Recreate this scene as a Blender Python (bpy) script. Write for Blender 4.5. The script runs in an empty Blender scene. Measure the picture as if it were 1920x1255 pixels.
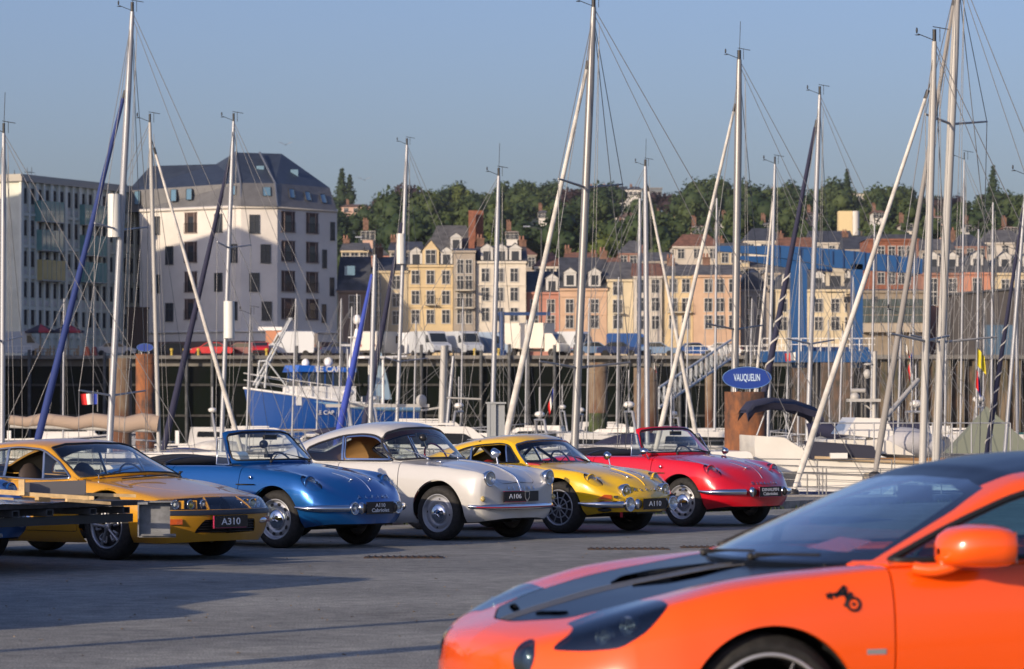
import bpy, math, random
import numpy as np
from mathutils import Vector, Matrix
random.seed(7)
R = math.radians
scene = bpy.context.scene
C = scene.collection
# ---------------------------------------------------------------- camera, sky, sun, exposure
FPX, CXP, YH, CH = 6800.0, 960.0, 770.0, 1.4      # focal length and horizon of the 1920 px photograph, eye height
cam_data = bpy.data.cameras.new('camera')
cam = bpy.data.objects.new('camera', cam_data); C.objects.link(cam)
cam.location = (0, 0, CH); cam.rotation_euler = (R(90), 0, 0)
cam_data.sensor_width = 36; cam_data.lens = 36 * FPX / 1920
cam_data.shift_y = (YH - 627.5) / 1920
cam_data.clip_start = 0.5; cam_data.clip_end = 12000
cam_data.dof.use_dof = True; cam_data.dof.focus_distance = 38.5; cam_data.dof.aperture_fstop = 6.8
scene.camera = cam
SUN_AZ, SUN_EL = 39.0, 15.0                        # degrees to the left of straight behind the camera, elevation
to_sun = Vector((-math.sin(R(SUN_AZ)) * math.cos(R(SUN_EL)), -math.cos(R(SUN_AZ)) * math.cos(R(SUN_EL)), math.sin(R(SUN_EL))))
world = bpy.data.worlds.new('World'); scene.world = world; world.use_nodes = True
wn = world.node_tree.nodes; wl = world.node_tree.links
for n in list(wn): wn.remove(n)
wo = wn.new('ShaderNodeOutputWorld'); bg = wn.new('ShaderNodeBackground'); sky = wn.new('ShaderNodeTexSky')
sky.sky_type = 'NISHITA'; sky.sun_disc = False; sky.sun_elevation = R(SUN_EL)
sky.sun_rotation = math.atan2(to_sun.x, to_sun.y)
sky.air_density = 1.0; sky.dust_density = 2.4; sky.ozone_density = 1.6; sky.altitude = 0
bg.inputs['Strength'].default_value = 0.127
tint = wn.new('ShaderNodeMix'); tint.data_type = 'RGBA'; tint.blend_type = 'MULTIPLY'; tint.inputs[0].default_value = 1; tint.inputs[7].default_value = (.80, .87, 1.27, 1)
wl.new(sky.outputs[0], tint.inputs[6]); wl.new(tint.outputs[2], bg.inputs[0]); wl.new(bg.outputs[0], wo.inputs[0])
sd = bpy.data.lights.new('sun', 'SUN'); sd.energy = 5.0; sd.angle = R(0.5); sd.color = (1.0, 0.81, 0.60)
sun = bpy.data.objects.new('sun', sd); C.objects.link(sun); sun.rotation_euler = to_sun.to_track_quat('Z', 'Y').to_euler()
scene.view_settings.view_transform = 'Standard'; scene.view_settings.look = 'None'
scene.view_settings.exposure = 0.0; scene.view_settings.gamma = 1.0; scene.view_settings.use_curve_mapping = False
scene.render.engine = 'CYCLES'

def P(px, py, d):                                  # a point seen at photo pixel (px, py), d metres away
    return Vector(((px - CXP) * d / FPX, d, CH + (YH - py) * d / FPX))
def XX(px, d): return (px - CXP) * d / FPX
def ZZ(py, d): return CH + (YH - py) * d / FPX

# ---------------------------------------------------------------- materials
MATS = {}
def srgb(r, g, b):
    f = lambda c: (c / 255 / 12.92) if c / 255 <= 0.04045 else ((c / 255 + 0.055) / 1.055) ** 2.4
    return (f(r), f(g), f(b))
def mat(name, col=(.5, .5, .5), rough=.5, metal=0, coat=0, var=0, scale=3, col2=None, bump=0, bscale=None, spec=.5, detail=4, stretch=None, emit=None, coatr=.03):
    if name in MATS: return MATS[name]
    m = bpy.data.materials.new(name); m.use_nodes = True; nt = m.node_tree; N = nt.nodes; L = nt.links
    b = N['Principled BSDF']; b.inputs['Roughness'].default_value = rough; b.inputs['Metallic'].default_value = metal
    b.inputs['Coat Weight'].default_value = coat; b.inputs['Coat Roughness'].default_value = coatr
    b.inputs['Specular IOR Level'].default_value = spec
    b.inputs['Base Color'].default_value = (*col, 1)
    if emit: b.inputs['Emission Color'].default_value = (*emit[0], 1); b.inputs['Emission Strength'].default_value = emit[1]
    if var or bump:
        tc = N.new('ShaderNodeTexCoord'); mp = N.new('ShaderNodeMapping'); L.new(tc.outputs['Object'], mp.inputs[0])
        if stretch: mp.inputs['Scale'].default_value = stretch
        nz = N.new('ShaderNodeTexNoise'); nz.inputs['Scale'].default_value = scale; nz.inputs['Detail'].default_value = detail; nz.inputs['Roughness'].default_value = .65
        L.new(mp.outputs[0], nz.inputs['Vector'])
        if var:
            cr = N.new('ShaderNodeValToRGB'); c2 = col2 or tuple(c * (1 - var) for c in col); c1 = col if col2 else tuple(min(1, c * (1 + var)) for c in col)
            cr.color_ramp.elements[0].position = .40; cr.color_ramp.elements[1].position = .60
            cr.color_ramp.elements[0].color = (*c2, 1); cr.color_ramp.elements[1].color = (*c1, 1)
            L.new(nz.outputs[0], cr.inputs[0]); L.new(cr.outputs[0], b.inputs['Base Color'])
        if bump:
            bp = N.new('ShaderNodeBump'); bp.inputs['Strength'].default_value = bump; bp.inputs['Distance'].default_value = .02
            src = nz
            if bscale:
                src = N.new('ShaderNodeTexNoise'); src.inputs['Scale'].default_value = bscale; L.new(mp.outputs[0], src.inputs['Vector'])
            L.new(src.outputs[0], bp.inputs['Height']); L.new(bp.outputs[0], b.inputs['Normal'])
    MATS[name] = m; return m
def glass(name, tint=(.75, .82, .82), mixv=.0, rough=.0):
    if name in MATS: return MATS[name]
    m = bpy.data.materials.new(name); m.use_nodes = True; nt = m.node_tree; N = nt.nodes; L = nt.links
    N.remove(N['Principled BSDF']); o = N['Material Output']
    t = N.new('ShaderNodeBsdfTransparent'); t.inputs[0].default_value = (*tint, 1)
    g = N.new('ShaderNodeBsdfGlossy'); g.inputs['Roughness'].default_value = rough; g.inputs[0].default_value = (1, 1, 1, 1)
    lw = N.new('ShaderNodeFresnel'); ge = N.new('ShaderNodeNewGeometry'); io = N.new('ShaderNodeMapRange'); io.inputs[3].default_value = 1.5; io.inputs[4].default_value = 1 / 1.5
    L.new(ge.outputs['Backfacing'], io.inputs[0]); L.new(io.outputs[0], lw.inputs[0])
    mx = N.new('ShaderNodeMixShader')
    mt = N.new('ShaderNodeMath'); mt.operation = 'MULTIPLY_ADD'; mt.inputs[1].default_value = 1.0; mt.inputs[2].default_value = mixv; mt.use_clamp = True
    L.new(lw.outputs[0], mt.inputs[0]); L.new(mt.outputs[0], mx.inputs[0]); L.new(t.outputs[0], mx.inputs[1]); L.new(g.outputs[0], mx.inputs[2]); L.new(mx.outputs[0], o.inputs[0])
    MATS[name] = m; return m
GLASS = glass('car_glass', (.72, .78, .78), .05)
DGLASS = glass('dark_glass', (.25, .3, .3), .12)
LENS = glass('lens_glass', (.93, .95, .95), .03, .03)
BLACK = mat('black_rubber', (.012, .012, .013), .6)
TRIMB = mat('black_trim', (.015, .015, .017), .35)
CHROME = mat('chrome', (.72, .73, .75), .08, 1)
ALU = mat('brushed_aluminium', (.55, .56, .58), .3, 1)
TYRE = mat('tyre_rubber', (.014, .0135, .013), .8, var=.35, scale=25)
DARKIN = mat('dark_interior', (.02, .018, .017), .7)
WHITEP = mat('white_paint', (.75, .75, .73), .4)
PLATEB = mat('black_plate', (.012, .01, .015), .25)

# ---------------------------------------------------------------- mesh building
class MB:
    def __init__(s): s.v = []; s.f = []; s.sm = []
    def add(s, vs, fs, smooth=False):
        o = len(s.v); s.v += [tuple(p) for p in vs]; s.f += [tuple(i + o for i in f) for f in fs]; s.sm += [smooth] * len(fs); return s
    def box(s, c, d, rz=0, M=None):
        hx, hy, hz = d[0] / 2, d[1] / 2, d[2] / 2; ca, sa = math.cos(rz), math.sin(rz); vs = []
        for k in (-hz, hz):
            for x, y in ((-hx, -hy), (hx, -hy), (hx, hy), (-hx, hy)):
                p = Vector((x, y, k))
                if M: p = M @ p
                vs.append((c[0] + p.x * ca - p.y * sa, c[1] + p.x * sa + p.y * ca, c[2] + p.z))
        return s.add(vs, [(3, 2, 1, 0), (4, 5, 6, 7), (0, 1, 5, 4), (1, 2, 6, 5), (2, 3, 7, 6), (3, 0, 4, 7)])
    def tube(s, p0, p1, r0, r1=None, n=8, caps=True, ry=None):
        r1 = r0 if r1 is None else r1; p0 = Vector(p0); p1 = Vector(p1); a = (p1 - p0)
        if a.length < 1e-6: return s
        a.normalize(); up = Vector((0, 0, 1)) if abs(a.z) < .9 else Vector((0, 1, 0)); u = a.cross(up).normalized(); w = a.cross(u)
        vs = []
        for p, r in ((p0, r0), (p1, r1)):
            for i in range(n):
                t = 2 * math.pi * i / n; vs.append(p + u * (math.cos(t) * r) + w * (math.sin(t) * r * (ry or 1)))
        fs = [(i, (i + 1) % n, n + (i + 1) % n, n + i) for i in range(n)]
        s.add(vs, fs, True)
        if caps: s.add(vs[:n], [tuple(range(n))[::-1]]); s.add(vs[n:], [tuple(range(n))])
        return s
    def path(s, pts, r, n=6, closed=False, caps=True, rf=None):
        pts = [Vector(p) for p in pts]; m = len(pts); vs = []; u = None
        for i, p in enumerate(pts):
            if closed: a = pts[(i + 1) % m] - pts[i - 1]
            else: a = pts[min(i + 1, m - 1)] - pts[max(i - 1, 0)]
            a.normalize()
            if u is None:
                up = Vector((0, 0, 1)) if abs(a.z) < .9 else Vector((0, 1, 0)); u = a.cross(up).normalized()
            else:
                u = (u - a * u.dot(a)).normalized()
            w = a.cross(u); rr = rf(i / (m - 1)) * r if rf else r
            for k in range(n):
                t = 2 * math.pi * k / n; vs.append(p + u * (math.cos(t) * rr) + w * (math.sin(t) * rr))
        fs = []
        for i in range(m if closed else m - 1):
            j = (i + 1) % m
            for k in range(n): fs.append((i * n + k, i * n + (k + 1) % n, j * n + (k + 1) % n, j * n + k))
        s.add(vs, fs, True)
        if caps and not closed: s.add(vs[:n], [tuple(range(n))[::-1]]); s.add(vs[-n:], [tuple(range(n))])
        return s
    def lathe(s, prof, o=(0, 0, 0), ax=(0, 0, 1), n=24, smooth=True, close=False):
        a = Vector(ax).normalized(); o = Vector(o); up = Vector((0, 0, 1)) if abs(a.z) < .9 else Vector((1, 0, 0)); u = a.cross(up).normalized(); w = a.cross(u)
        vs = []
        for r, h in prof:
            for i in range(n):
                t = 2 * math.pi * i / n; vs.append(o + a * h + u * (math.cos(t) * r) + w * (math.sin(t) * r))
        m = len(prof); fs = []
        for j in range(m if close else m - 1):
            jj = (j + 1) % m
            for i in range(n): fs.append((j * n + i, j * n + (i + 1) % n, jj * n + (i + 1) % n, jj * n + i))
        return s.add(vs, fs, smooth)
    def ell(s, c, r, n=12, m=8, M=None, lo=-90, hi=90):
        vs = []
        for j in range(m + 1):
            ph = R(lo + (hi - lo) * j / m)
            for i in range(n):
                t = 2 * math.pi * i / n; p = Vector((math.cos(ph) * math.cos(t) * r[0], math.cos(ph) * math.sin(t) * r[1], math.sin(ph) * r[2]))
                if M: p = M @ p
                vs.append(Vector(c) + p)
        fs = [(j * n + i, j * n + (i + 1) % n, (j + 1) * n + (i + 1) % n, (j + 1) * n + i) for j in range(m) for i in range(n)]
        return s.add(vs, fs, True)
    def prism(s, poly, v0, v1, plane='xz'):      # polygon extruded along the third axis
        n = len(poly); mk = {'xz': lambda a, b, c: (a, c, b), 'yz': lambda a, b, c: (c, a, b), 'xy': lambda a, b, c: (a, b, c)}[plane]
        vs = [mk(a, b, v0) for a, b in poly] + [mk(a, b, v1) for a, b in poly]
        return s.add(vs, [tuple(range(n))[::-1], tuple(range(n, 2 * n))] + [(i, (i + 1) % n, n + (i + 1) % n, n + i) for i in range(n)])
    def quad(s, a, b, c, d): return s.add([a, b, c, d], [(0, 1, 2, 3)])
    def mesh(s, name, m=None):
        me = bpy.data.meshes.new(name); me.from_pydata(s.v, [], s.f); me.polygons.foreach_set('use_smooth', s.sm)
        if m: me.materials.append(m)
        me.validate(); me.update(); return me
    def build(s, name, m, parent=None, loc=None, rz=0):
        o = bpy.data.objects.new(name, s.mesh(name, m)); C.objects.link(o)
        if parent: o.parent = parent
        if loc is not None: o.location = loc
        if rz: o.rotation_euler.z = rz
        return o
def tag(o, label=None, cat=None, group=None, kind=None):
    if label: o['label'] = label
    if cat: o['category'] = cat
    if group: o['group'] = group
    if kind: o['kind'] = kind
    return o
def thing(name, label, cat, loc=(0, 0, 0), rz=0, group=None):
    o = bpy.data.objects.new(name, None); C.objects.link(o); o.location = loc; o.rotation_euler = (0, 0, rz); o.empty_display_size = .2
    return tag(o, label, cat, group)
def inst(name, me, parent=None, loc=(0, 0, 0), rot=(0, 0, 0), sc=(1, 1, 1)):
    o = bpy.data.objects.new(name, me); C.objects.link(o); o.location = loc; o.rotation_euler = rot; o.scale = sc
    if parent: o.parent = parent
    return o
def kids(o): return [c for c in list(C.objects) if c.parent == o]
def text_mesh(name, s, size, m, ext=.002, align='CENTER', spacing=1.0):
    cu = bpy.data.curves.new(name, 'FONT'); cu.body = s; cu.size = size; cu.extrude = ext; cu.align_x = align; cu.align_y = 'CENTER'; cu.space_character = spacing
    cu.resolution_u = 3; cu.offset = size * .012
    o = bpy.data.objects.new(name, cu); C.objects.link(o); dg = bpy.context.evaluated_depsgraph_get(); me = bpy.data.meshes.new_from_object(o.evaluated_get(dg))
    bpy.data.objects.remove(o); bpy.data.curves.remove(cu); me.name = name; me.materials.clear(); me.materials.append(m); return me
def frame_rot(right, up):                        # rotation whose local x is right and local y is up (text faces right x up)
    r = Vector(right).normalized(); u = Vector(up); u = (u - r * u.dot(r)).normalized(); n = r.cross(u)
    return Matrix((r, u, n)).transposed().to_euler()
# ---------------------------------------------------------------- ground, water, quays
def ground_mat(name, base, lo, sp):
    m = bpy.data.materials.new(name); m.use_nodes = True; nt = m.node_tree; N = nt.nodes; L = nt.links; b = N['Principled BSDF']; b.inputs['Roughness'].default_value = .9; b.inputs['Specular IOR Level'].default_value = .12
    tc = N.new('ShaderNodeTexCoord')
    def noise(sc, det, rough=.6):
        n = N.new('ShaderNodeTexNoise'); n.inputs['Scale'].default_value = sc; n.inputs['Detail'].default_value = det; n.inputs['Roughness'].default_value = rough; L.new(tc.outputs['Object'], n.inputs['Vector']); return n
    def ramp(src, a, c1, b_, c2):
        r = N.new('ShaderNodeValToRGB'); r.color_ramp.elements[0].position = a; r.color_ramp.elements[0].color = (*c1, 1); r.color_ramp.elements[1].position = b_; r.color_ramp.elements[1].color = (*c2, 1); L.new(src, r.inputs[0]); return r
    def mix(t, f, a, c):
        x = N.new('ShaderNodeMix'); x.data_type = 'RGBA'; x.blend_type = t
        if isinstance(f, float): x.inputs[0].default_value = f
        else: L.new(f, x.inputs[0])
        L.new(a, x.inputs[6])
        if isinstance(c, tuple): x.inputs[7].default_value = (*c, 1)
        else: L.new(c, x.inputs[7])
        return x
    big = ramp(noise(.35, 5).outputs[0], .35, lo, .68, base)
    mid = ramp(noise(5, 6, .7).outputs[0], .3, (.58, .58, .60), .7, (1.34, 1.32, 1.28))
    m1 = mix('MULTIPLY', .8, big.outputs[0], mid.outputs[0])
    vo = N.new('ShaderNodeTexVoronoi'); vo.inputs['Scale'].default_value = 34; L.new(tc.outputs['Object'], vo.inputs['Vector'])
    sp_ = ramp(vo.outputs['Distance'], .10, (1, 1, 1), .22, (0, 0, 0)); vc = N.new('ShaderNodeSeparateColor'); L.new(vo.outputs['Color'], vc.inputs[0]); th = N.new('ShaderNodeMath'); th.operation = 'GREATER_THAN'; th.inputs[1].default_value = .88; L.new(vc.outputs[0], th.inputs[0])
    mu = N.new('ShaderNodeMath'); mu.operation = 'MULTIPLY'; L.new(sp_.outputs[0], mu.inputs[0]); L.new(th.outputs[0], mu.inputs[1]); mu2 = N.new('ShaderNodeMath'); mu2.operation = 'MULTIPLY'; mu2.inputs[1].default_value = sp; L.new(mu.outputs[0], mu2.inputs[0])
    m2 = mix('MIX', mu2.outputs[0], m1.outputs[2], (.42, .40, .36))
    g = ramp(noise(75, 3).outputs[0], .36, (.35, .35, .36), .64, (1.7, 1.68, 1.62)); m3 = mix('MULTIPLY', .85, m2.outputs[2], g.outputs[0])
    st = ramp(noise(.9, 3).outputs[0], .60, (1, 1, 1), .74, (.62, .6, .58)); m4 = mix('MULTIPLY', .8, m3.outputs[2], st.outputs[0]); 
    pv_ = N.new('ShaderNodeTexVoronoi'); pv_.inputs['Scale'].default_value = .22; L.new(tc.outputs['Object'], pv_.inputs['Vector']); ps = N.new('ShaderNodeSeparateColor'); L.new(pv_.outputs['Color'], ps.inputs[0]); pr = ramp(ps.outputs[0], 0, (.86, .86, .87), 1, (1.10, 1.09, 1.07)); m5 = mix('MULTIPLY', 1.0, m4.outputs[2], pr.outputs[0])
    cv = N.new('ShaderNodeTexVoronoi'); cv.feature = 'DISTANCE_TO_EDGE'; cv.inputs['Scale'].default_value = .24; wn_ = noise(1.6, 5); dm = N.new('ShaderNodeVectorMath'); dm.operation = 'MULTIPLY_ADD'; dm.inputs[1].default_value = (.7, .7, .7); L.new(wn_.outputs['Color'], dm.inputs[0]); L.new(tc.outputs['Object'], dm.inputs[2]); L.new(dm.outputs[0], cv.inputs['Vector'])
    ck = ramp(cv.outputs['Distance'], .002, (.35, .34, .33), .007, (1, 1, 1)); m6 = mix('MULTIPLY', .28, m5.outputs[2], ck.outputs[0]); L.new(m6.outputs[2], b.inputs['Base Color'])
    bp = N.new('ShaderNodeBump'); bp.inputs['Strength'].default_value = .55; bp.inputs['Distance'].default_value = .012; L.new(noise(60, 4).outputs[0], bp.inputs['Height']); L.new(bp.outputs[0], b.inputs['Normal'])
    return m
ASPH = ground_mat('asphalt', (.31, .315, .295), (.215, .22, .21), .95)
b = MB(); b.quad((-70, -40, 0), (70, -40, 0), (70, 59, 0), (-70, 59, 0)); quay = b.build('quay_ground', ASPH); tag(quay, kind='structure')
kd = Vector((.585, .811, 0)); kp = Vector((-.2, 46.2, 0))
b = MB()
for i in range(-16, 14):
    c = kp + kd * (i * 1.0); b.box((c.x, c.y, .05), (.985, .2, .10), rz=math.atan2(kd.y, kd.x))
STONE = mat('kerb_stone', (.22, .21, .19), .85, var=.25, scale=6)
kerb = MB().build('kerb', STONE); tag(kerb, kind='structure')
km = MB(); km.box((0, 0, 0), (.985, .18, .12)); kme = km.mesh('kerb_stone', STONE)
for i in range(-16, 14):
    c = kp + kd * (i * 1.0)
    if c.y < 58: inst('kerb_stone', kme, kerb, (c.x, c.y, .05), (0, 0, math.atan2(kd.y, kd.x)))
# paved strip beyond the kerb (4 mm above the asphalt), weeds along it
b = MB(); nrm = Vector((-kd.y, kd.x, 0)); a = kp + kd * -40 + nrm * -.12; e = kp + kd * 14 + nrm * -.12
COP = mat('coping_granite', (.25, .235, .21), .8, var=.25, scale=4)
wall = MB(); wall.box((0, 59.3, -2.2), (140, .6, 4.1)); nw = wall.build('near_quay_wall', mat('near_quay_stone', (.10, .095, .085), .9, var=.3, scale=2)); tag(nw, kind='structure')
cm = MB(); cm.box((0, 0, 0), (1.18, .62, .16)); cme = cm.mesh('coping_stone', COP)
for i in range(-14, 22): inst('coping_stone', cme, nw, (i * 1.2, 59.32, -.06 + random.uniform(-.004, .004)))
random.seed(3)
gm = MB()
for i in range(420):
    t = random.uniform(-12, 12); c = kp + kd * t - nrm * (random.uniform(.08, .16))
    if c.y > 58: continue
    h = random.uniform(.02, .07); a_ = random.uniform(0, 6.28); q = Vector((math.cos(a_), math.sin(a_), 0)) * .012; tip = c + Vector((random.uniform(-.03, .03), random.uniform(-.03, .03), h)); gm.add([c - q, c + q, tip], [(0, 1, 2)])
tag(gm.build('weeds', mat('weed_green', (.06, .09, .025), .8)), kind='stuff')
RUST = mat('rusty_iron_cover', (.06, .03, .016), .8, var=.5, scale=20, col2=(.018, .015, .013))
covers = ((757, 1046, .75), (1178, 1030, .82), (1322, 1027, .5))
for i, (px, py, w) in enumerate(covers):
    d = (CH) * FPX / (py - YH); p = P(px, py, d); b = MB(); b.box((0, 0, .003), (w, .35, .012)); 
    for k in range(int(w / .06)): b.box((-w / 2 + .04 + k * .06, 0, .012), (.02, .30, .012))
    tag(b.build('drain_cover', RUST, None, (p.x, p.y, 0)), ['rusty iron drain cover in the asphalt in front of the white coupe', 'rusty iron drain cover in the asphalt in front of the red cabriolet', 'small drain cover nearest the orange coupe windscreen'][i], 'drain cover', 'drain covers in the asphalt')
# fine litter: leaves and grit
b = MB()
for i in range(240):
    d = random.uniform(18, 40); x = random.uniform(-.14, .1) * d; r = random.uniform(.006, .02) * (.6 if i % 3 else 1); a_ = random.uniform(0, 3); c_, s_ = math.cos(a_) * r, math.sin(a_) * r
    b.add([(x - c_, d - s_, .006), (x + s_, d - c_, .012), (x + c_, d + s_, .007), (x - s_, d + c_, .016)], [(0, 1, 2, 3)])
tag(b.build('ground_litter', mat('dry_leaf', (.22, .16, .09), .8, var=.5, scale=9)), kind='stuff')
# water
wm = bpy.data.materials.new('harbour_water'); wm.use_nodes = True; n_ = wm.node_tree.nodes; l_ = wm.node_tree.links; wb = n_['Principled BSDF']; wb.inputs['Base Color'].default_value = (.012, .022, .018, 1); wb.inputs['Roughness'].default_value = .08; wb.inputs['IOR'].default_value = 1.33
tcw = n_.new('ShaderNodeTexCoord'); nzw = n_.new('ShaderNodeTexNoise'); nzw.inputs['Scale'].default_value = 1.1; nzw.inputs['Detail'].default_value = 5; bpw = n_.new('ShaderNodeBump'); bpw.inputs['Strength'].default_value = .35; bpw.inputs['Distance'].default_value = .12
l_.new(tcw.outputs['Object'], nzw.inputs['Vector']); l_.new(nzw.outputs[0], bpw.inputs['Height']); l_.new(bpw.outputs[0], wb.inputs['Normal'])
WZ = -1.2
b = MB(); b.quad((-400, 59.6, WZ), (400, 59.6, WZ), (400, 356, WZ), (-400, 356, WZ)); tag(b.build('harbour_water', wm), kind='structure')
# far quay
FD = 355.0; FZ = ZZ(668, FD)
fq = MB(); fq.box((0, FD + 60, (FZ - 3) / 2 - .15), (520, 120, FZ + 3)); farq = fq.build('far_quay', mat('quay_paving', (.16, .155, .145), .9, var=.15, scale=.2)); tag(farq, kind='structure')
dk = mat('shaded_algae_wall', (.004, .005, .005), .9, var=.6, scale=.25, col2=(.002, .005, .002), spec=.1, stretch=(1, 1, .4))  # wet algae tone, darkened further for the shade under the jetty
x1 = XX(1480, FD)
b = MB(); b.box(((-80 + x1) / 2, FD - .5, (FZ - 3) / 2 - .5), (x1 + 80, 1.0, FZ + 2.0)); qw = b.build('far_quay_wall', dk); tag(qw, kind='structure')
b = MB(); b.box(((-80 + x1) / 2, FD - .6, FZ - .12), (x1 + 80, 1.3, .34)); b.build('coping', mat('pale_coping', (.16, .155, .145), .9, var=.2, scale=.5), qw)
br = mat('quay_brick', (.13, .085, .06), .9, var=.45, scale=.6, col2=(.05, .045, .035))
b = MB(); b.box(((x1 + 90) / 2, FD - .3, (FZ - 3) / 2 - .5), (90 - x1, .8, FZ + 2.0)); qb = b.build('brick_quay_wall', br); tag(qb, kind='structure')
b = MB(); b.box(((x1 + 90) / 2, FD - .9, FZ - .1), (90 - x1, 2.0, .4)); b.build('coping', mat('pale_coping', (.22, .215, .20), .9), qb)
# fender piles and walings on the far wall
PALE = mat('weathered_concrete', (.075, .08, .085), .85, var=.3, scale=1.2)
pm = MB(); pm.tube((0, 0, -4.5), (0, 0, 4.4), .16, .16, 10); pme = pm.mesh('fender_pile', PALE)
for px in (55, 116, 196, 262, 350, 398, 470, 556, 641, 716, 790, 838, 902, 955, 990, 1040, 1078, 1160, 1218, 1275, 1330, 1400): inst('fender_pile', pme, qw, (XX(px, FD - 1.5), FD - 1.5, FZ - 3.6 + random.uniform(-.5, .4)))
wl_ = MB(); wl_.box((0, 0, 0), (12.2, .18, .22)); wle = wl_.mesh('waling', mat('dull_timber', (.035, .035, .032), .9, var=.3, scale=1))
for i in range(-5, 3):
    for z in (3.9, .9): inst('waling', wle, qw, (i * 12.4 + 4, FD - 1.2, z))
tp = mat('lit_timber_pile', (.17, .13, .085), .9, var=.45, scale=.8, col2=(.05, .05, .03), stretch=(1, 1, .3))
tm = MB(); tm.box((0, 0, 0), (.62, .5, 8.2)); tme = tm.mesh('timber_pile', tp)
px = 1604
while px < 1935:
    inst('timber_pile', tme, qb, (XX(px, FD - 1), FD - 1.2, FZ - 4.4 + random.uniform(-.3, .1))); px += random.choice((22, 25, 28))
b = MB(); b.box((XX(1540, FD), FD - 2, FZ - 4.6), (5.6, 2.2, 7.8)); b.build('brick_pier', br, qb)
# ---------------------------------------------------------------- curved panels cut from a lofted shell
def makima(t, y, q):
    t = np.asarray(t, float); y = np.asarray(y, float); n = len(t); d = np.diff(y) / np.diff(t)
    if n == 2: return y[0] + (q - t[0]) * d[0]
    d = np.concatenate([[3 * d[0] - 2 * d[1] if n > 2 else d[0], 2 * d[0] - d[1]], d, [2 * d[-1] - d[-2], 3 * d[-1] - 2 * d[-2]]])
    w1 = np.abs(d[3:] - d[2:-1]) + np.abs(d[3:] + d[2:-1]) / 2; w2 = np.abs(d[1:-2] - d[:-3]) + np.abs(d[1:-2] + d[:-3]) / 2
    s = w1 + w2; m = np.where(s > 1e-12, (w1 * d[1:-2] + w2 * d[2:-1]) / np.where(s > 1e-12, s, 1), 0)
    i = np.clip(np.searchsorted(t, q, side='right') - 1, 0, n - 2); h = t[i + 1] - t[i]; u = (q - t[i]) / h
    return (1 + 2 * u) * (1 - u) ** 2 * y[i] + u * (1 - u) ** 2 * h * m[i] + u * u * (3 - 2 * u) * y[i + 1] + u * u * (u - 1) * h * m[i + 1]
def loft(G, nu, nv):                               # G rows x cols x 3 -> nu x nv x 3
    G = np.array(G, float)
    def par(A):
        c = np.linalg.norm(np.diff(A, axis=0), axis=2).mean(axis=1); return np.concatenate([[0], np.cumsum(np.maximum(c, 1e-3))])
    def dens(t, n):                                # n samples spread evenly, always through the knots
        q = np.linspace(0, t[-1], n)
        for k in t[1:-1]: q[np.argmin(abs(q - k))] = k
        return np.sort(q)
    tr = par(G); qr = dens(tr, nu)
    A = np.stack([np.stack([makima(tr, G[:, c, k], qr) for k in range(3)], -1) for c in range(G.shape[1])], 1)
    tc = par(np.swapaxes(G, 0, 1)); qc = dens(tc, nv)
    return np.stack([np.stack([makima(tc, A[r, :, k], qc) for k in range(3)], -1) for r in range(nu)], 0)
def sd_poly(poly, X, Y, r=0.0):
    poly = np.array(poly, float); d = np.full(X.shape, 1e9); s = np.ones(X.shape); n = len(poly); j = n - 1
    for i in range(n):
        ex, ey = poly[j] - poly[i]; wx = X - poly[i][0]; wy = Y - poly[i][1]; h = np.clip((wx * ex + wy * ey) / (ex * ex + ey * ey), 0, 1)
        bx = wx - ex * h; by = wy - ey * h; d = np.minimum(d, bx * bx + by * by)
        c1 = Y >= poly[i][1]; c2 = Y < poly[j][1]; c3 = ex * wy > ey * wx
        s = np.where((c1 & c2 & c3) | (~c1 & ~c2 & ~c3), -s, s); j = i
    return s * np.sqrt(d) - r
def rpoly(poly, rad, n=5):                         # polygon with rounded corners
    out = []; m = len(poly)
    for i in range(m):
        p = Vector(poly[i]).to_2d(); a = Vector(poly[i - 1]).to_2d(); b = Vector(poly[(i + 1) % m]).to_2d(); rr = rad[i] if isinstance(rad, (list, tuple)) else rad
        la = (a - p).length; lb = (b - p).length; k = min(rr, la * .49, lb * .49); pa = p + (a - p) / la * k; pb = p + (b - p) / lb * k
        for t in range(n + 1):
            q = t / n; out.append(tuple(pa * (1 - q) ** 2 + p * 2 * q * (1 - q) + pb * q * q))
    return out
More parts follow.
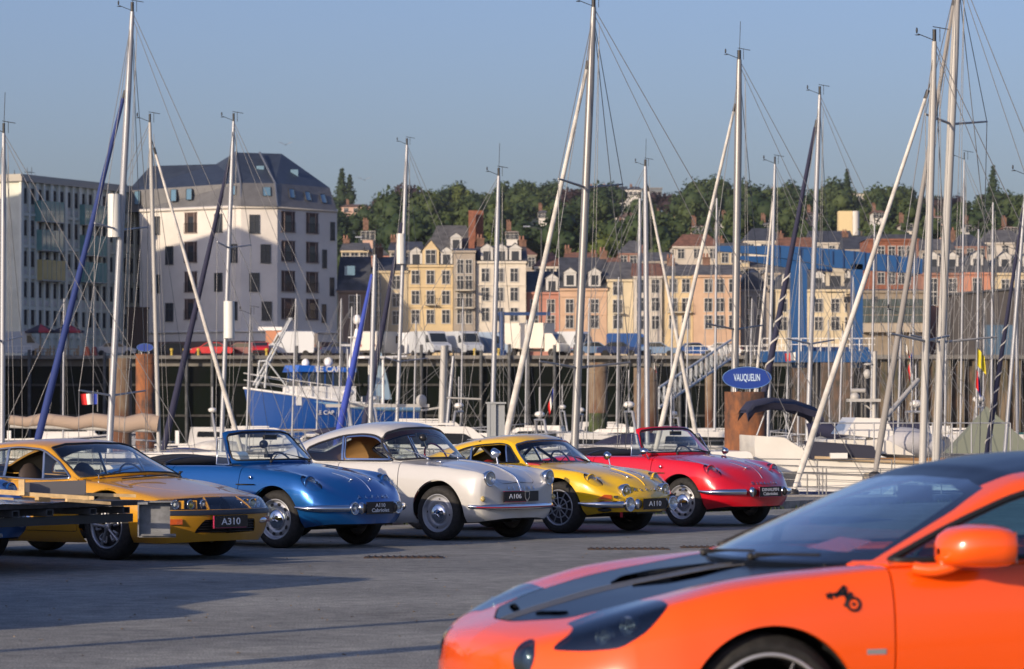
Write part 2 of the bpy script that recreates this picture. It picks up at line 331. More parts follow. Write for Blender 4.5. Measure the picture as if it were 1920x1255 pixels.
class Shell:
    def __init__(s, G, name='body'):
        nu, nv, _ = G.shape; du = np.gradient(G, axis=0); dv = np.gradient(G, axis=1); N = np.cross(du, dv)
        l = np.linalg.norm(N, axis=2, keepdims=True); bad = l[..., 0] < 1e-9
        for it in range(4):
            if not bad.any(): break
            for i, j in zip(*np.where(bad)):
                acc = np.zeros(3)
                for a, b in ((i - 1, j), (i + 1, j), (i, j - 1), (i, j + 1)):
                    if 0 <= a < nu and 0 <= b < nv and not bad[a, b]: acc += N[a, b] / max(1e-12, np.linalg.norm(N[a, b]))
                if np.linalg.norm(acc) > 0: N[i, j] = acc; bad[i, j] = False
        N /= np.maximum(np.linalg.norm(N, axis=2, keepdims=True), 1e-12)
        sgn = 1 if (N[..., 1] * np.sign(G[..., 1] + 1e-9)).sum() >= 0 else -1
        s.V = [tuple(p) for p in G.reshape(-1, 3)]; s.N = [tuple(p) for p in (N * sgn).reshape(-1, 3)]
        s.F = []; s.T = []
        for i in range(nu - 1):
            for j in range(nv - 1):
                q = [i * nv + j, (i + 1) * nv + j, (i + 1) * nv + j + 1, i * nv + j + 1]
                if sgn < 0: q = q[::-1]
                s.F.append(q); s.T.append(name)
    def cut(s, field, new=None, only=None):
        A = np.array(s.V); f = field(A[:, 0], np.abs(A[:, 1]), A[:, 2]); f = np.where(np.abs(f) < 1e-7, 1e-7, f).tolist()
        cache = {}; F = []; T = []
        def cross(a, b):
            k = (a, b) if a < b else (b, a)
            if k not in cache:
                t = f[k[0]] / (f[k[0]] - f[k[1]]); va, vb = s.V[k[0]], s.V[k[1]]; na, nb = s.N[k[0]], s.N[k[1]]
                s.V.append(tuple(va[i] + (vb[i] - va[i]) * t for i in range(3))); n = [na[i] + (nb[i] - na[i]) * t for i in range(3)]
                l = math.sqrt(sum(c * c for c in n)) or 1; s.N.append(tuple(c / l for c in n)); cache[k] = len(s.V) - 1
            return cache[k]
        for q, t in zip(s.F, s.T):
            if only and t not in only: F.append(q); T.append(t); continue
            sg = [f[i] < 0 for i in q]
            if all(sg): F.append(q); T.append(new or t); continue
            if not any(sg): F.append(q); T.append(t); continue
            neg = []; pos = []; n = len(q)
            for i in range(n):
                a, b = q[i], q[(i + 1) % n]
                (neg if sg[i] else pos).append(a)
                if sg[i] != sg[(i + 1) % n]:
                    c = cross(a, b); neg.append(c); pos.append(c)
            for part, isn in ((neg, 1), (pos, 0)):
                if len(part) >= 3: F.append(part); T.append((new or t) if isn else t)
        s.F, s.T = F, T; return s
    def bandcut(s, field, w, new, only=None):
        base = only or sorted(set(s.T))
        for t in base:
            s.cut(off(field, w / 2), '__', only=[t]); s.cut(off(field, -w / 2), t, only=['__']); s.T = [new if q == '__' else q for q in s.T]
        return s
    def at(s, y, z, lo=.3, sgn=1):                 # foremost surface point near (y, z): x and normal
        A = np.array(s.V); k = np.where(A[:, 0] * sgn > lo)[0]; d = (np.abs(A[k, 1]) - abs(y)) ** 2 + (A[k, 2] - z) ** 2; o = k[np.argsort(d)[:4]]; w = 1 / (np.sort(d)[:4] + 1e-6); w /= w.sum()
        n = np.array([s.N[i] for i in o]); n = (n * w[:, None]).sum(0); x = float((A[o, 0] * w).sum())
        return x, Vector((n[0], n[1] * (1 if y >= 0 else -1), n[2])).normalized()
    def edge_tube(s, tag_, r, name, m, parent, push=.0, cond=None):
        ec = {}
        for q, t in zip(s.F, s.T):
            if t == tag_:
                for a, b in zip(q, q[1:] + q[:1]): ec[(a, b)] = 1
        bd = {}
        for a, b in ec:
            if (b, a) in ec: continue
            if abs(s.V[a][1]) < 1e-4 and abs(s.V[b][1]) < 1e-4: continue
            if a != b: bd[a] = b
        starts = set(bd) - set(bd.values()); chains = []
        while bd:
            st = next((x for x in starts if x in bd), None); st = st if st is not None else next(iter(bd)); ch = [st]
            while ch[-1] in bd: ch.append(bd.pop(ch[-1]))
            chains.append(ch)
        first = None
        for ch in chains:
            pts = [];
            for i in ch:
                p = Vector(s.V[i]) + Vector(s.N[i]) * push
                if not pts or (p - pts[-1]).length > .009: pts.append(p)
            if len(pts) < 4: continue
            closed = (Vector(s.V[ch[0]]) - Vector(s.V[ch[-1]])).length < .01
            if closed: pts = pts[:-1] if (pts[0] - pts[-1]).length < .009 else pts
            onplane = abs(pts[0].y) < .01 and abs(pts[-1].y) < .01 and not closed
            if onplane:
                full = pts + [Vector((p.x, -p.y, p.z)) for p in pts[-2::-1]]
                b = MB(); b.path(full[:-1], r, 6, closed=True); o = b.build(name, m, parent); first = first or o
            else:
                for sg in (1, -1):
                    b = MB(); b.path([(p.x, p.y * sg, p.z) for p in pts], r, 6, closed=closed); o = b.build(name, m, parent); first = first or o
        return first
    def drop(s, *tags):
        k = [i for i, t in enumerate(s.T) if t not in tags]; s.F = [s.F[i] for i in k]; s.T = [s.T[i] for i in k]; return s
    def piece(s, tags, name, m, parent, rim=.012, push=0, both=True, side=None):
        tags = (tags,) if isinstance(tags, str) else tags; idx = {}; V = []; Nn = []; F = []
        faces = [q for q, t in zip(s.F, s.T) if t in tags]
        if not faces: return None
        ec = {}
        for q in faces:
            g = []
            for i in q:
                if i not in idx: idx[i] = len(V); V.append(s.V[i]); Nn.append(s.N[i])
                g.append(idx[i])
            F.append(g)
            for a, b in zip(g, g[1:] + g[:1]): ec[(a, b)] = 1
        if push: V = [tuple(v[i] + n[i] * push for i in range(3)) for v, n in zip(V, Nn)]
        nb = len(F)
        if rim:
            for (a, b) in list(ec):
                if (b, a) in ec: continue
                if abs(V[a][1]) < 1e-4 and abs(V[b][1]) < 1e-4: continue
                if max(abs(V[a][i] - V[b][i]) for i in range(3)) < 1e-6: continue
                o = len(V); A = V[a]; B = V[b]; na = Nn[a]; n2 = Nn[b]
                V += [A, B, tuple(B[i] - n2[i] * rim for i in range(3)), tuple(A[i] - na[i] * rim for i in range(3))]
                e = Vector(B) - Vector(A); fn = e.cross(Vector(na)); fn = tuple(fn.normalized()) if fn.length > 1e-9 else na
                Nn += [fn] * 4; F.append([o + 1, o, o + 3, o + 2])
        if both == 'split':
            out = [s.piece(tags, name, m, parent, rim, push, False, sd_) for sd_ in (1, -1)]; return out[0]
        sides = [1, -1] if both else [side or 1]; VV = []; NN = []; FF = []
        for sg in sides:
            o = len(VV); VV += [(v[0], v[1] * sg, v[2]) for v in V]; NN += [(v[0], v[1] * sg, v[2]) for v in Nn]
            FF += [[i + o for i in (q if sg > 0 else q[::-1])] for q in F]
        me = bpy.data.meshes.new(name); me.from_pydata(VV, [], FF); me.materials.append(m)
        me.polygons.foreach_set('use_smooth', [True] * len(FF)); me.normals_split_custom_set_from_vertices(NN); me.update()
        o = bpy.data.objects.new(name, me); C.objects.link(o); o.parent = parent; return o
def circ(cx, cz, r): return lambda X, Y, Z: np.sqrt((X - cx) ** 2 + (Z - cz) ** 2) - r
def inter(*fs): return lambda X, Y, Z: np.maximum.reduce([f(X, Y, Z) for f in fs])
def sidepoly(poly, r=0, ymin=.3): return lambda X, Y, Z: np.maximum(sd_poly(poly, X, Z, r), ymin - Y)
def frontpoly(poly, r=0, xmin=-1.2): return lambda X, Y, Z: np.maximum(sd_poly(poly, Y, Z, r), xmin - X)
def toppoly(poly, r=0, zmin=.5): return lambda X, Y, Z: np.maximum(sd_poly(poly, X, Y, r), zmin - Z)
def ellf(c, u, v, a, b, depth=.25):                # ellipse seen along u x v
    u = np.array(u, float); u /= np.linalg.norm(u); v = np.array(v, float); v -= u * (u @ v); v /= np.linalg.norm(v); w = np.cross(u, v)
    def f(X, Y, Z):
        dx, dy, dz = X - c[0], Y - c[1], Z - c[2]; U = dx * u[0] + dy * u[1] + dz * u[2]; W = dx * v[0] + dy * v[1] + dz * v[2]; D = dx * w[0] + dy * w[1] + dz * w[2]
        return np.maximum((np.sqrt((U / a) ** 2 + (W / b) ** 2) - 1) * min(a, b), np.abs(D) - depth)
    return f
def band(field, w): return lambda X, Y, Z: np.abs(field(X, Y, Z)) - w / 2
def off(field, w): return lambda X, Y, Z: field(X, Y, Z) - w
# ---------------------------------------------------------------- classic cars
def paint(name, col, metal=0.0, rough=.35, coat=1.0):
    return mat(name, col, rough, metal, coat, var=.04, scale=1.5, coatr=.025)
def wheel_meshes(kind, r=.295, rr=.205, w=.15):
    d = {}
    b = MB(); b.lathe([(rr - .005, -.012), (rr + .006, .0), (rr + .03, .007), (r - .035, .004), (r - .012, -.012), (r - .002, -.03), (r, -.045), (r, -w + .035), (r - .01, -w + .012), (r - .05, -w), (rr, -w + .01)], ax=(0, 1, 0), n=56)
    for q in (-.045, -.075, -.105): b.lathe([(r + .0015, q - .012), (r + .0015, q + .012)], ax=(0, 1, 0), n=56)
    d['tyre'] = b.mesh('tyre', TYRE)
    rm = {'slot': mat('silver_wheel', (.42, .43, .45), .35, .6), 'plain': mat('grey_wheel', (.30, .31, .33), .35, .3), 'spoke': mat('cast_wheel', (.33, .34, .36), .38, .7),
          'block': mat('cast_wheel', (.33, .34, .36), .38, .7), 'modern': mat('gloss_black_wheel', (.012, .012, .014), .2, .2, 1)}[kind]
    b = MB(); k = rr
    if kind in ('slot', 'plain'):
        b.lathe([(k + .004, -.012), (k + .002, .003), (k - .006, .004), (k - .014, -.008), (k - .022, -.03), (k - .034, -.034), (k - .05, -.022), (k - .075, -.02), (k - .09, -.03), (k * .48, -.034), (0.001, -.034)], ax=(0, 1, 0), n=48)
        d['rim'] = b.mesh('rim', rm)
        s = MB(); n = 10 if kind == 'slot' else 4
        for i in range(n):
            a = 2 * math.pi * (i + .5) / n; c, sn = math.cos(a), math.sin(a); q = k - .052; pts = []
            wd, ht = (.025, .017) if kind == 'slot' else (.012, .008)
            for t in range(8):
                u = math.cos(t * math.pi / 4) * ht; v = math.sin(t * math.pi / 4) * wd; pts.append(((q + u) * c - v * sn, -.0195 if kind == 'slot' else -.0185, (q + u) * sn + v * c))
            s.add(pts, [tuple(range(8))[::-1]])
        d['vent_slots'] = s.mesh('vent_slots', BLACK)
        b = MB(); b.lathe([(.104, -.035), (.104, -.022), (.103, -.016), (.095, -.004), (.075, .004), (.055, .012), (.03, .02), (.001, .019)], ax=(0, 1, 0), n=32)
        if kind == 'slot' or kind == 'plain':
            for a in (0.4, 2.5, 4.6): b.box((0, 0, 0), (.001, .001, .001)); b.tube((math.cos(a) * .012, .019, math.sin(a) * .012), (math.cos(a) * .055, .022, math.sin(a) * .055), .008, .004)
        d['hubcap'] = b.mesh('hubcap', CHROME)
    elif kind in ('spoke', 'block'):
        b.lathe([(k + .004, -.012), (k + .002, .003), (k - .008, .004), (k - .018, -.006), (k - .024, -.028)], ax=(0, 1, 0), n=48)
        b.lathe([(.038, -.03), (.036, -.006), (.028, .0), (.001, .002)], ax=(0, 1, 0), n=20)
        n = 10
        for i in range(n):
            a = 2 * math.pi * i / n; c, sn = math.cos(a), math.sin(a)
            if kind == 'spoke':
                b.tube((.03 * c, -.012, .03 * sn), ((k - .02) * c, -.022, (k - .02) * sn), .0075, .0075, n=6)
            elif i % 2 == 0:
                b.tube((.03 * c, -.014, .03 * sn), ((k - .02) * c, -.02, (k - .02) * sn), .014, .02, n=6)
                for q in (-.32, .32):
                    c2, s2 = math.cos(a + q), math.sin(a + q); b.tube((.085 * c2, -.018, .085 * s2), (.145 * c2, -.018, .145 * s2), .011, .013, n=6)
                b.path([(.145 * math.cos(a + t), -.018, .145 * math.sin(a + t)) for t in (-.32, -.1, .1, .32)], .013)
        if kind == 'spoke': b.lathe([(.108, -.014), (.118, -.012), (.118, -.03), (.108, -.03)], ax=(0, 1, 0), n=40, close=True)
        d['rim'] = b.mesh('rim', rm)
        b = MB(); b.lathe([(k - .024, -.028), (k - .03, -.06), (.05, -.07), (.001, -.07)], ax=(0, 1, 0), n=40); d['brake_disc'] = b.mesh('brake_disc', mat('dark_rim_back', (.04, .04, .042), .5, .5))
    else:
        b.lathe([(k + .004, -.012), (k + .002, .003), (k - .006, .004), (k - .016, -.004), (k - .02, -.03), (k - .03, -.06)], ax=(0, 1, 0), n=64)
        d['rim'] = b.mesh('rim', rm)
        e = MB(); e.lathe([(k + .003, .0), (k + .001, .006), (k - .009, .006), (k - .011, .0)], ax=(0, 1, 0), n=64); d['rim_stripe'] = e.mesh('rim_stripe', mat('silver_rim_edge', (.6, .6, .6), .3, .6))
        s = MB()
        for i in range(5):
            for q in (-.16, .16):
                a = 2 * math.pi * i / 5 + math.pi / 2 + .0; s.tube((.04 * math.cos(a), -.03, .04 * math.sin(a)), ((k - .012) * math.cos(a + q), -.012, (k - .012) * math.sin(a + q)), .013, .009, n=6)
        s.lathe([(.06, -.05), (.055, -.015), (.001, -.012)], ax=(0, 1, 0), n=24); d['spokes'] = s.mesh('spokes', rm)
        b = MB(); b.lathe([(.165, -.075), (.165, -.08), (.001, -.08)], ax=(0, 1, 0), n=40); d['brake_disc'] = b.mesh('brake_disc', mat('brake_iron', (.18, .17, .16), .45, .8))
    return d
def put_wheels(car, kind, spots, r=.295, rr=.205, w=.15, steer=0):
    md = wheel_meshes(kind, r, rr, w); core = MB(); core.tube((0, -w + .01, 0), (0, -.08, 0), .1, n=16); cm = core.mesh('wheel', BLACK)
    for x, y in spots:
        o = inst('wheel', cm, car, (x, y, r), (0, 0, (0 if y > 0 else math.pi) + (steer if x > -.5 else 0)))
        ph = random.uniform(0, 1.2)
        for k, me in md.items(): inst(k, me, o, rot=(0, ph, 0))
    for x, y in spots:
        well = MB()
        sg = 1 if y > 0 else -1; rad = r + .055; n = 12; pts = [(x + math.cos(math.pi * i / n) * rad, r + math.sin(math.pi * i / n) * rad) for i in range(n + 1)]
        pts = [(x + rad, .29)] + pts + [(x - rad, .29)]
        yo, yi = sg * (abs(y) - .005), sg * (abs(y) - .34)
        for a, c in zip(pts, pts[1:]): well.quad((a[0], yo, a[1]), (c[0], yo, c[1]), (c[0], yi, c[1]), (a[0], yi, a[1]))
        well.add([(a[0], yi, a[1]) for a in pts], [tuple(range(len(pts)))])
        well.build('wheel_well', mat('underbody_black', (.008, .008, .008), .8), car)
def lamp(car, c, r, name='headlight', depth=.07, aim=(1, 0, 0), bowl=CHROME, lensm=None, n=28, ring=.012):
    c = Vector(c); a = Vector(aim).normalized(); o = thing(name, None, None)
    o = MB(); o.lathe([(.001, -depth), (r * .6, -depth * .92), (r * .95, -depth * .3), (r, 0), (r, .006), (r - ring, .014), (r - ring, .004)], o=c, ax=a, n=n)
    h = o.build(name, bowl, car)
    b = MB(); b.lathe([(.001, -depth * .75), (r * .5, -depth * .55), (r * .93, 0.0)], o=c, ax=a, n=n); b.build('reflector', mat('lamp_reflector', (.75, .76, .78), .25, .9), h)
    b = MB(); b.ell(c - a * .0, (.02, .02, .02), 8, 6); b.build('bulb', mat('bulb', (.8, .8, .75), .3), h)
    b = MB(); b.lathe([(r - ring, .004), (r * .7, .013), (r * .35, .018), (.001, .02)], o=c, ax=a, n=n); b.build('lens', lensm or LENS, h)
    return h
for o_ in list(C.objects): pass
def plate(car, c, w, h, lines, size, rx=0, edge=None, rz=0):
    M = Matrix.Rotation(rz, 4, 'Z'); b = MB(); b.box((0, 0, 0), (.012, w, h)); o = b.build('number_plate', PLATEB, car); o.location = c; o.rotation_euler = (0, rx, rz)
    for i, t in enumerate(lines):
        me = text_mesh('plate_text', t, size, mat('white_print', (.8, .8, .8), .5), .0005)
        inst('plate_text', me, o, (.008, 0, ((len(lines) - 1) / 2 - i) * size * .85), frame_rot((0, 1, 0), (0, 0, 1)), (1.25, .92, 1))
    if edge:
        b = MB(); t = .004
        if 'l' in edge: b.box((.001, -w / 2 + t / 2, 0), (.016, t, h + .002))
        if 't' in edge: b.box((.001, 0, h / 2 - t), (.0165, w, t))
        if 'b' in edge: b.box((.001, 0, -h / 2 + t / 2), (.017, w * .9, t))
        b.build('plate_edge', mat('pink_plate_edge', (.45, .03, .10), .4), o)
    return o
def letters(car, word, x, z, span, size, rowf):     # chrome letters spread along the nose
    n = len(word)
    for i, ch in enumerate(word):
        y = (i / (n - 1) - .5) * span; xx, zz, tilt = rowf(y)
        me = text_mesh('letter', ch, size, CHROME, .004); yaw = math.atan2(-(rowf(y + .01)[0] - rowf(y - .01)[0]), .02)
        o = inst('letter', me, car, (xx, y, zz)); nrm = Vector((math.cos(yaw), math.sin(yaw), math.tan(tilt))).normalized(); up = Vector((-math.sin(tilt), 0, math.cos(tilt)))
        o.rotation_euler = frame_rot((-math.sin(yaw), math.cos(yaw), 0), up)
def seats(car, m, x=-1.12, ys=(-.31, .31), z=.24, h=.55):
    for y in ys:
        b = MB(); b.ell((x + .1, y, z + .08), (.26, .22, .09), 14, 8); b.ell((x - .17, y, z + .32), (.10, .22, h * .55), 14, 10, M=Matrix.Rotation(R(-14), 3, 'Y')); b.build('seat', m, car)
def steering(car, m, c=(-.72, .33, .78), r=.19, tilt=25):
    b = MB(); M = Matrix.Rotation(R(-tilt), 3, 'Y'); b.path([Vector(c) + M @ Vector((0, math.cos(t) * r, math.sin(t) * r)) for t in [2 * math.pi * i / 28 for i in range(28)]], .011, 6, closed=True)
    for t in (math.pi, 0, -math.pi / 2): b.tube(c, Vector(c) + M @ Vector((0, math.cos(t) * r, math.sin(t) * r)), .008, n=6)
    b.tube(c, Vector(c) + Vector((.25, 0, -.12)), .02, n=8); return b.build('steering_wheel', m, car)
def wiper(car, a, b_, m=None):
    a = Vector(a); b_ = Vector(b_); w = MB(); mid = a.lerp(b_, .55) + Vector((.02, 0, .012)); w.tube(a, mid, .007, .004, n=6); d = (b_ - a) * .42; w.tube(mid - d, mid + d, .005, n=5); w.ell(a, (.016, .016, .016), 8, 5); w.build('wiper', m or BLACK, car)
def mirror_bw(b): return b
def sample_line(pts, n=20):
    P_ = np.array(pts, float); t = np.concatenate([[0], np.cumsum(np.linalg.norm(np.diff(P_, axis=0), axis=1))]); q = np.linspace(0, t[-1], n)
    return [tuple(makima(t, P_[:, k], q) if False else np.array([makima(t, P_[:, k], np.array([x]))[0] for k in range(3)]).tolist()) if False else None for x in q]
def spl(pts, n=24):
    P_ = np.array(pts, float); t = np.concatenate([[0], np.cumsum(np.linalg.norm(np.diff(P_, axis=0), axis=1))]); q = np.linspace(0, t[-1], n)
    A = np.stack([makima(t, P_[:, k], q) for k in range(3)], 1); return [tuple(p) for p in A]
def mir(p): return (p[0], -p[1], p[2])

def rows_a110(dz=0.0, fl=0.0):
    D = lambda x, *q: [(x + (p[2] if len(p) > 2 else 0), p[0], p[1]) for p in q]
    u = lambda z: z + dz
    f = fl
    return [
     [(-2.84, 0, .30), (-2.92, 0, .36), (-2.97, 0, .46), (-2.97, 0, .53), (-2.95, 0, .585), (-2.93, 0, .60), (-2.92, 0, .605), (-2.91, 0, .61)],
     D(-2.90, (.28, .29, .07), (.32, .35, .0), (.36, .46, -.03), (.34, .54, -.03), (.29, .59, -.02), (.22, .61), (.12, .62), (0, .625)),
     D(-2.78, (.50, .27), (.55, .34), (.58, .48), (.55, .59), (.49, .66), (.36, .68), (.2, .69), (0, .695)),
     D(-2.45, (.60, .24), (.68, .34), (.725, .50), (.705, .65), (.63, u(.755)), (.46, u(.785)), (.24, u(.80)), (0, u(.805))),
     D(-2.05, (.62, .20), (.72 + f, .30), (.745 + f, .50), (.73 + f, .66), (.66, u(.80)), (.48, u(.835)), (.25, u(.85)), (0, u(.855))),
     D(-1.5, (.62, .18), (.70, .28), (.73, .48), (.715, .68), (.665, u(.815)), (.5, u(.845)), (.25, u(.855)), (0, u(.86))),
     D(-.95, (.62, .18), (.70, .28), (.735, .48), (.72, .68), (.67, u(.82)), (.52, u(.845)), (.25, u(.86)), (0, u(.865))),
     D(-.45, (.62, .18), (.70, .28), (.74, .48), (.725, .67), (.67, u(.808)), (.5, u(.845)), (.25, u(.86)), (0, u(.865))),
     D(-.1, (.62, .19), (.715 + f * .8, .30), (.745 + f * .8, .49), (.735 + f * .6, .645), (.665, u(.79)), (.48, u(.80)), (.25, u(.82)), (0, u(.83))),
     D(.2, (.62, .20), (.715 + f, .30), (.745 + f, .47), (.735 + f * .6, .62), (.65, u(.765)), (.47, u(.745)), (.25, u(.775)), (0, u(.79))),
     D(.38, (.60, .22), (.69 + f * .6, .31), (.72 + f * .6, .45), (.715 + f * .5, .575), (.63, u(.71)), (.46, u(.695)), (.26, u(.735)), (0, u(.75))),
     D(.51, (.55, .24), (.64, .32), (.68 + f * .3, .43), (.665 + f * .3, .52), (.585, u(.625)), (.44, u(.635)), (.25, u(.695)), (0, u(.712))),
     D(.61, (.48, .25), (.56, .32), (.60, .42), (.58, .475), (.50, .545 + dz * .8), (.385, .58 + dz * .8), (.22, .635 + dz * .8), (0, .655 + dz * .8)),
     D(.69, (.36, .25), (.42, .32), (.46, .41), (.44, .45), (.385, .495 + dz * .6), (.29, .525 + dz * .6), (.17, .56 + dz * .6), (0, .575 + dz * .6)),
     D(.75, (.18, .25), (.22, .32), (.26, .395), (.25, .425), (.21, .455 + dz * .4), (.16, .475 + dz * .4), (.09, .495 + dz * .4), (0, .502 + dz * .4)),
     [(.75, 0, .25), (.765, 0, .32), (.778, 0, .385), (.778, 0, .41), (.776, 0, .43 + dz * .3), (.774, 0, .44 + dz * .3), (.772, 0, .45 + dz * .3), (.77, 0, .455 + dz * .3)]]

def ghouse_a110(dz=-.05):
    u = lambda z: z + dz + .05
    return [
     [(-2.45, .56, .72), (-2.47, .5, .74), (-2.48, .43, .755), (-2.49, .35, .76), (-2.5, .28, .765), (-2.5, .2, .77), (-2.5, .1, .77), (-2.5, 0, .77)],
     [(-2.1, .64, .765), (-2.1, .60, .80), (-2.1, .555, .83), (-2.1, .49, .86), (-2.1, .42, .88), (-2.1, .3, .90), (-2.1, .15, .91), (-2.1, 0, .915)],
     [(-1.7, .655, .775), (-1.7, .62, .84), (-1.7, .585, .895), (-1.7, .535, .95), (-1.7, .455, .99), (-1.7, .32, 1.02), (-1.7, .16, 1.035), (-1.7, 0, 1.04)],
     [(-1.35, .66, .78), (-1.35, .625, .86), (-1.35, .59, .93), (-1.35, .54, 1.00), (-1.35, .465, 1.05), (-1.33, .32, 1.085), (-1.33, .16, 1.10), (-1.33, 0, 1.105)],
     [(-1.0, .66, .785), (-1.0, .625, .87), (-1.0, .585, .95), (-1.0, .53, 1.025), (-.99, .46, 1.068), (-.95, .32, 1.105), (-.93, .16, 1.12), (-.92, 0, 1.125)],
     [(-.83, .66, .785), (-.84, .62, .86), (-.85, .58, .935), (-.86, .527, 1.0), (-.84, .485, 1.03), (-.77, .33, 1.062), (-.73, .17, 1.075), (-.72, 0, 1.08)],
     [(-.69, .66, .783), (-.70, .64, .82), (-.71, .612, .86), (-.72, .582, .90), (-.70, .55, .92), (-.60, .38, .935), (-.53, .19, .94), (-.505, 0, .94)],
     [(-.555, .66, .77), (-.557, .65, .772), (-.558, .645, .772), (-.559, .64, .772), (-.54, .62, .772), (-.39, .42, .772), (-.29, .21, .776), (-.26, 0, .78)]]

def rubber_ring(car, shell, field, tag_, w=.014, m=None, name='window_seal', push=.003):
    shell.cut(band(field, w), tag_); return shell.piece(tag_, name, m or BLACK, car, rim=0.006, push=push)

def place(car, px, sc, yo, deg):
    d = FPX / sc; th = R(deg); l = Vector((math.sin(th), math.cos(th)))
    o = Vector(((px - CXP) / sc, d)) + l * yo; car.location = (o.x, o.y, 0); car.rotation_euler = (0, 0, -th)

def floorpan(car, x0=-2.6, x1=.52, y=.55, z=.235):
    b = MB(); b.box(((x0 + x1) / 2, 0, z), (x1 - x0, y * 2, .02)); b.box((.0, 0, .2), (.06, 1.15, .05)); b.box((-2.1, 0, .2), (.3, .5, .16)); b.build('underbody', mat('underbody_black', (.008, .008, .008), .8), car)
def dash(car, m, x=-.55, z=.80, y=.60, h=.16, d=.22):
    b = MB(); b.prism(rpoly([(x + d / 2 + .05, z - .02), (x - d / 2, z + .005), (x - d / 2 - .03, z - h), (x + d / 2, z - h)], .03, 3), -y, y); b.build('dashboard', m, car)

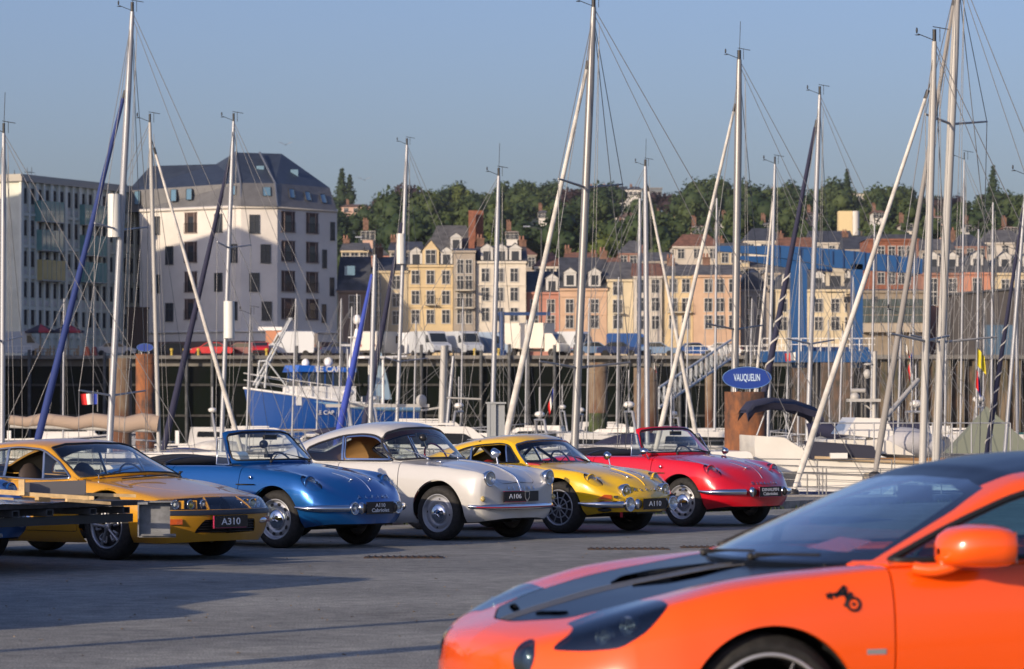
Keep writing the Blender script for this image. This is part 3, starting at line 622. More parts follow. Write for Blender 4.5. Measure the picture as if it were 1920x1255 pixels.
def a110_like(label, px, sc, deg, body_m, dz, fl, kind, coupe, dins=0.0, group='classic sports cars lined up along the harbour', texts=('A110', 'Cabriolet'), big_lamps=True, word='ALPINE', wheel='slot', softm=None, yo=.69):
    car = thing('classic_car', label, 'car', group=group); place(car, px, sc, yo, deg)
    G = loft(rows_a110(dz, fl), 118, 46); S = Shell(G)
    r = .295
    arch = inter(circ(0, r + .005, .338), lambda X, Y, Z: .3 - Y); arch2 = inter(circ(-2.1, r + .0, .325), lambda X, Y, Z: .3 - Y)
    S.cut(arch, 'arch'); S.cut(arch2, 'arch'); S.drop('arch')
    ck = toppoly(rpoly([(-.64 if not coupe else -.62, 0), (-.64, .60), (-.85, .625), (-1.55, .625), (-1.66, .55), (-1.70, 0), (-1.66, -.2), (-.64, -.2)], .05), zmin=.6) if not coupe else toppoly([(-.36, -.1), (-.36, .22), (-.52, .52), (-.62, .62), (-1.9, .62), (-2.5, .4), (-2.55, -.1)], zmin=.6)
    S.cut(ck, 'open'); S.drop('open')
    hz = .655 + dz
    hl = ellf((.405, .60, hz), (.72, -.1, -.60), (-.24, .81, -.42), .135, .088, .16)
    S.cut(hl, 'lens')
    # door, shut lines
    doorp = rpoly([(-.46, .95), (-.47, .62), (-.52, .26), (-1.38, .26), (-1.42, .62), (-1.42, .95)], .05)
    S.bandcut(sidepoly(doorp, 0, .58), .008, 'gap', ['body']); S.drop('gap'); S.cut(sidepoly(doorp, 0, .58), 'door', only=['body'])
    hoodp = [(-.28, -.1), (-.28, .40), (.34, .33), (.64, .12), (.65, -.1)]
    hf = lambda X, Y, Z: np.maximum(sd_poly(rpoly(hoodp, .08), X, Y), .45 - Z)
    S.cut(hf, 'bonnet', only=['body'])
    S.piece('body', 'body', body_m, car); S.piece('bonnet', 'bonnet', body_m, car, rim=0)
    for sgn in (1, -1): S.piece('door', 'door', body_m, car, both=False, side=sgn, rim=.01)
    for sgn in (1, -1):
        h = lamp(car, (.388, sgn * .596, hz + .006), .080, aim=(.95, sgn * .16, .12), depth=.045, bowl=body_m)
        S.piece('lens', 'headlight_cover', LENS, h, both=False, side=sgn, rim=0, push=.010)
        S.piece('lens', 'headlight_bowl', body_m, h, both=False, side=sgn, rim=-.02, push=-.02)
    put_wheels(car, wheel, [(0, .69 + fl), (0, -.69 - fl), (-2.1, .68 + fl), (-2.1, -.68 - fl)], w=.155 if not coupe else .18)
    floorpan(car); dash(car, mat('red_dash', (.35, .02, .03), .6) if dins else TRIMB, x=-.66 if not coupe else -.52, z=.85 + dz if not coupe else .80)
    seats(car, mat('red_leather', (.32, .015, .015), .45) if dins else mat('black_leather', (.02, .02, .02), .45), x=-1.15, h=.50)
    steering(car, TRIMB, (-.80, .34, .80 + dz * .6), .175)
    # bumpers, lamps, plate
    bz = .41 + dz * 1.3; o2 = .02 if coupe else 0
    for s in (1, -1):
        b = MB(); pts = spl([(.33, .765 * s, bz + .012), (.45, .73 * s, bz), (.57, .655 * s, bz), (.66, .54 * s, bz), (.735, .38 * s, bz)], 18); b.path(pts, .038 if not coupe else .042, 10, rf=lambda t: .35 + .65 * min(1, t * 2.2)); o = b.build('bumper', CHROME, car)
        b = MB(); b.tube(pts[10], (pts[10][0] - .1, pts[10][1] * .9, pts[10][2]), .02); b.build('bumper_bolt', BLACK, o)
        yo_ = .255 if big_lamps else .30
        b = MB(); b.ell((.775, yo_ * s, bz), (.045, .048, .062), 14, 10); b.build('overrider', CHROME, car)
        b = MB(); b.ell((.795, (yo_ - .01) * s, bz), (.036, .034, .05), 12, 8); b.build('overrider_pad', BLACK, car)
    if big_lamps:
        for s in (1, -1): lamp(car, (.765 + o2, (.40 if coupe else .345) * s, bz), .068 if not coupe else .084, 'driving_lamp', .08)
    plate(car, (.81 + o2, 0, bz), .42, .125, texts, .085 if len(texts) == 1 else .058, edge='lb' if word == 'DINALPIN' else None)
    for i, ch in enumerate(word):
        y = (i / (len(word) - 1) - .5) * .44; x, n = S.at(y, .515 + dz * .4)
        me = text_mesh('letter', ch, .055, CHROME, .004); q = inst('letter', me, car, Vector((x, y, .515 + dz * .4)) + n * .01); r = n.cross(Vector((0, 0, 1))) * -1; q.rotation_euler = frame_rot(r, Vector((0, 0, 1)) - n * n.z)
    # chrome bonnet strips, badge, door strip
    for s in (1, -1):
        b = MB(); b.path(spl([(.30, .15 * s, .762 + dz), (.40, .15 * s, .742 + dz), (.50, .15 * s, .716 + dz), (.55, .15 * s, .693 + dz)], 10), .009, 6); b.ell((.55, .15 * s, .698 + dz), (.028, .018, .016), 8, 6); b.build('bonnet_strip', CHROME, car)
    b = MB(); b.path(spl([(.2, 0, .792 + dz), (.38, 0, .753 + dz), (.51, 0, .715 + dz), (.61, 0, .658 + dz * .8), (.69, 0, .578 + dz * .6)], 16), .005, 5); b.build('bonnet_rib', CHROME if not coupe else body_m, car)
    b = MB(); b.ell((-.30, -.742, .72), (.02, .006, .02), 10, 6); b.build('wing_badge', CHROME, car)
    for s in (1, -1):
        b = MB(); b.box((-.36, .742 * s, .645), (.26, .008, .012)); b.build('side_strip', CHROME, car)
        b = MB(); b.path(spl([(-1.45, .72 * s, .80 + dz), (-1.0, .725 * s, .805 + dz), (-.6, .722 * s, .80 + dz)], 8), .004, 4)
    if coupe:
        gg = [[(x * 1.035, y, z) for x, y, z in r_] for r_ in ghouse_a110()]; GG = loft(gg, 84, 40); H = Shell(GG, 'roof')
        wsf = frontpoly([(-.1, .786), (.3, .78), (.605, .778), (.575, .87), (.53, .955), (.492, 1.005), (.36, 1.038), (.17, 1.055), (-.1, 1.06)], .0, -.95)
        H.cut(wsf, 'ws')
        dl = rpoly([(-.635, .80), (-.885, 1.0), (-1.0, 1.02), (-1.35, .995), (-1.55, .955), (-1.72, .885), (-1.74, .80)], [.02, .05, .1, .2, .2, .08, .04])
        slf = sidepoly(dl, 0, .45); H.cut(slf, 'side'); H.edge_tube('side', .008, 'window_trim', BLACK, car, .003); H.edge_tube('ws', .011, 'windscreen_trim', mat('dull_chrome', (.35, .36, .38), .25, 1), car, .003)
        H.bandcut(lambda X, Y, Z: (X + .81 + (Z - .79) * .52), .02, 'bar', ['side']); H.bandcut(lambda X, Y, Z: (X + 1.36 + (Z - .79) * .3), .026, 'bar', ['side'])
        H.cut(inter(slf, lambda X, Y, Z: -(X + 1.36 + (Z - .79) * .3), lambda X, Y, Z: (X + .81 + (Z - .79) * .52)), 'doorglass', only=['side'])
        H.drop('doorglass')
        rwf = inter(lambda X, Y, Z: sd_poly(rpoly([(-1.95, -.2), (-1.95, .38), (-2.42, .42), (-2.45, -.2)], .06), X, Y), lambda X, Y, Z: .8 - Z); H.cut(rwf, 'rw', only=['roof'])
        H.piece('roof', 'roof', body_m, car, rim=.02); H.piece('ws', 'windscreen', GLASS, car, rim=0); H.piece('side', 'side_window', GLASS, car, rim=0, both='split'); H.piece('rw', 'rear_window', GLASS, car, rim=0)
        H.piece('roof', 'headliner', DARKIN, car, rim=0, push=-.025); S.piece('door', 'door_lining', DARKIN, car, rim=0, push=-.03, both='split')
        H.piece('bar', 'window_bar', CHROME, car, push=.004, rim=.01, both='split')
        b = MB(); b.tube((-1.35, -.5, 1.0), (-1.9, -.45, .5), .02); b.tube((-1.35, .5, 1.0), (-1.9, .45, .5), .02); b.tube((-1.35, -.5, 1.03), (-1.35, .5, 1.03), .02); b.tube((-1.35, -.5, 1.0), (-1.35, .5, .4), .02); b.tube((-1.3, .5, .96), (-.7, .56, .62), .018); b.tube((-1.3, -.5, .96), (-.85, -.56, .70), .018); b.build('roll_cage', TRIMB, car)
        wiper(car, (-.36, -.25, .80), (-.50, .02, .86)); wiper(car, (-.42, -.45, .80), (-.52, -.14, .84)); wiper(car, (-.36, .30, .80), (-.46, .0, .87))
        b = MB(); b.box((-.70, -.50, .86), (.006, .07, .06)); b.box((-.65, -.53, .825), (.006, .06, .05)); b.build('paper_permit', mat('permit_paper', (.35, .6, .55), .6), car)
        b = MB(); b.ell((-.42, -.63, .80), (.03, .03, .03), 6, 4)
        # spot lamps on the nose
        for s in (1, -1): lamp(car, (.70, .365 * s, .49), .080, 'spot_lamp', .14)
        # indicators, intakes
        for s in (1, -1):
            b = MB(); b.prism(rpoly([(-.085, -.022), (.0, .03), (.085, .026), (.09, -.026)], .01), -.02, .012); ind = b.build('indicator', mat('orange_indicator', (.55, .09, .01), .2, coat=1), car); ind.location = (.585, .625 * s, .42); ind.rotation_euler = (0, 0, R(-58) * s if s < 0 else R(58 + 0) * -1 + R(0)); 
            ind.rotation_euler = (0, 0, R(122) if s > 0 else R(58))
            b = MB(); b.ell((.56, .58 * s, .275), (.085, .08, .022), 14, 6); b.build('air_intake', BLACK, car)
            b = MB(); b.box((.66, .50 * s, .425), (.05, .12, .024), rz=R(-35) * s); b.build('nose_vent', BLACK, car)
        b = MB(); b.box((.715, 0, .255), (.05, .44, .05)); b.build('lower_grille', BLACK, car)
        b = MB(); b.box((.66, -.40, .22), (.02, .025, .06)); b.build('tow_strap', mat('red_strap', (.35, .01, .03), .7), car)
        b = MB(); b.lathe([(.001, -.06), (.03, -.05), (.05, 0), (.045, .005), (.001, .002)], o=(-.38, .66, .87), ax=(-1, .2, 0), n=16); b.tube((-.36, .66, .87), (-.32, .65, .76), .007); b.build('wing_mirror', CHROME, car)
    else:
        # windscreen frame, quarter lights, folded hood
        GG = loft([
          [(-.90, .50, 1.165), (-.875, .46, 1.185), (-.83, .30, 1.198), (-.81, .15, 1.203), (-.805, 0, 1.205)],
          [(-.79, .565, 1.02), (-.75, .525, 1.035), (-.66, .34, 1.045), (-.615, .17, 1.05), (-.60, 0, 1.05)],
          [(-.655, .625, .86 + dz * .5), (-.60, .59, .86), (-.46, .38, .87), (-.39, .19, .875), (-.37, 0, .875)]], 30, 34)
        H = Shell(GG, 'frame')
        wsf = frontpoly([(-.1, .895), (.3, .89), (.58, .885), (.598, .905), (.558, 1.0), (.50, 1.12), (.465, 1.152), (.3, 1.176), (-.1, 1.182)], 0, -1.2)
        H.cut(wsf, 'ws'); H.edge_tube('ws', .009, 'windscreen_trim', BLACK, car, .003)
        H.piece('frame', 'windscreen_frame', body_m, car, rim=.03); H.piece('ws', 'windscreen', GLASS, car, rim=0)
        for s in (1, -1):
            b = MB(); b.path([(-.66, .655 * s, .845), (-.83, .66 * s, .845), (-.875, .60 * s, 1.11), (-.80, .585 * s, 1.11), (-.66, .655 * s, .845)], .009, 6); q = b.build('quarter_light', CHROME, car)
            b = MB(); b.quad((-.67, .652 * s, .85), (-.83, .658 * s, .85), (-.87, .60 * s, 1.10), (-.805, .59 * s, 1.10)); b.build('pane', GLASS, q)
        sm = softm or mat('black_hood_cloth', (.012, .012, .013), .8)
        b = MB(); b.ell((-1.83, 0, .85), (.28, .64, .075), 24, 8, lo=-10); b.ell((-1.70, 0, .85), (.14, .66, .05), 20, 8, lo=-10); b.ell((-1.95, 0, .85), (.22, .55, .09), 20, 8, lo=-10); b.build('folded_hood', sm, car)
        b = MB(); b.path(spl([(-1.62, .60, .84), (-1.66, .3, .89), (-1.67, 0, .90), (-1.66, -.3, .89), (-1.62, -.60, .84)], 14), .018, 6); b.build('hood_bow', TRIMB, car)
        b = MB(); b.box((-1.6, 0, .6), (.03, 1.2, .4)); b.build('cockpit_bulkhead', DARKIN, car)
        wiper(car, (-.40, -.30, .875), (-.60, .0, .935)); wiper(car, (-.40, .30, .875), (-.52, .02, .94))
        b = MB(); b.box((-.70, 0.02, 1.12), (.03, .19, .05)); b.tube((-.74, .02, 1.14), (-.79, .02, 1.19), .008); b.build('rear_view_mirror', TRIMB, car)
    b = MB()
    for s in (1, -1): b.ell((-.30, .22 * s, .845 + dz), (.012, .012, .012), 6, 4)
    b.build('washer_jet', CHROME, car)
    return car
BLUEP = mat('metallic_blue_paint', (.005, .095, .34), .30, .55, 1)
REDP = mat('red_paint', (.52, .003, .012), .3, 0, 1)
YELP = mat('yellow_paint', (.76, .46, .004), .32, 0, 1)
CREAMP = mat('cream_white_paint', (.49, .485, .465), .3, 0, 1)
OCHP = mat('ochre_yellow_paint', (.55, .265, .012), .35, .0, .8)
ORP = mat('orange_paint', (.88, .095, .002), .25, .0, .85)
blue = a110_like('metallic blue open cabriolet with round bumper lamps, second car of the classic row', 516, 184.5, 37.7, BLUEP, 0, 0, 'cab', False)
b = MB(); b.box((-.62, -.10, .93), (.05, .07, .04)); b.tube((-.62, -.10, .93), (-.66, -.10, 1.02), .012); b.ell((-.68, -.10, 1.05), (.045, .05, .045), 10, 8); b.build('camera_mount', TRIMB, blue)
red = a110_like('red open cabriolet with black folded hood, rightmost car of the classic row', 1278, 155.6, 43.0, REDP, .01, 0, 'cab', False, dins=1, texts=('DINALPIN', 'Cabriolet'), big_lamps=False, word='DINALPIN')
b = MB(); b.lathe([(.001, -.07), (.03, -.06), (.052, 0), (.045, .006), (.001, .003)], o=(-.575, -.735, .90), ax=(-1, -.1, 0), n=16); b.tube((-.55, -.735, .90), (-.52, -.70, .81), .007); b.build('wing_mirror', CHROME, red)
b = MB(); b.lathe([(.001, -.05), (.03, -.045), (.045, 0), (.001, .003)], o=(-.45, .66, .90), ax=(-1, .1, 0), n=16); b.tube((-.44, .66, .90), (-.42, .64, .80), .007); b.build('wing_mirror', CHROME, red)
yellow = a110_like('bright yellow coupe with four round nose lamps between white coupe and red cabriolet', 1046.8, 164.8, 39.5, YELP, -.055, .03, 'coupe', True, dins=1, texts=('A110',), wheel='spoke', yo=.72)
# ---------------------------------------------------------------- cream white coupe
def rows_a106():
    D = lambda x, *q: [(x + (p[2] if len(p) > 2 else 0), p[0], p[1]) for p in q]
    return [
     [(-2.72, 0, .30), (-2.82, 0, .36), (-2.88, 0, .46), (-2.89, 0, .55), (-2.87, 0, .62), (-2.86, 0, .64), (-2.85, 0, .65), (-2.84, 0, .66)],
     D(-2.80, (.34, .28, .05), (.38, .35), (.42, .46, -.02), (.40, .56, -.02), (.34, .64), (.24, .66), (.12, .67), (0, .675)),
     D(-2.62, (.54, .25), (.60, .34), (.63, .48), (.61, .62), (.53, .72), (.38, .75), (.2, .77), (0, .775)),
     D(-2.3, (.61, .22), (.69, .32), (.72, .50), (.70, .68), (.62, .80), (.46, .84), (.24, .86), (0, .865)),
     D(-1.8, (.62, .19), (.70, .30), (.73, .50), (.715, .69), (.655, .82), (.5, .85), (.25, .87), (0, .875)),
     D(-1.2, (.62, .18), (.69, .28), (.72, .48), (.715, .69), (.665, .83), (.52, .86), (.25, .875), (0, .88)),
     D(-.6, (.62, .18), (.69, .28), (.72, .48), (.715, .68), (.665, .825), (.52, .855), (.26, .87), (0, .875)),
     D(-.3, (.62, .19), (.69, .30), (.72, .49), (.715, .67), (.66, .81), (.51, .825), (.26, .85), (0, .86)),
     D(0, (.62, .20), (.69, .30), (.725, .49), (.72, .655), (.66, .797), (.50, .80), (.26, .825), (0, .835)),
     D(.25, (.61, .20), (.69, .30), (.72, .47), (.715, .635), (.65, .775), (.49, .76), (.26, .775), (0, .79)),
     D(.43, (.57, .205), (.66, .29), (.70, .45), (.69, .61), (.625, .755), (.48, .715), (.27, .705), (0, .725)),
     D(.54, (.50, .22), (.60, .29), (.65, .42), (.645, .58), (.605, .728), (.46, .66), (.27, .635), (0, .66)),
     D(.575, (.40, .23), (.51, .295), (.575, .40), (.58, .53), (.555, .665, .02), (.43, .615), (.25, .60), (0, .615)),
     D(.60, (.24, .24), (.33, .30), (.38, .39), (.385, .47), (.36, .545), (.28, .55), (.16, .54), (0, .545)),
     [(.58, 0, .24), (.60, 0, .30), (.615, 0, .36), (.618, 0, .40), (.62, 0, .42), (.62, 0, .43), (.62, 0, .44), (.618, 0, .445)]]
def ghouse_a106():
    return [
     [(-2.72, .45, .735), (-2.73, .42, .74), (-2.74, .38, .75), (-2.75, .32, .755), (-2.76, .26, .76), (-2.76, .18, .765), (-2.76, .09, .77), (-2.76, 0, .77)],
     [(-2.45, .60, .79), (-2.45, .565, .835), (-2.45, .53, .87), (-2.45, .46, .91), (-2.44, .38, .935), (-2.43, .26, .955), (-2.43, .13, .965), (-2.43, 0, .97)],
     [(-2.1, .635, .82), (-2.1, .60, .885), (-2.1, .565, .95), (-2.1, .51, 1.01), (-2.09, .43, 1.06), (-2.08, .29, 1.095), (-2.08, .15, 1.11), (-2.08, 0, 1.115)],
     [(-1.75, .655, .83), (-1.75, .625, .91), (-1.75, .585, .99), (-1.74, .53, 1.085), (-1.73, .45, 1.15), (-1.72, .30, 1.195), (-1.72, .15, 1.21), (-1.72, 0, 1.215)],
     [(-1.35, .66, .835), (-1.35, .63, .93), (-1.35, .59, 1.02), (-1.35, .54, 1.13), (-1.34, .45, 1.205), (-1.33, .30, 1.255), (-1.32, .15, 1.27), (-1.32, 0, 1.275)],
     [(-1.05, .66, .835), (-1.05, .63, .93), (-1.05, .59, 1.02), (-1.05, .54, 1.13), (-1.03, .46, 1.205), (-1.0, .31, 1.25), (-.98, .155, 1.265), (-.97, 0, 1.27)],
     [(-.90, .66, .835), (-.91, .63, .92), (-.92, .59, 1.01), (-.93, .54, 1.10), (-.91, .50, 1.155), (-.86, .34, 1.20), (-.83, .17, 1.22), (-.82, 0, 1.225)],
     [(-.76, .66, .83), (-.78, .64, .88), (-.80, .61, .94), (-.82, .575, 1.0), (-.80, .545, 1.035), (-.70, .38, 1.055), (-.65, .19, 1.065), (-.63, 0, 1.068)],
     [(-.645, .665, .825), (-.65, .655, .832), (-.655, .645, .838), (-.66, .635, .843), (-.645, .62, .845), (-.53, .42, .858), (-.46, .21, .868), (-.435, 0, .87)]]
def build_a106():
    car = thing('classic_car', 'cream white coupe with red steering wheel and chrome round headlights, middle car of the row', 'car', group='classic sports cars lined up along the harbour'); place(car, 820, 174.3, .69, 37.7); bm = CREAMP
    S = Shell(loft(rows_a106(), 118, 46)); r = .295
    S.cut(inter(circ(.01, r + .015, .345), lambda X, Y, Z: .3 - Y), 'arch'); S.cut(inter(circ(-2.1, r, .33), lambda X, Y, Z: .3 - Y), 'arch'); S.drop('arch')
    S.cut(toppoly([(-.50, -.1), (-.52, .22), (-.6, .48), (-.68, .62), (-1.9, .62), (-2.5, .4), (-2.55, -.1)], zmin=.6), 'open'); S.drop('open')
    dp = rpoly([(-.545, 1.0), (-.53, .7), (-.545, .24), (-1.38, .24), (-1.40, .62), (-1.40, 1.0)], [.05, .3, .05, .05, .05, .05])
    S.bandcut(sidepoly(dp, 0, .56), .009, 'gap', ['body']); S.drop('gap'); S.cut(sidepoly(dp, 0, .56), 'door', only=['body'])
    hp = rpoly([(-.32, -.1), (-.32, .44), (.30, .40), (.565, .30), (.57, -.1)], .06); hf = lambda X, Y, Z: np.maximum(sd_poly(hp, X, Y), .45 - Z)
    S.bandcut(hf, .006, 'gap', ['body']); S.drop('gap'); S.cut(hf, 'bonnet', only=['body'])
    S.piece('body', 'body', bm, car); S.piece('bonnet', 'bonnet', bm, car, rim=.008)
    for q in (1, -1): S.piece('door', 'door', bm, car, both=False, side=q, rim=.01)
    put_wheels(car, 'plain', [(0, .69), (0, -.69), (-2.1, .68), (-2.1, -.68)]); floorpan(car)
    H = Shell(loft(ghouse_a106(), 90, 40), 'roof')
    wsf = frontpoly(rpoly([(-.2, .882), (.38, .876), (.625, .858), (.60, .96), (.55, 1.075), (.50, 1.15), (.30, 1.20), (-.2, 1.215)], [.01, .1, .06, .1, .1, .06, .1, .01]), 0, -1.05)
    H.cut(wsf, 'ws'); H.edge_tube('ws', .013, 'windscreen_trim', mat('dark_seal', (.03, .03, .035), .3), car, .003)
    dl = rpoly([(-.665, .848), (-.80, 1.01), (-.955, 1.125), (-1.15, 1.145), (-1.45, 1.125), (-1.80, 1.04), (-1.97, .975), (-1.79, .848)], [.02, .05, .08, .1, .1, .1, .06, .06])
    slf = sidepoly(dl, 0, .42); H.cut(slf, 'side'); H.edge_tube('side', .009, 'window_trim', mat('dark_seal', (.03, .03, .035), .3), car, .003); H.bandcut(lambda X, Y, Z: X + 1.36 + (Z - .83) * .28, .03, 'bar', ['side'])
    fr = inter(slf, lambda X, Y, Z: -(X + 1.345 + (Z - .83) * .28)); H.cut(fr, 'dglass', only=['side']); H.bandcut(off(fr, -.020), .016, 'bar', ['dglass', 'side']); H.drop('dglass')
    rwf = inter(lambda X, Y, Z: sd_poly(rpoly([(-2.05, -.2), (-2.05, .34), (-2.45, .30), (-2.45, -.2)], .06), X, Y), lambda X, Y, Z: .8 - Z); H.cut(rwf, 'rw', only=['roof'])
    H.piece('roof', 'roof', bm, car, rim=.02); H.piece('ws', 'windscreen', GLASS, car, rim=0); H.piece('side', 'side_window', GLASS, car, rim=0, both='split'); H.piece('rw', 'rear_window', GLASS, car, rim=0)
    H.piece('bar', 'window_frame', CHROME, car, push=.005, rim=.01, both='split')
    tan = mat('tan_headliner', (.45, .24, .09), .8); redl = mat('red_leather', (.45, .012, .012), .5)
    b = MB(); G2 = loft(ghouse_a106(), 30, 16); 
    H2 = Shell(G2, 'in'); H2.cut(inter(lambda X, Y, Z: X + 1.05, lambda X, Y, Z: .84 - Z), 'keep'); H2.T = ['keep' if (t == 'keep') else t for t in H2.T]; H2.cut(off(slf, .02), 'cutout'); H2.cut(off(rwf, .02), 'cutout'); H2.piece('keep', 'headliner', tan, car, rim=0, push=-.025)
    seats(car, redl, h=.56); steering(car, redl, (-.83, .33, .86), .19); dash(car, bm, x=-.70, z=.865, y=.6)
    b = MB(); b.ell((-1.75, 0, .68), (.2, .55, .16), 16, 8); b.build('rear_seat', redl, car)
    b = MB(); b.box((-.79, 0, 1.13), (.025, .18, .05)); b.build('rear_view_mirror', TRIMB, car)
    b = MB(); b.tube((-.62, -.10, .99), (-.66, -.10, 1.06), .012); b.ell((-.68, -.10, 1.10), (.045, .05, .045), 10, 8); b.box((-.66, -.10, 1.02), (.03, .09, .04)); b.build('camera_mount', TRIMB, car)
    for s in (1, -1):
        lamp(car, (.59, .525 * s, .672), .087, aim=(1, .05 * s, -.02), depth=.10, ring=.014)
        x, n = S.at(.62 * s, .46); b = MB(); b.ell((x + .01, .62 * s, .455), (.025, .032, .032), 12, 8); b.build('side_lamp', mat('amber_glass', (.45, .35, .12), .1, coat=1), car)
    # bumper with red inlay
    bp = [(.43, .69, .375), (.50, .66, .37), (.57, .57, .367), (.63, .40, .365), (.665, .2, .365), (.675, 0, .365)]; bp = bp + [mir(p) for p in bp[-2::-1]]
    b = MB(); pts = spl(bp, 40); b.path(pts, .034, 10, rf=lambda t: .6 + .4 * min(1, 6 * t, 6 * (1 - t))); bo = b.build('bumper', CHROME, car)
    b = MB(); b.path([(p[0] * 1.0 + .033 * (1 if abs(p[1]) < .5 else .75), p[1] * 1.035, p[2] - .004) for p in pts[2:-2]], .008, 6); b.build('bumper_inlay', mat('red_inlay', (.35, .01, .02), .4), bo)
    plate(car, (.645, -.16, .475), .36, .12, ('A106',), .075, edge='tb', rz=R(-4)); b = MB(); b.box((.632, .13, .475), (.012, .28, .11)); b.build('badge_panel', TRIMB, car)
    b = MB(); b.prism(rpoly([(-.045, .05), (.045, .05), (.04, -.03), (0, -.075), (-.04, -.03)], .01, 3), .645, .675, 'yz'); q = b.build('shield_badge', CHROME, car); q.location = (0, .02, .485)
    b = MB(); b.prism([(-.03, .035), (.03, .035), (.028, -.02), (0, -.05), (-.028, -.02)], .675, .678, 'yz'); q2 = b.build('shield_face', BLACK, q)
    b = MB(); b.path([(x_, 0, z_) for x_, _, z_ in spl([(-.25, 0, .862), (0, 0, .842), (.25, 0, .798), (.43, 0, .733), (.54, 0, .668), (.575, 0, .605), (.61, 0, .525)], 24)], .012, 6); b.build('bonnet_strip', CHROME, car)
    for i, ch in enumerate('ALPINE'):
        y = (i / 5 - .5) * .44; x, n = S.at(y, .56); q = inst('letter', text_mesh('letter', ch, .05, CHROME, .004), car, Vector((x, y, .56)) + n * .012); q.rotation_euler = frame_rot(n.cross(Vector((0, 0, 1))) * -1, Vector((0, 0, 1)) - n * n.z)
    b = MB(); b.lathe([(.001, -.085), (.03, -.075), (.055, -.02), (.06, 0), (.05, .006), (.001, .002)], o=(-.235, .60, .925), ax=(-1, .1, 0), n=18); b.tube((-.20, .60, .90), (-.18, .60, .80), .009); b.ell((-.18, .60, .80), (.04, .03, .012), 10, 5); b.build('wing_mirror', CHROME, car)
    wiper(car, (-.40, -.36, .875), (-.62, -.52, .97), CHROME); wiper(car, (-.36, .12, .885), (-.55, .0, .94), CHROME)
    b = MB(); b.ell((-.2, -.42, .845), (.05, .012, .012), 8, 5); b.build('bonnet_hinge', CHROME, car)
    return car
white = build_a106()

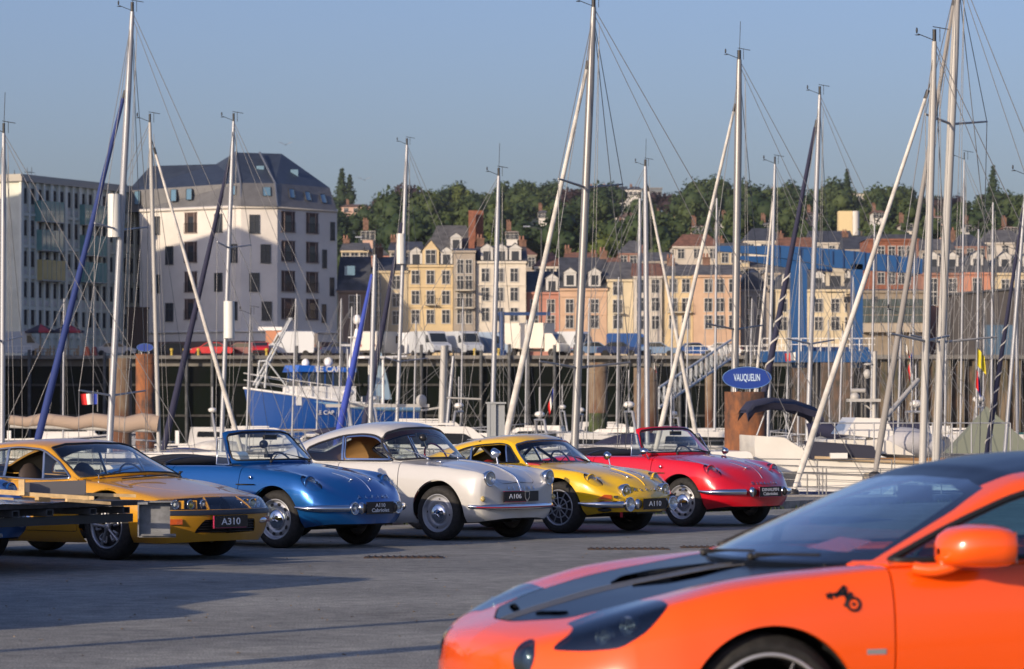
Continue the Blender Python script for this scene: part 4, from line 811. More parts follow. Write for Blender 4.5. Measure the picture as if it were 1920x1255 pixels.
# ---------------------------------------------------------------- ochre wedge coupe
def build_a310():
    car = thing('classic_car', 'ochre yellow wedge coupe with glassed-in headlights, leftmost car of the row behind the flatbed', 'car', group='classic sports cars lined up along the harbour'); place(car, 199, 200.5, .76, 38.8); bm = OCHP
    D = lambda x, *q: [(x + (p[2] if len(p) > 2 else 0), p[0], p[1]) for p in q]
    rows = [
     [(-3.1, 0, .28), (-3.18, 0, .36), (-3.2, 0, .46), (-3.2, 0, .56), (-3.2, 0, .66), (-3.2, 0, .70), (-3.19, 0, .72), (-3.18, 0, .73)],
     D(-3.12, (.6, .26, .05), (.64, .34), (.66, .46), (.64, .58), (.6, .69), (.4, .73), (.2, .75), (0, .76)),
     D(-2.8, (.70, .22), (.76, .30), (.80, .46), (.78, .60), (.70, .73), (.48, .77), (.25, .79), (0, .80)),
     D(-2.27, (.72, .18), (.79, .28), (.82, .46), (.80, .60), (.70, .745), (.52, .78), (.27, .80), (0, .81)),
     D(-1.4, (.72, .155), (.77, .24), (.805, .44), (.79, .60), (.715, .735), (.52, .76), (.27, .77), (0, .78)),
     D(-.5, (.72, .155), (.77, .24), (.81, .44), (.795, .60), (.72, .735), (.55, .765), (.28, .795), (0, .80)),
     D(-.2, (.72, .16), (.78, .25), (.82, .44), (.80, .59), (.71, .722), (.55, .735), (.28, .765), (0, .775)),
     D(.1, (.71, .17), (.79, .27), (.825, .44), (.805, .575), (.70, .685), (.54, .69), (.28, .71), (0, .715)),
     D(.4, (.70, .17), (.78, .27), (.815, .44), (.80, .53), (.70, .625), (.54, .645), (.28, .66), (0, .665)),
     D(.60, (.66, .165), (.74, .27), (.775, .42), (.77, .485), (.69, .580), (.54, .605), (.28, .628), (0, .635)),
     D(.71, (.58, .17, -.02), (.66, .28, 0), (.70, .41), (.695, .465), (.63, .545, -.02), (.5, .585, -.02), (.27, .612, -.02), (0, .62, -.02)),
     D(.79, (.42, .175, -.04), (.48, .29, .0), (.52, .41, .03), (.515, .46, .03), (.47, .54, -.03), (.38, .58, -.06), (.22, .605, -.08), (0, .612, -.08)),
     D(.845, (.22, .18, -.05), (.26, .29, .0), (.28, .41, .04), (.275, .46, .04), (.26, .535, -.03), (.21, .575, -.08), (.12, .60, -.11), (0, .605, -.12)),
     [(.81, 0, .18), (.86, 0, .29), (.90, 0, .41), (.90, 0, .46), (.845, 0, .53), (.80, 0, .57), (.765, 0, .59), (.745, 0, .60)]]
    S = Shell(loft(rows, 120, 50)); r = .31
    S.cut(inter(circ(0, r + .01, .342), lambda X, Y, Z: .3 - Y), 'arch'); S.cut(inter(circ(-2.27, r, .35), lambda X, Y, Z: .3 - Y), 'arch'); S.drop('arch')
    S.cut(toppoly([(-.20, -.1), (-.24, .3), (-.42, .62), (-1.9, .66), (-2.6, .5), (-2.6, -.1)], zmin=.6), 'open'); S.drop('open')
    dp = rpoly([(-.46, .9), (-.38, .72), (-.36, .26), (-1.45, .26), (-1.5, .6), (-1.5, .9)], .04)
    S.bandcut(sidepoly(dp, 0, .6), .008, 'gap', ['body']); S.drop('gap'); S.cut(sidepoly(dp, 0, .6), 'door', only=['body'])
    # front: glass band, dark bumper band, grille
    nose = lambda X, Y, Z: .60 - X - .0 * Y
    glassf = inter(nose, lambda X, Y, Z: .478 - Z, lambda X, Y, Z: Z - (.592 - .02 * (Y / .7) ** 2)); bandf = inter(lambda X, Y, Z: .52 - X, lambda X, Y, Z: .428 - Z, lambda X, Y, Z: Z - .470)
    S.cut(glassf, 'noseglass', only=['body']); S.cut(bandf, 'band', only=['body']); S.bandcut(lambda X, Y, Z: (Y - .20) - (X - .7) * .5, .016, 'gstrip', ['noseglass'])
    grf = frontpoly(rpoly([(-.1, .25), (.42, .26), (.34, .385), (-.1, .385)], .02), 0, .5); S.cut(grf, 'grille', only=['body'])
    hp = rpoly([(-.10, -.1), (-.10, .50), (.30, .42), (.52, .24), (.54, -.1)], .06); hf = lambda X, Y, Z: np.maximum(sd_poly(hp, X, Y), .55 - Z); S.bandcut(hf, .006, 'gap', ['body']); S.drop('gap'); S.cut(hf, 'bonnet', only=['body'])
    S.piece('body', 'body', bm, car); S.piece('bonnet', 'bonnet', bm, car, rim=.008)
    for q in (1, -1): S.piece('door', 'door', bm, car, both=False, side=q, rim=.01)
    S.piece('noseglass', 'nose_glass', LENS, car, rim=0, push=.001); S.piece('gstrip', 'nose_strip', bm, car, rim=.02, push=.004, both='split'); S.piece('noseglass', 'lamp_tray', mat('lamp_tray', (.05, .05, .055), .5), car, rim=-.09, push=-.09)
    S.piece('band', 'bumper_band', mat('blue_black_rubber', (.018, .022, .035), .5), car, push=.008, rim=.01)
    S.piece('grille', 'grille_backing', BLACK, car, push=-.03, rim=-.03)
    for z in (.27, .295, .32, .345, .37):
        pts = [];
        for y in [(.40 - (z - .25) * .5) * (i / 8 - 1) for i in range(17)]: x, n = S.at(y, z); pts.append((x - .008, y, z))
        b = MB(); b.path(pts, .006, 4); b.build('grille_bar', TRIMB, car)
    for s in (1, -1):
        for y, sm_ in ((.28, 0), (.42, 1), (.56, 0)):
            x, n = S.at(y * s, .53); lamp(car, (x - .035 - (.012 if y > .5 else 0), y * s, .525), .046, 'headlight', .04, aim=(1, .25 * s if y > .5 else 0, 0), lensm=LENS if not sm_ else glass('yellow_lens', (.85, .75, .12), .08), n=20, ring=.005)
        for y in (.35, .49):
            x, n = S.at(y * s, .53); b = MB(); b.box((x - .05, y * s, .525), (.07, .012, .075)); b.build('lamp_divider', bm, car)
        x, n = S.at(.62 * s, .375); b = MB(); b.box((0, 0, 0), (.02, .13, .05)); q = b.build('indicator', mat('orange_indicator', (.55, .09, .01), .2, coat=1), car, Vector((x, .62 * s, .37)) + n * .004, math.atan2(n.y, n.x))
        b = MB(); b.box((.002, .035 * -s, 0), (.022, .05, .046)); b.build('indicator_lens', LENS, q)
        b = MB(); pts = []
        for y in (.50, .3, .1, 0): pass
        b = MB(); b.box((-.2, .80 * s, .645), (.20, .02, .02)); 
    plate(car, (.915, -.04, .362), .46, .115, ('A310',), .095, edge='lb')
    x, n = S.at(.50, .362); b = MB(); b.ell((x + .004, .50, .365), (.02, .07, .028), 12, 6); b.build('nose_badge', CHROME, car)
    b = MB(); b.prism([(.08, .672), (.22, .665), (.20, .64), (.10, .64)], -.803, -.80); 
    put_wheels(car, 'block', [(0, .76), (0, -.76), (-2.27, .76), (-2.27, -.76)], r=.31, rr=.205, w=.19); floorpan(car, -2.8, .6, .62, .20)
    g = [
     [(-2.75, .66, .74), (-2.76, .6, .75), (-2.77, .52, .76), (-2.78, .44, .77), (-2.78, .36, .78), (-2.78, .25, .785), (-2.78, .13, .79), (-2.78, 0, .79)],
     [(-2.2, .70, .745), (-2.2, .66, .80), (-2.2, .62, .86), (-2.2, .57, .94), (-2.2, .49, .99), (-2.2, .33, 1.015), (-2.2, .17, 1.025), (-2.2, 0, 1.03)],
     [(-1.7, .705, .735), (-1.7, .67, .81), (-1.7, .635, .89), (-1.7, .595, 1.01), (-1.7, .52, 1.07), (-1.7, .35, 1.10), (-1.7, .18, 1.11), (-1.7, 0, 1.115)],
     [(-1.3, .71, .73), (-1.3, .675, .82), (-1.3, .64, .91), (-1.3, .60, 1.02), (-1.3, .53, 1.08), (-1.28, .36, 1.115), (-1.26, .18, 1.125), (-1.25, 0, 1.128)],
     [(-1.05, .71, .732), (-1.06, .675, .82), (-1.07, .64, .91), (-1.07, .60, 1.01), (-1.05, .545, 1.062), (-1.0, .37, 1.09), (-.98, .185, 1.10), (-.97, 0, 1.103)],
     [(-.74, .715, .735), (-.75, .69, .79), (-.76, .665, .84), (-.77, .64, .885), (-.75, .61, .915), (-.65, .42, .945), (-.60, .21, .955), (-.59, 0, .96)],
     [(-.42, .72, .738), (-.425, .715, .742), (-.43, .71, .746), (-.435, .70, .75), (-.42, .69, .755), (-.28, .47, .785), (-.20, .235, .80), (-.18, 0, .805)]]
    H = Shell(loft(g, 84, 40), 'roof')
    wsf = frontpoly(rpoly([(-.2, .818), (.3, .805), (.675, .768), (.60, .90), (.535, 1.045), (.37, 1.078), (-.2, 1.092)], .012), 0, -1.2)
    H.cut(wsf, 'ws'); H.edge_tube('ws', .010, 'windscreen_trim', BLACK, car, .002)
    dl = rpoly([(-.52, .758), (-.75, .90), (-1.02, 1.025), (-1.35, 1.045), (-1.75, 1.015), (-2.1, .90), (-2.2, .79), (-.9, .738)], [.02, .05, .08, .1, .2, .1, .03, .2])
    slf = sidepoly(dl, 0, .5); H.cut(slf, 'side'); H.edge_tube('side', .012, 'window_trim', ALU, car, .003)
    H.bandcut(lambda X, Y, Z: X + .90 + (Z - .74) * .35, .022, 'bar', ['side']); H.bandcut(lambda X, Y, Z: X + 1.45 + (Z - .74) * .1, .03, 'bar', ['side'])
    H.cut(inter(slf, lambda X, Y, Z: X + .90 + (Z - .74) * .35, lambda X, Y, Z: -(X + 1.45 + (Z - .74) * .1)), 'dg', only=['side']); H.drop('dg')
    rwf = lambda X, Y, Z: np.maximum(sd_poly(rpoly([(-2.0, -.2), (-2.0, .42), (-2.6, .45), (-2.6, -.2)], .05), X, Y), .8 - Z); H.cut(rwf, 'rw', only=['roof'])
    H.piece('roof', 'roof', bm, car, rim=.02); H.piece('ws', 'windscreen', GLASS, car, rim=0); H.piece('side', 'side_window', GLASS, car, rim=0, both='split'); H.piece('rw', 'rear_window', GLASS, car, rim=0)
    H.piece('bar', 'window_bar', ALU, car, push=.005, rim=.01, both='split')
    H.piece('roof', 'headliner', DARKIN, car, rim=0, push=-.025); S.piece('door', 'door_lining', DARKIN, car, rim=0, push=-.03, both='split')
    seats(car, mat('brown_leather', (.06, .045, .04), .6), x=-1.2, ys=(-.36, .36), z=.20, h=.70); steering(car, TRIMB, (-.75, .36, .72), .18); dash(car, TRIMB, x=-.45, z=.76, y=.66)
    b = MB(); b.box((-.86, 0, 1.02), (.03, .18, .05)); b.build('rear_view_mirror', TRIMB, car)
    wiper(car, (-.30, -.42, .80), (-.42, .02, .84)); wiper(car, (-.26, .50, .80), (-.40, .66, .79)); 
    b = MB(); b.tube((-.30, -.56, .755), (-.30, -.56, .795), .006); b.build('aerial', CHROME, car)
    b = MB()
    b = MB(); b.tube((-.05, -.50, .757), (-.05, .1, .787), .006); b.build('cowl_edge', TRIMB, car)
    return car
a310 = build_a310()
# ---------------------------------------------------------------- orange modern coupe in the foreground
def build_orange():
    car = thing('modern_coupe', 'orange modern coupe with black bonnet and roof, close in the foreground', 'car'); bm = ORP
    th = R(20); f = Vector((-math.cos(th), -math.sin(th))); l = Vector((-f.y, f.x)); wp = Vector(((1443 - CXP) / 540, FPX / 540)); o = wp - l * .85
    car.location = (o.x, o.y, 0); car.rotation_euler = (0, 0, math.atan2(f.y, f.x))
    D = lambda x, *q: [(x + (p[2] if len(p) > 2 else 0), p[0], p[1]) for p in q]
    rows = [
     [(-3.15, 0, .3), (-3.25, 0, .4), (-3.3, 0, .55), (-3.3, 0, .7), (-3.29, 0, .80), (-3.28, 0, .82), (-3.27, 0, .83), (-3.26, 0, .84), (-3.25, 0, .85)],
     D(-3.15, (.6, .25), (.7, .4), (.72, .55), (.7, .7), (.62, .82), (.5, .85), (.35, .86), (.18, .87), (0, .87)),
     D(-2.85, (.78, .2), (.84, .35), (.87, .55), (.85, .72), (.76, .86), (.6, .89), (.42, .90), (.2, .91), (0, .91)),
     D(-2.42, (.80, .16), (.88, .32), (.905, .5), (.89, .70), (.80, .86), (.64, .89), (.45, .9), (.2, .9), (0, .9)),
     D(-1.6, (.80, .14), (.85, .28), (.875, .5), (.87, .68), (.815, .85), (.66, .87), (.45, .88), (.2, .88), (0, .88)),
     D(-1.0, (.80, .14), (.85, .28), (.875, .5), (.87, .68), (.82, .85), (.67, .865), (.45, .87), (.2, .87), (0, .87)),
     D(-.5, (.80, .14), (.86, .3), (.885, .5), (.877, .68), (.82, .842), (.68, .855), (.46, .85), (.2, .845), (0, .845)),
     D(-.2, (.80, .15), (.87, .31), (.895, .5), (.885, .675), (.815, .818), (.67, .835), (.47, .825), (.2, .825), (0, .825)),
     D(.06, (.80, .16), (.875, .32), (.9, .5), (.885, .66), (.80, .787), (.66, .805), (.47, .79), (.2, .787), (0, .785)),
     D(.30, (.79, .17), (.86, .32), (.885, .48), (.86, .625), (.765, .738), (.63, .745), (.46, .738), (.2, .742), (0, .744)),
     D(.48, (.76, .17), (.82, .31), (.84, .47), (.805, .59), (.71, .675), (.585, .69), (.44, .69), (.2, .695), (0, .70)),
     D(.60, (.69, .18), (.74, .31), (.76, .46), (.72, .56), (.64, .628), (.53, .645), (.41, .65), (.2, .66), (0, .667)),
     D(.69, (.58, .19), (.62, .31), (.645, .45), (.61, .535), (.54, .592), (.45, .61), (.35, .618), (.18, .63), (0, .637)),
     D(.76, (.42, .2), (.46, .31), (.48, .44), (.46, .51), (.41, .56), (.34, .578), (.26, .588), (.14, .597), (0, .603)),
     D(.80, (.22, .2), (.25, .31), (.27, .44), (.26, .49), (.23, .53), (.19, .545), (.15, .555), (.08, .56), (0, .565)),
     [(.79, 0, .2), (.80, 0, .31), (.815, 0, .44), (.817, 0, .47), (.816, 0, .495), (.815, 0, .505), (.814, 0, .515), (.812, 0, .52), (.81, 0, .525)]]
    S = Shell(loft(rows, 200, 80)); r = .312
    S.cut(inter(circ(0, r + .005, .338), lambda X, Y, Z: .4 - Y), 'arch'); S.cut(inter(circ(-2.42, r, .34), lambda X, Y, Z: .4 - Y), 'arch'); S.drop('arch')
    S.cut(toppoly([(-.36, -.1), (-.40, .3), (-.58, .70), (-1.9, .74), (-2.4, .6), (-2.5, -.1)], zmin=.6), 'open'); S.drop('open')
    dp = rpoly([(-.47, 1.0), (-.47, .6), (-.46, .24), (-1.6, .24), (-1.75, .6), (-1.75, 1.0)], .05)
    S.bandcut(sidepoly(dp, 0, .7), .009, 'gap', ['body']); S.drop('gap'); S.cut(sidepoly(dp, 0, .7), 'door', only=['body'])
    hp = rpoly([(-.62, -.1), (-.62, .66), (-.42, .64), (-.1, .52), (.20, .50), (.42, .46), (.56, .38), (.675, .10), (.685, -.1)], .05); hf = lambda X, Y, Z: np.maximum(sd_poly(hp, X, Y), .50 - Z)
    S.bandcut(hf, .007, 'gap', ['body']); S.drop('gap'); S.cut(hf, 'bonnet', only=['body'])
    rg = lambda X, Y, Z: np.maximum(Y - (.028 + .03 * (.7 - X)), .50 - Z); S.bandcut(rg, .01, 'ridge', ['bonnet'])
    v1 = inter(lambda X, Y, Z: sd_poly([(.22, .10), (-.10, .105), (-.22, .12), (.0, .24), (.12, .235)], X, Y), lambda X, Y, Z: .5 - Z); S.cut(v1, 'vent', only=['bonnet'])
    v2 = inter(lambda X, Y, Z: sd_poly(rpoly([(.60, .10), (.575, .10), (.525, .28), (.55, .29)], .01), X, Y), lambda X, Y, Z: .5 - Z); S.cut(v2, 'slot', only=['bonnet'])
    # headlight: outline through measured points, seen from outside
    hlp = rpoly([(.70, .565), (.62, .567), (.53, .58), (.44, .635), (.30, .765), (.38, .757), (.48, .718), (.58, .662), (.685, .588)], .02)
    hlf = inter(lambda X, Y, Z: sd_poly(hlp, X, Z), lambda X, Y, Z: .44 - Y); S.cut(hlf, 'lens', only=['body'])
    rl = ellf((.745, .435, .532), (-.4, 1, 0), (0, .2, 1), .062, .062, .15); S.cut(rl, 'rlens', only=['body'])
    S.piece('body', 'body', bm, car, rim=.02)
    for q in (1, -1): S.piece('door', 'door', bm, car, both=False, side=q, rim=.015)
    bk = mat('satin_black_paint', (.006, .009, .016), .3, 0, .1, coatr=.1, spec=.35)
    bo = S.piece('bonnet', 'bonnet', bk, car, rim=.012); S.piece('ridge', 'bonnet_ridge', mat('ridge_sheen_grey', (.2, .2, .21), .35, .5), bo, rim=.006, push=.004)  # the spine is black too; its silvery reflection is put into this grey
    S.piece('vent', 'bonnet_vent', BLACK, bo, push=-.03, rim=-.035); S.piece('slot', 'bonnet_slot', BLACK, bo, push=-.03, rim=-.035)
    for s in (1, -1):
        h = S.piece('lens', 'headlight_cover', DGLASS, car, both=False, side=s, rim=.01, push=.001)
        S.piece('lens', 'headlight_housing', mat('lamp_housing', (.02, .022, .026), .3), h, both=False, side=s, rim=-.07, push=-.07)
        for x_, y_, z_, rr_ in ((.54, .655, .612, .034), (.465, .70, .65, .036)):
            b = MB(); b.lathe([(rr_, -.02), (rr_, .01), (rr_ * .85, .012), (rr_ * .8, -.01), (rr_ * .4, -.02), (.001, -.022)], o=(x_, y_ * s, z_), ax=(.75, .35 * s, .1), n=24); b.ell((x_ - .004, y_ * s, z_), (rr_ * .4,) * 3, 10, 6); b.build('projector', CHROME, h)
        q = S.piece('rlens', 'round_lamp', DGLASS, car, both=False, side=s, rim=.01, push=.002)
        S.piece('rlens', 'lamp_bowl', mat('lamp_housing', (.02, .022, .026), .3), q, both=False, side=s, rim=-.05, push=-.05); b = MB(); b.lathe([(.045, -.03), (.05, .0), (.042, .004), (.03, -.015), (.001, -.02)], o=(.725, .43 * s, .532), ax=(1, .35 * s, .25), n=24); b.build('reflector', CHROME, q)
        b = MB(); b.box((0, 0, 0), (.075, .012, .019)); b.build('side_repeater', mat('clear_repeater', (.5, .5, .5), .15, .6), car, (-.392, .884 * s, .556))
    put_wheels(car, 'modern', [(0, .85), (0, -.85), (-2.42, .85), (-2.42, -.85)], r=r, rr=.245, w=.22)
    floorpan(car, -2.8, .6, .75, .16)
    g = [
     [(-2.75, .70, .87), (-2.76, .66, .885), (-2.77, .6, .895), (-2.78, .5, .90), (-2.78, .4, .905), (-2.78, .27, .91), (-2.78, .13, .91), (-2.78, 0, .91)],
     [(-2.2, .76, .86), (-2.2, .71, .93), (-2.2, .67, .99), (-2.2, .60, 1.04), (-2.2, .52, 1.07), (-2.2, .36, 1.10), (-2.2, .18, 1.115), (-2.2, 0, 1.12)],
     [(-1.8, .785, .86), (-1.8, .74, .95), (-1.8, .70, 1.03), (-1.8, .63, 1.11), (-1.8, .545, 1.155), (-1.8, .38, 1.195), (-1.8, .19, 1.215), (-1.8, 0, 1.22)],
     [(-1.45, .795, .858), (-1.45, .75, .95), (-1.45, .71, 1.04), (-1.45, .645, 1.13), (-1.45, .56, 1.18), (-1.45, .38, 1.22), (-1.45, .19, 1.24), (-1.45, 0, 1.245)],
     [(-1.15, .80, .857), (-1.16, .76, .94), (-1.17, .72, 1.02), (-1.17, .655, 1.11), (-1.15, .565, 1.158), (-1.14, .38, 1.185), (-1.13, .19, 1.197), (-1.13, 0, 1.20)],
     [(-1.03, .805, .857), (-1.03, .77, .93), (-1.04, .735, .995), (-1.05, .68, 1.07), (-1.04, .585, 1.125), (-1.05, .38, 1.155), (-1.05, .19, 1.165), (-1.05, 0, 1.168)],
     [(-.76, .81, .857), (-.77, .795, .89), (-.78, .775, .93), (-.79, .74, .97), (-.77, .67, 1.00), (-.71, .44, 1.02), (-.68, .22, 1.03), (-.67, 0, 1.032)],
     [(-.47, .815, .85), (-.475, .81, .855), (-.48, .80, .857), (-.485, .785, .858), (-.46, .74, .855), (-.33, .49, .85), (-.26, .245, .848), (-.24, 0, .848)]]
    H = Shell(loft(g, 130, 64), 'roof')
    wsf = frontpoly([(-.2, .856), (.5, .858), (.70, .866), (.665, .94), (.61, 1.04), (.535, 1.118), (.36, 1.146), (-.2, 1.158)], .0, -1.2); H.cut(wsf, 'ws')
    H.cut(off(wsf, -.0), 'ws', only=['ws']); H.cut(frontpoly([(-.2, .875), (.5, .89), (.655, .90), (.60, .985), (.55, 1.05), (.505, 1.098), (.34, 1.125), (-.2, 1.137)], .0, -1.2), 'clear', only=['ws'])
    dl = rpoly([(-.50, .868), (-.80, 1.00), (-1.08, 1.10), (-1.35, 1.145), (-1.6, 1.13), (-1.95, 1.02), (-2.1, .95), (-2.0, .885)], [.01, .2, .1, .1, .1, .1, .05, .05]); slf = sidepoly(dl, 0, .58)
    H.cut(slf, 'side', only=['roof']); H.edge_tube('side', .011, 'window_trim', BLACK, car, .003); H.bandcut(lambda X, Y, Z: X + .76 + (Z - .87) * .1, .035, 'bar', ['side'])
    H.cut(lambda X, Y, Z: np.maximum(np.maximum(Y - .63, Z - .90), -.60 - X), 'black', only=['roof'])
    rf = lambda X, Y, Z: np.maximum(np.maximum(Y - (.50 + .0 * X), 1.02 - Z), X + .9); H.cut(rf, 'black', only=['roof'])
    H.piece('roof', 'cant_rail', bm, car, rim=.02); H.piece('black', 'roof', bk, car, rim=.02); H.piece('ws', 'windscreen_border', mat('glass_border', (.008, .01, .014), .08, 0, 1), car, rim=0)
    H.piece('clear', 'windscreen', glass('sky_tint_glass', (.72, .82, .88), .22), car, rim=0); H.piece('side', 'side_window', glass('blue_tint_glass', (.50, .78, .86), .14), car, rim=0, both='split'); H.piece('bar', 'window_bar', BLACK, car, push=.003, rim=.01, both='split')
    seats(car, mat('charcoal_seat', (.02, .022, .028), .6), x=-1.25, ys=(-.38, .38), z=.22, h=.72); steering(car, TRIMB, (-.85, .38, .80), .185); dash(car, mat('dash_dark', (.03, .035, .045), .5), x=-.60, z=.87, y=.70, d=.32)
    b = MB(); b.box((-.98, 0, 1.09), (.03, .24, .06)); b.build('rear_view_mirror', TRIMB, car)
    b = MB(); b.add([(-.50, .42, .885), (-.55, -.05, .885), (-.62, .10, .93), (-.60, .42, .925)], [(0, 1, 2, 3)]); b.build('orange_card', ORP, car)
    wiper(car, (-.25, .12, .862), (-.36, .55, .87)); wiper(car, (-.24, -.30, .862), (-.30, .10, .87))
    b = MB(); b.box((-.40, 0, .845), (.10, 1.1, .012)); b.build('scuttle_panel', TRIMB, car)
    for s in (1,):
        b = MB(); V = []; nr = 26
        for x, hy, hz_, zc, yc in ((-.612, .012, .012, .905, .930), (-.617, .05, .035, .907, .935), (-.632, .078, .053, .912, .942), (-.665, .100, .067, .919, .952), (-.72, .112, .074, .922, .960), (-.79, .116, .076, .922, .966), (-.835, .112, .073, .920, .970), (-.848, .102, .065, .920, .972)):
            for k in range(nr): a = 2 * math.pi * k / nr; c_, s_ = math.cos(a), math.sin(a); e = .62; yy = math.copysign(abs(c_) ** e, c_) * hy; zz = math.copysign(abs(s_) ** e, s_) * hz_; V.append((x, (yc + yy) * s, zc + zz + .012 * (yy / .11) * (1 if zz < 0 else -.6)))
        b.add(V, [(i * nr + k, i * nr + (k + 1) % nr, (i + 1) * nr + (k + 1) % nr, (i + 1) * nr + k) for i in range(7) for k in range(nr)], True); b.add(V[-nr:], [tuple(range(nr))]); m_ = b.build('wing_mirror', bm, car); b = MB(); b.box((-.8495, .972 * s, .920), (.004, .18, .11)); b.build('mirror_glass', CHROME, m_)
        b = MB(); b.path(spl([(-.56, .84 * s, .845), (-.62, .88 * s, .838), (-.68, .91 * s, .855), (-.71, .93 * s, .88)], 8), .024, 10); b.build('mirror_arm', bm, m_)
    # badge on the wing: arrow, letter, ring in flat black
    x0, z0, y0 = -.285, .745, .872; b = MB()
    def bar(p, q, w=.0085):
        P0 = Vector((p[0], 0, p[1])); P1 = Vector((q[0], 0, q[1])); d_ = (P1 - P0).normalized(); n_ = Vector((-d_.z, 0, d_.x)) * w; e = d_ * w * .5
        b.add([(P0 - n_ - e), (P1 - n_ + e), (P1 + n_ + e), (P0 + n_ - e)], [(0, 1, 2, 3)])
    b.path([(math.cos(t) * .030 - .030, 0, math.sin(t) * .030 - .028) for t in [2 * math.pi * i / 20 for i in range(20)]], .007, 5, closed=True); b.ell((-.030, 0, -.028), (.009, .004, .009), 8, 5)
    bar((.055, .008), (.010, .052)); bar((.010, .052), (.0, -.0)); bar((.045, .018), (.0, .020)); bar((.088, .012), (.05, .022), .006); bar((.082, .024), (.074, -.002), .006); bar((-.022, .022), (.012, -.035), .008); bar((.09, .0), (.098, .02), .005)
    q = b.build('wing_badge', mat('matt_black', (.008, .008, .008), .5), car); q.location = (x0, y0, z0); q.rotation_euler = (R(13), 0, R(-1)); q.scale = (.78, .3, .78)
    return car
orange = build_orange()
# ---------------------------------------------------------------- boats and masts
MAST = mat('anodised_mast', (.34, .355, .38), .45, .35); MASTW = mat('white_mast', (.37, .365, .345), .45); WIRE = mat('steel_wire', (.22, .22, .22), .4, .6); GEL = mat('white_gelcoat', (.66, .65, .62), .3, coat=.4); GREYM = mat('grey_mast', (.30, .29, .28), .5)
SAILW = mat('rolled_white_sail', (.50, .485, .45), .8, var=.15, scale=3); SAILB = mat('rolled_blue_sail_cover', (.015, .035, .16), .8); SAILN = mat('navy_canvas', (.018, .02, .05), .85); SAILT = mat('tan_canvas', (.34, .26, .20), .85); NAVYH = mat('navy_hull', (.012, .02, .06), .25, coat=.6); BLUEH = mat('royal_blue_hull', (.005, .06, .30), .35, coat=.4)
TEAK = mat('teak', (.22, .12, .05), .7)
def hull_mesh(t, L, B, fb, fs, bow_m, deck_m=None, stripe=None, draft=.45, name='hull', n=16, full=.55):
    b = MB(); V = []; ks = 7                          # stations from stern (x=-L/2) to bow (x=L/2)
    for i in range(n + 1):
        u = i / n; x = -L / 2 + L * u; w = B / 2 * min(1, (full + .9 * u) if u < .4 else 1.0) * (1 - max(0, (u - .45) / .55) ** 2.2) + .02; h = fs + (fb - fs) * u ** 2.0
        for k in range(ks):
            q = k / (ks - 1); yy = w * (1 - (1 - q) ** 2.4) ** .6 if k else 0; zz = -draft + (h + draft) * q ** 1.5; fl = 1 + .0; xx = x + (q - .5) * .5 * (u > .8) * (u - .8) / .2 * (fb * .7)
            V.append((xx, yy, zz))
    m = len(V); F = [(i * ks + k, (i + 1) * ks + k, (i + 1) * ks + k + 1, i * ks + k + 1) for i in range(n) for k in range(ks - 1)]
    b.add(V, F, True); b.add([(x, -y, z) for x, y, z in V], [f[::-1] for f in F], True)
    b.add([V[k] for k in range(ks)] + [(V[k][0], -V[k][1], V[k][2]) for k in range(ks)], [(k, k + 1, ks + k + 1, ks + k) for k in range(ks - 1)])
    h = b.build(name, bow_m, t); d = MB(); top = [V[i * ks + ks - 1] for i in range(n + 1)]
    d.add([(x, y * .97, z - .02) for x, y, z in top] + [(x, -y * .97, z - .02) for x, y, z in top], [(i, i + 1, n + 2 + i, n + 1 + i) for i in range(n)]); d.build('deck', deck_m or mat('deck_grey_white', (.5, .49, .45), .7), h)
    if stripe:
        s = MB(); s.path([(x, y + .015, z - .12) for x, y, z in top[::-1]] + [(x, -y - .015, z - .12) for x, y, z in top], .05, 5); s.build('rubbing_strake', stripe, h)
    return h, top
def cabin(t, x0, x1, w, z, h, m=GEL, win=True, name='cabin'):
    b = MB(); poly = rpoly([(x0, z), (x0 + .15, z + h), (x1 - h * 1.2, z + h * .95), (x1, z)], .12, 3); b.prism(poly, -w / 2, w / 2); c = b.build(name, m, t)
    if win:
        for s in (1, -1):
            b = MB(); b.prism(rpoly([(x0 + .3, z + h * .45), (x0 + .35, z + h * .8), (x1 - h * 1.35, z + h * .75), (x1 - h * .9, z + h * .45)], .05, 2), s * (w / 2 + .005), s * (w / 2 + .02)); b.build('cabin_window', PANE2, c)
    return c
PANE2 = mat('dark_boat_window', (.015, .018, .022), .1, coat=.5)
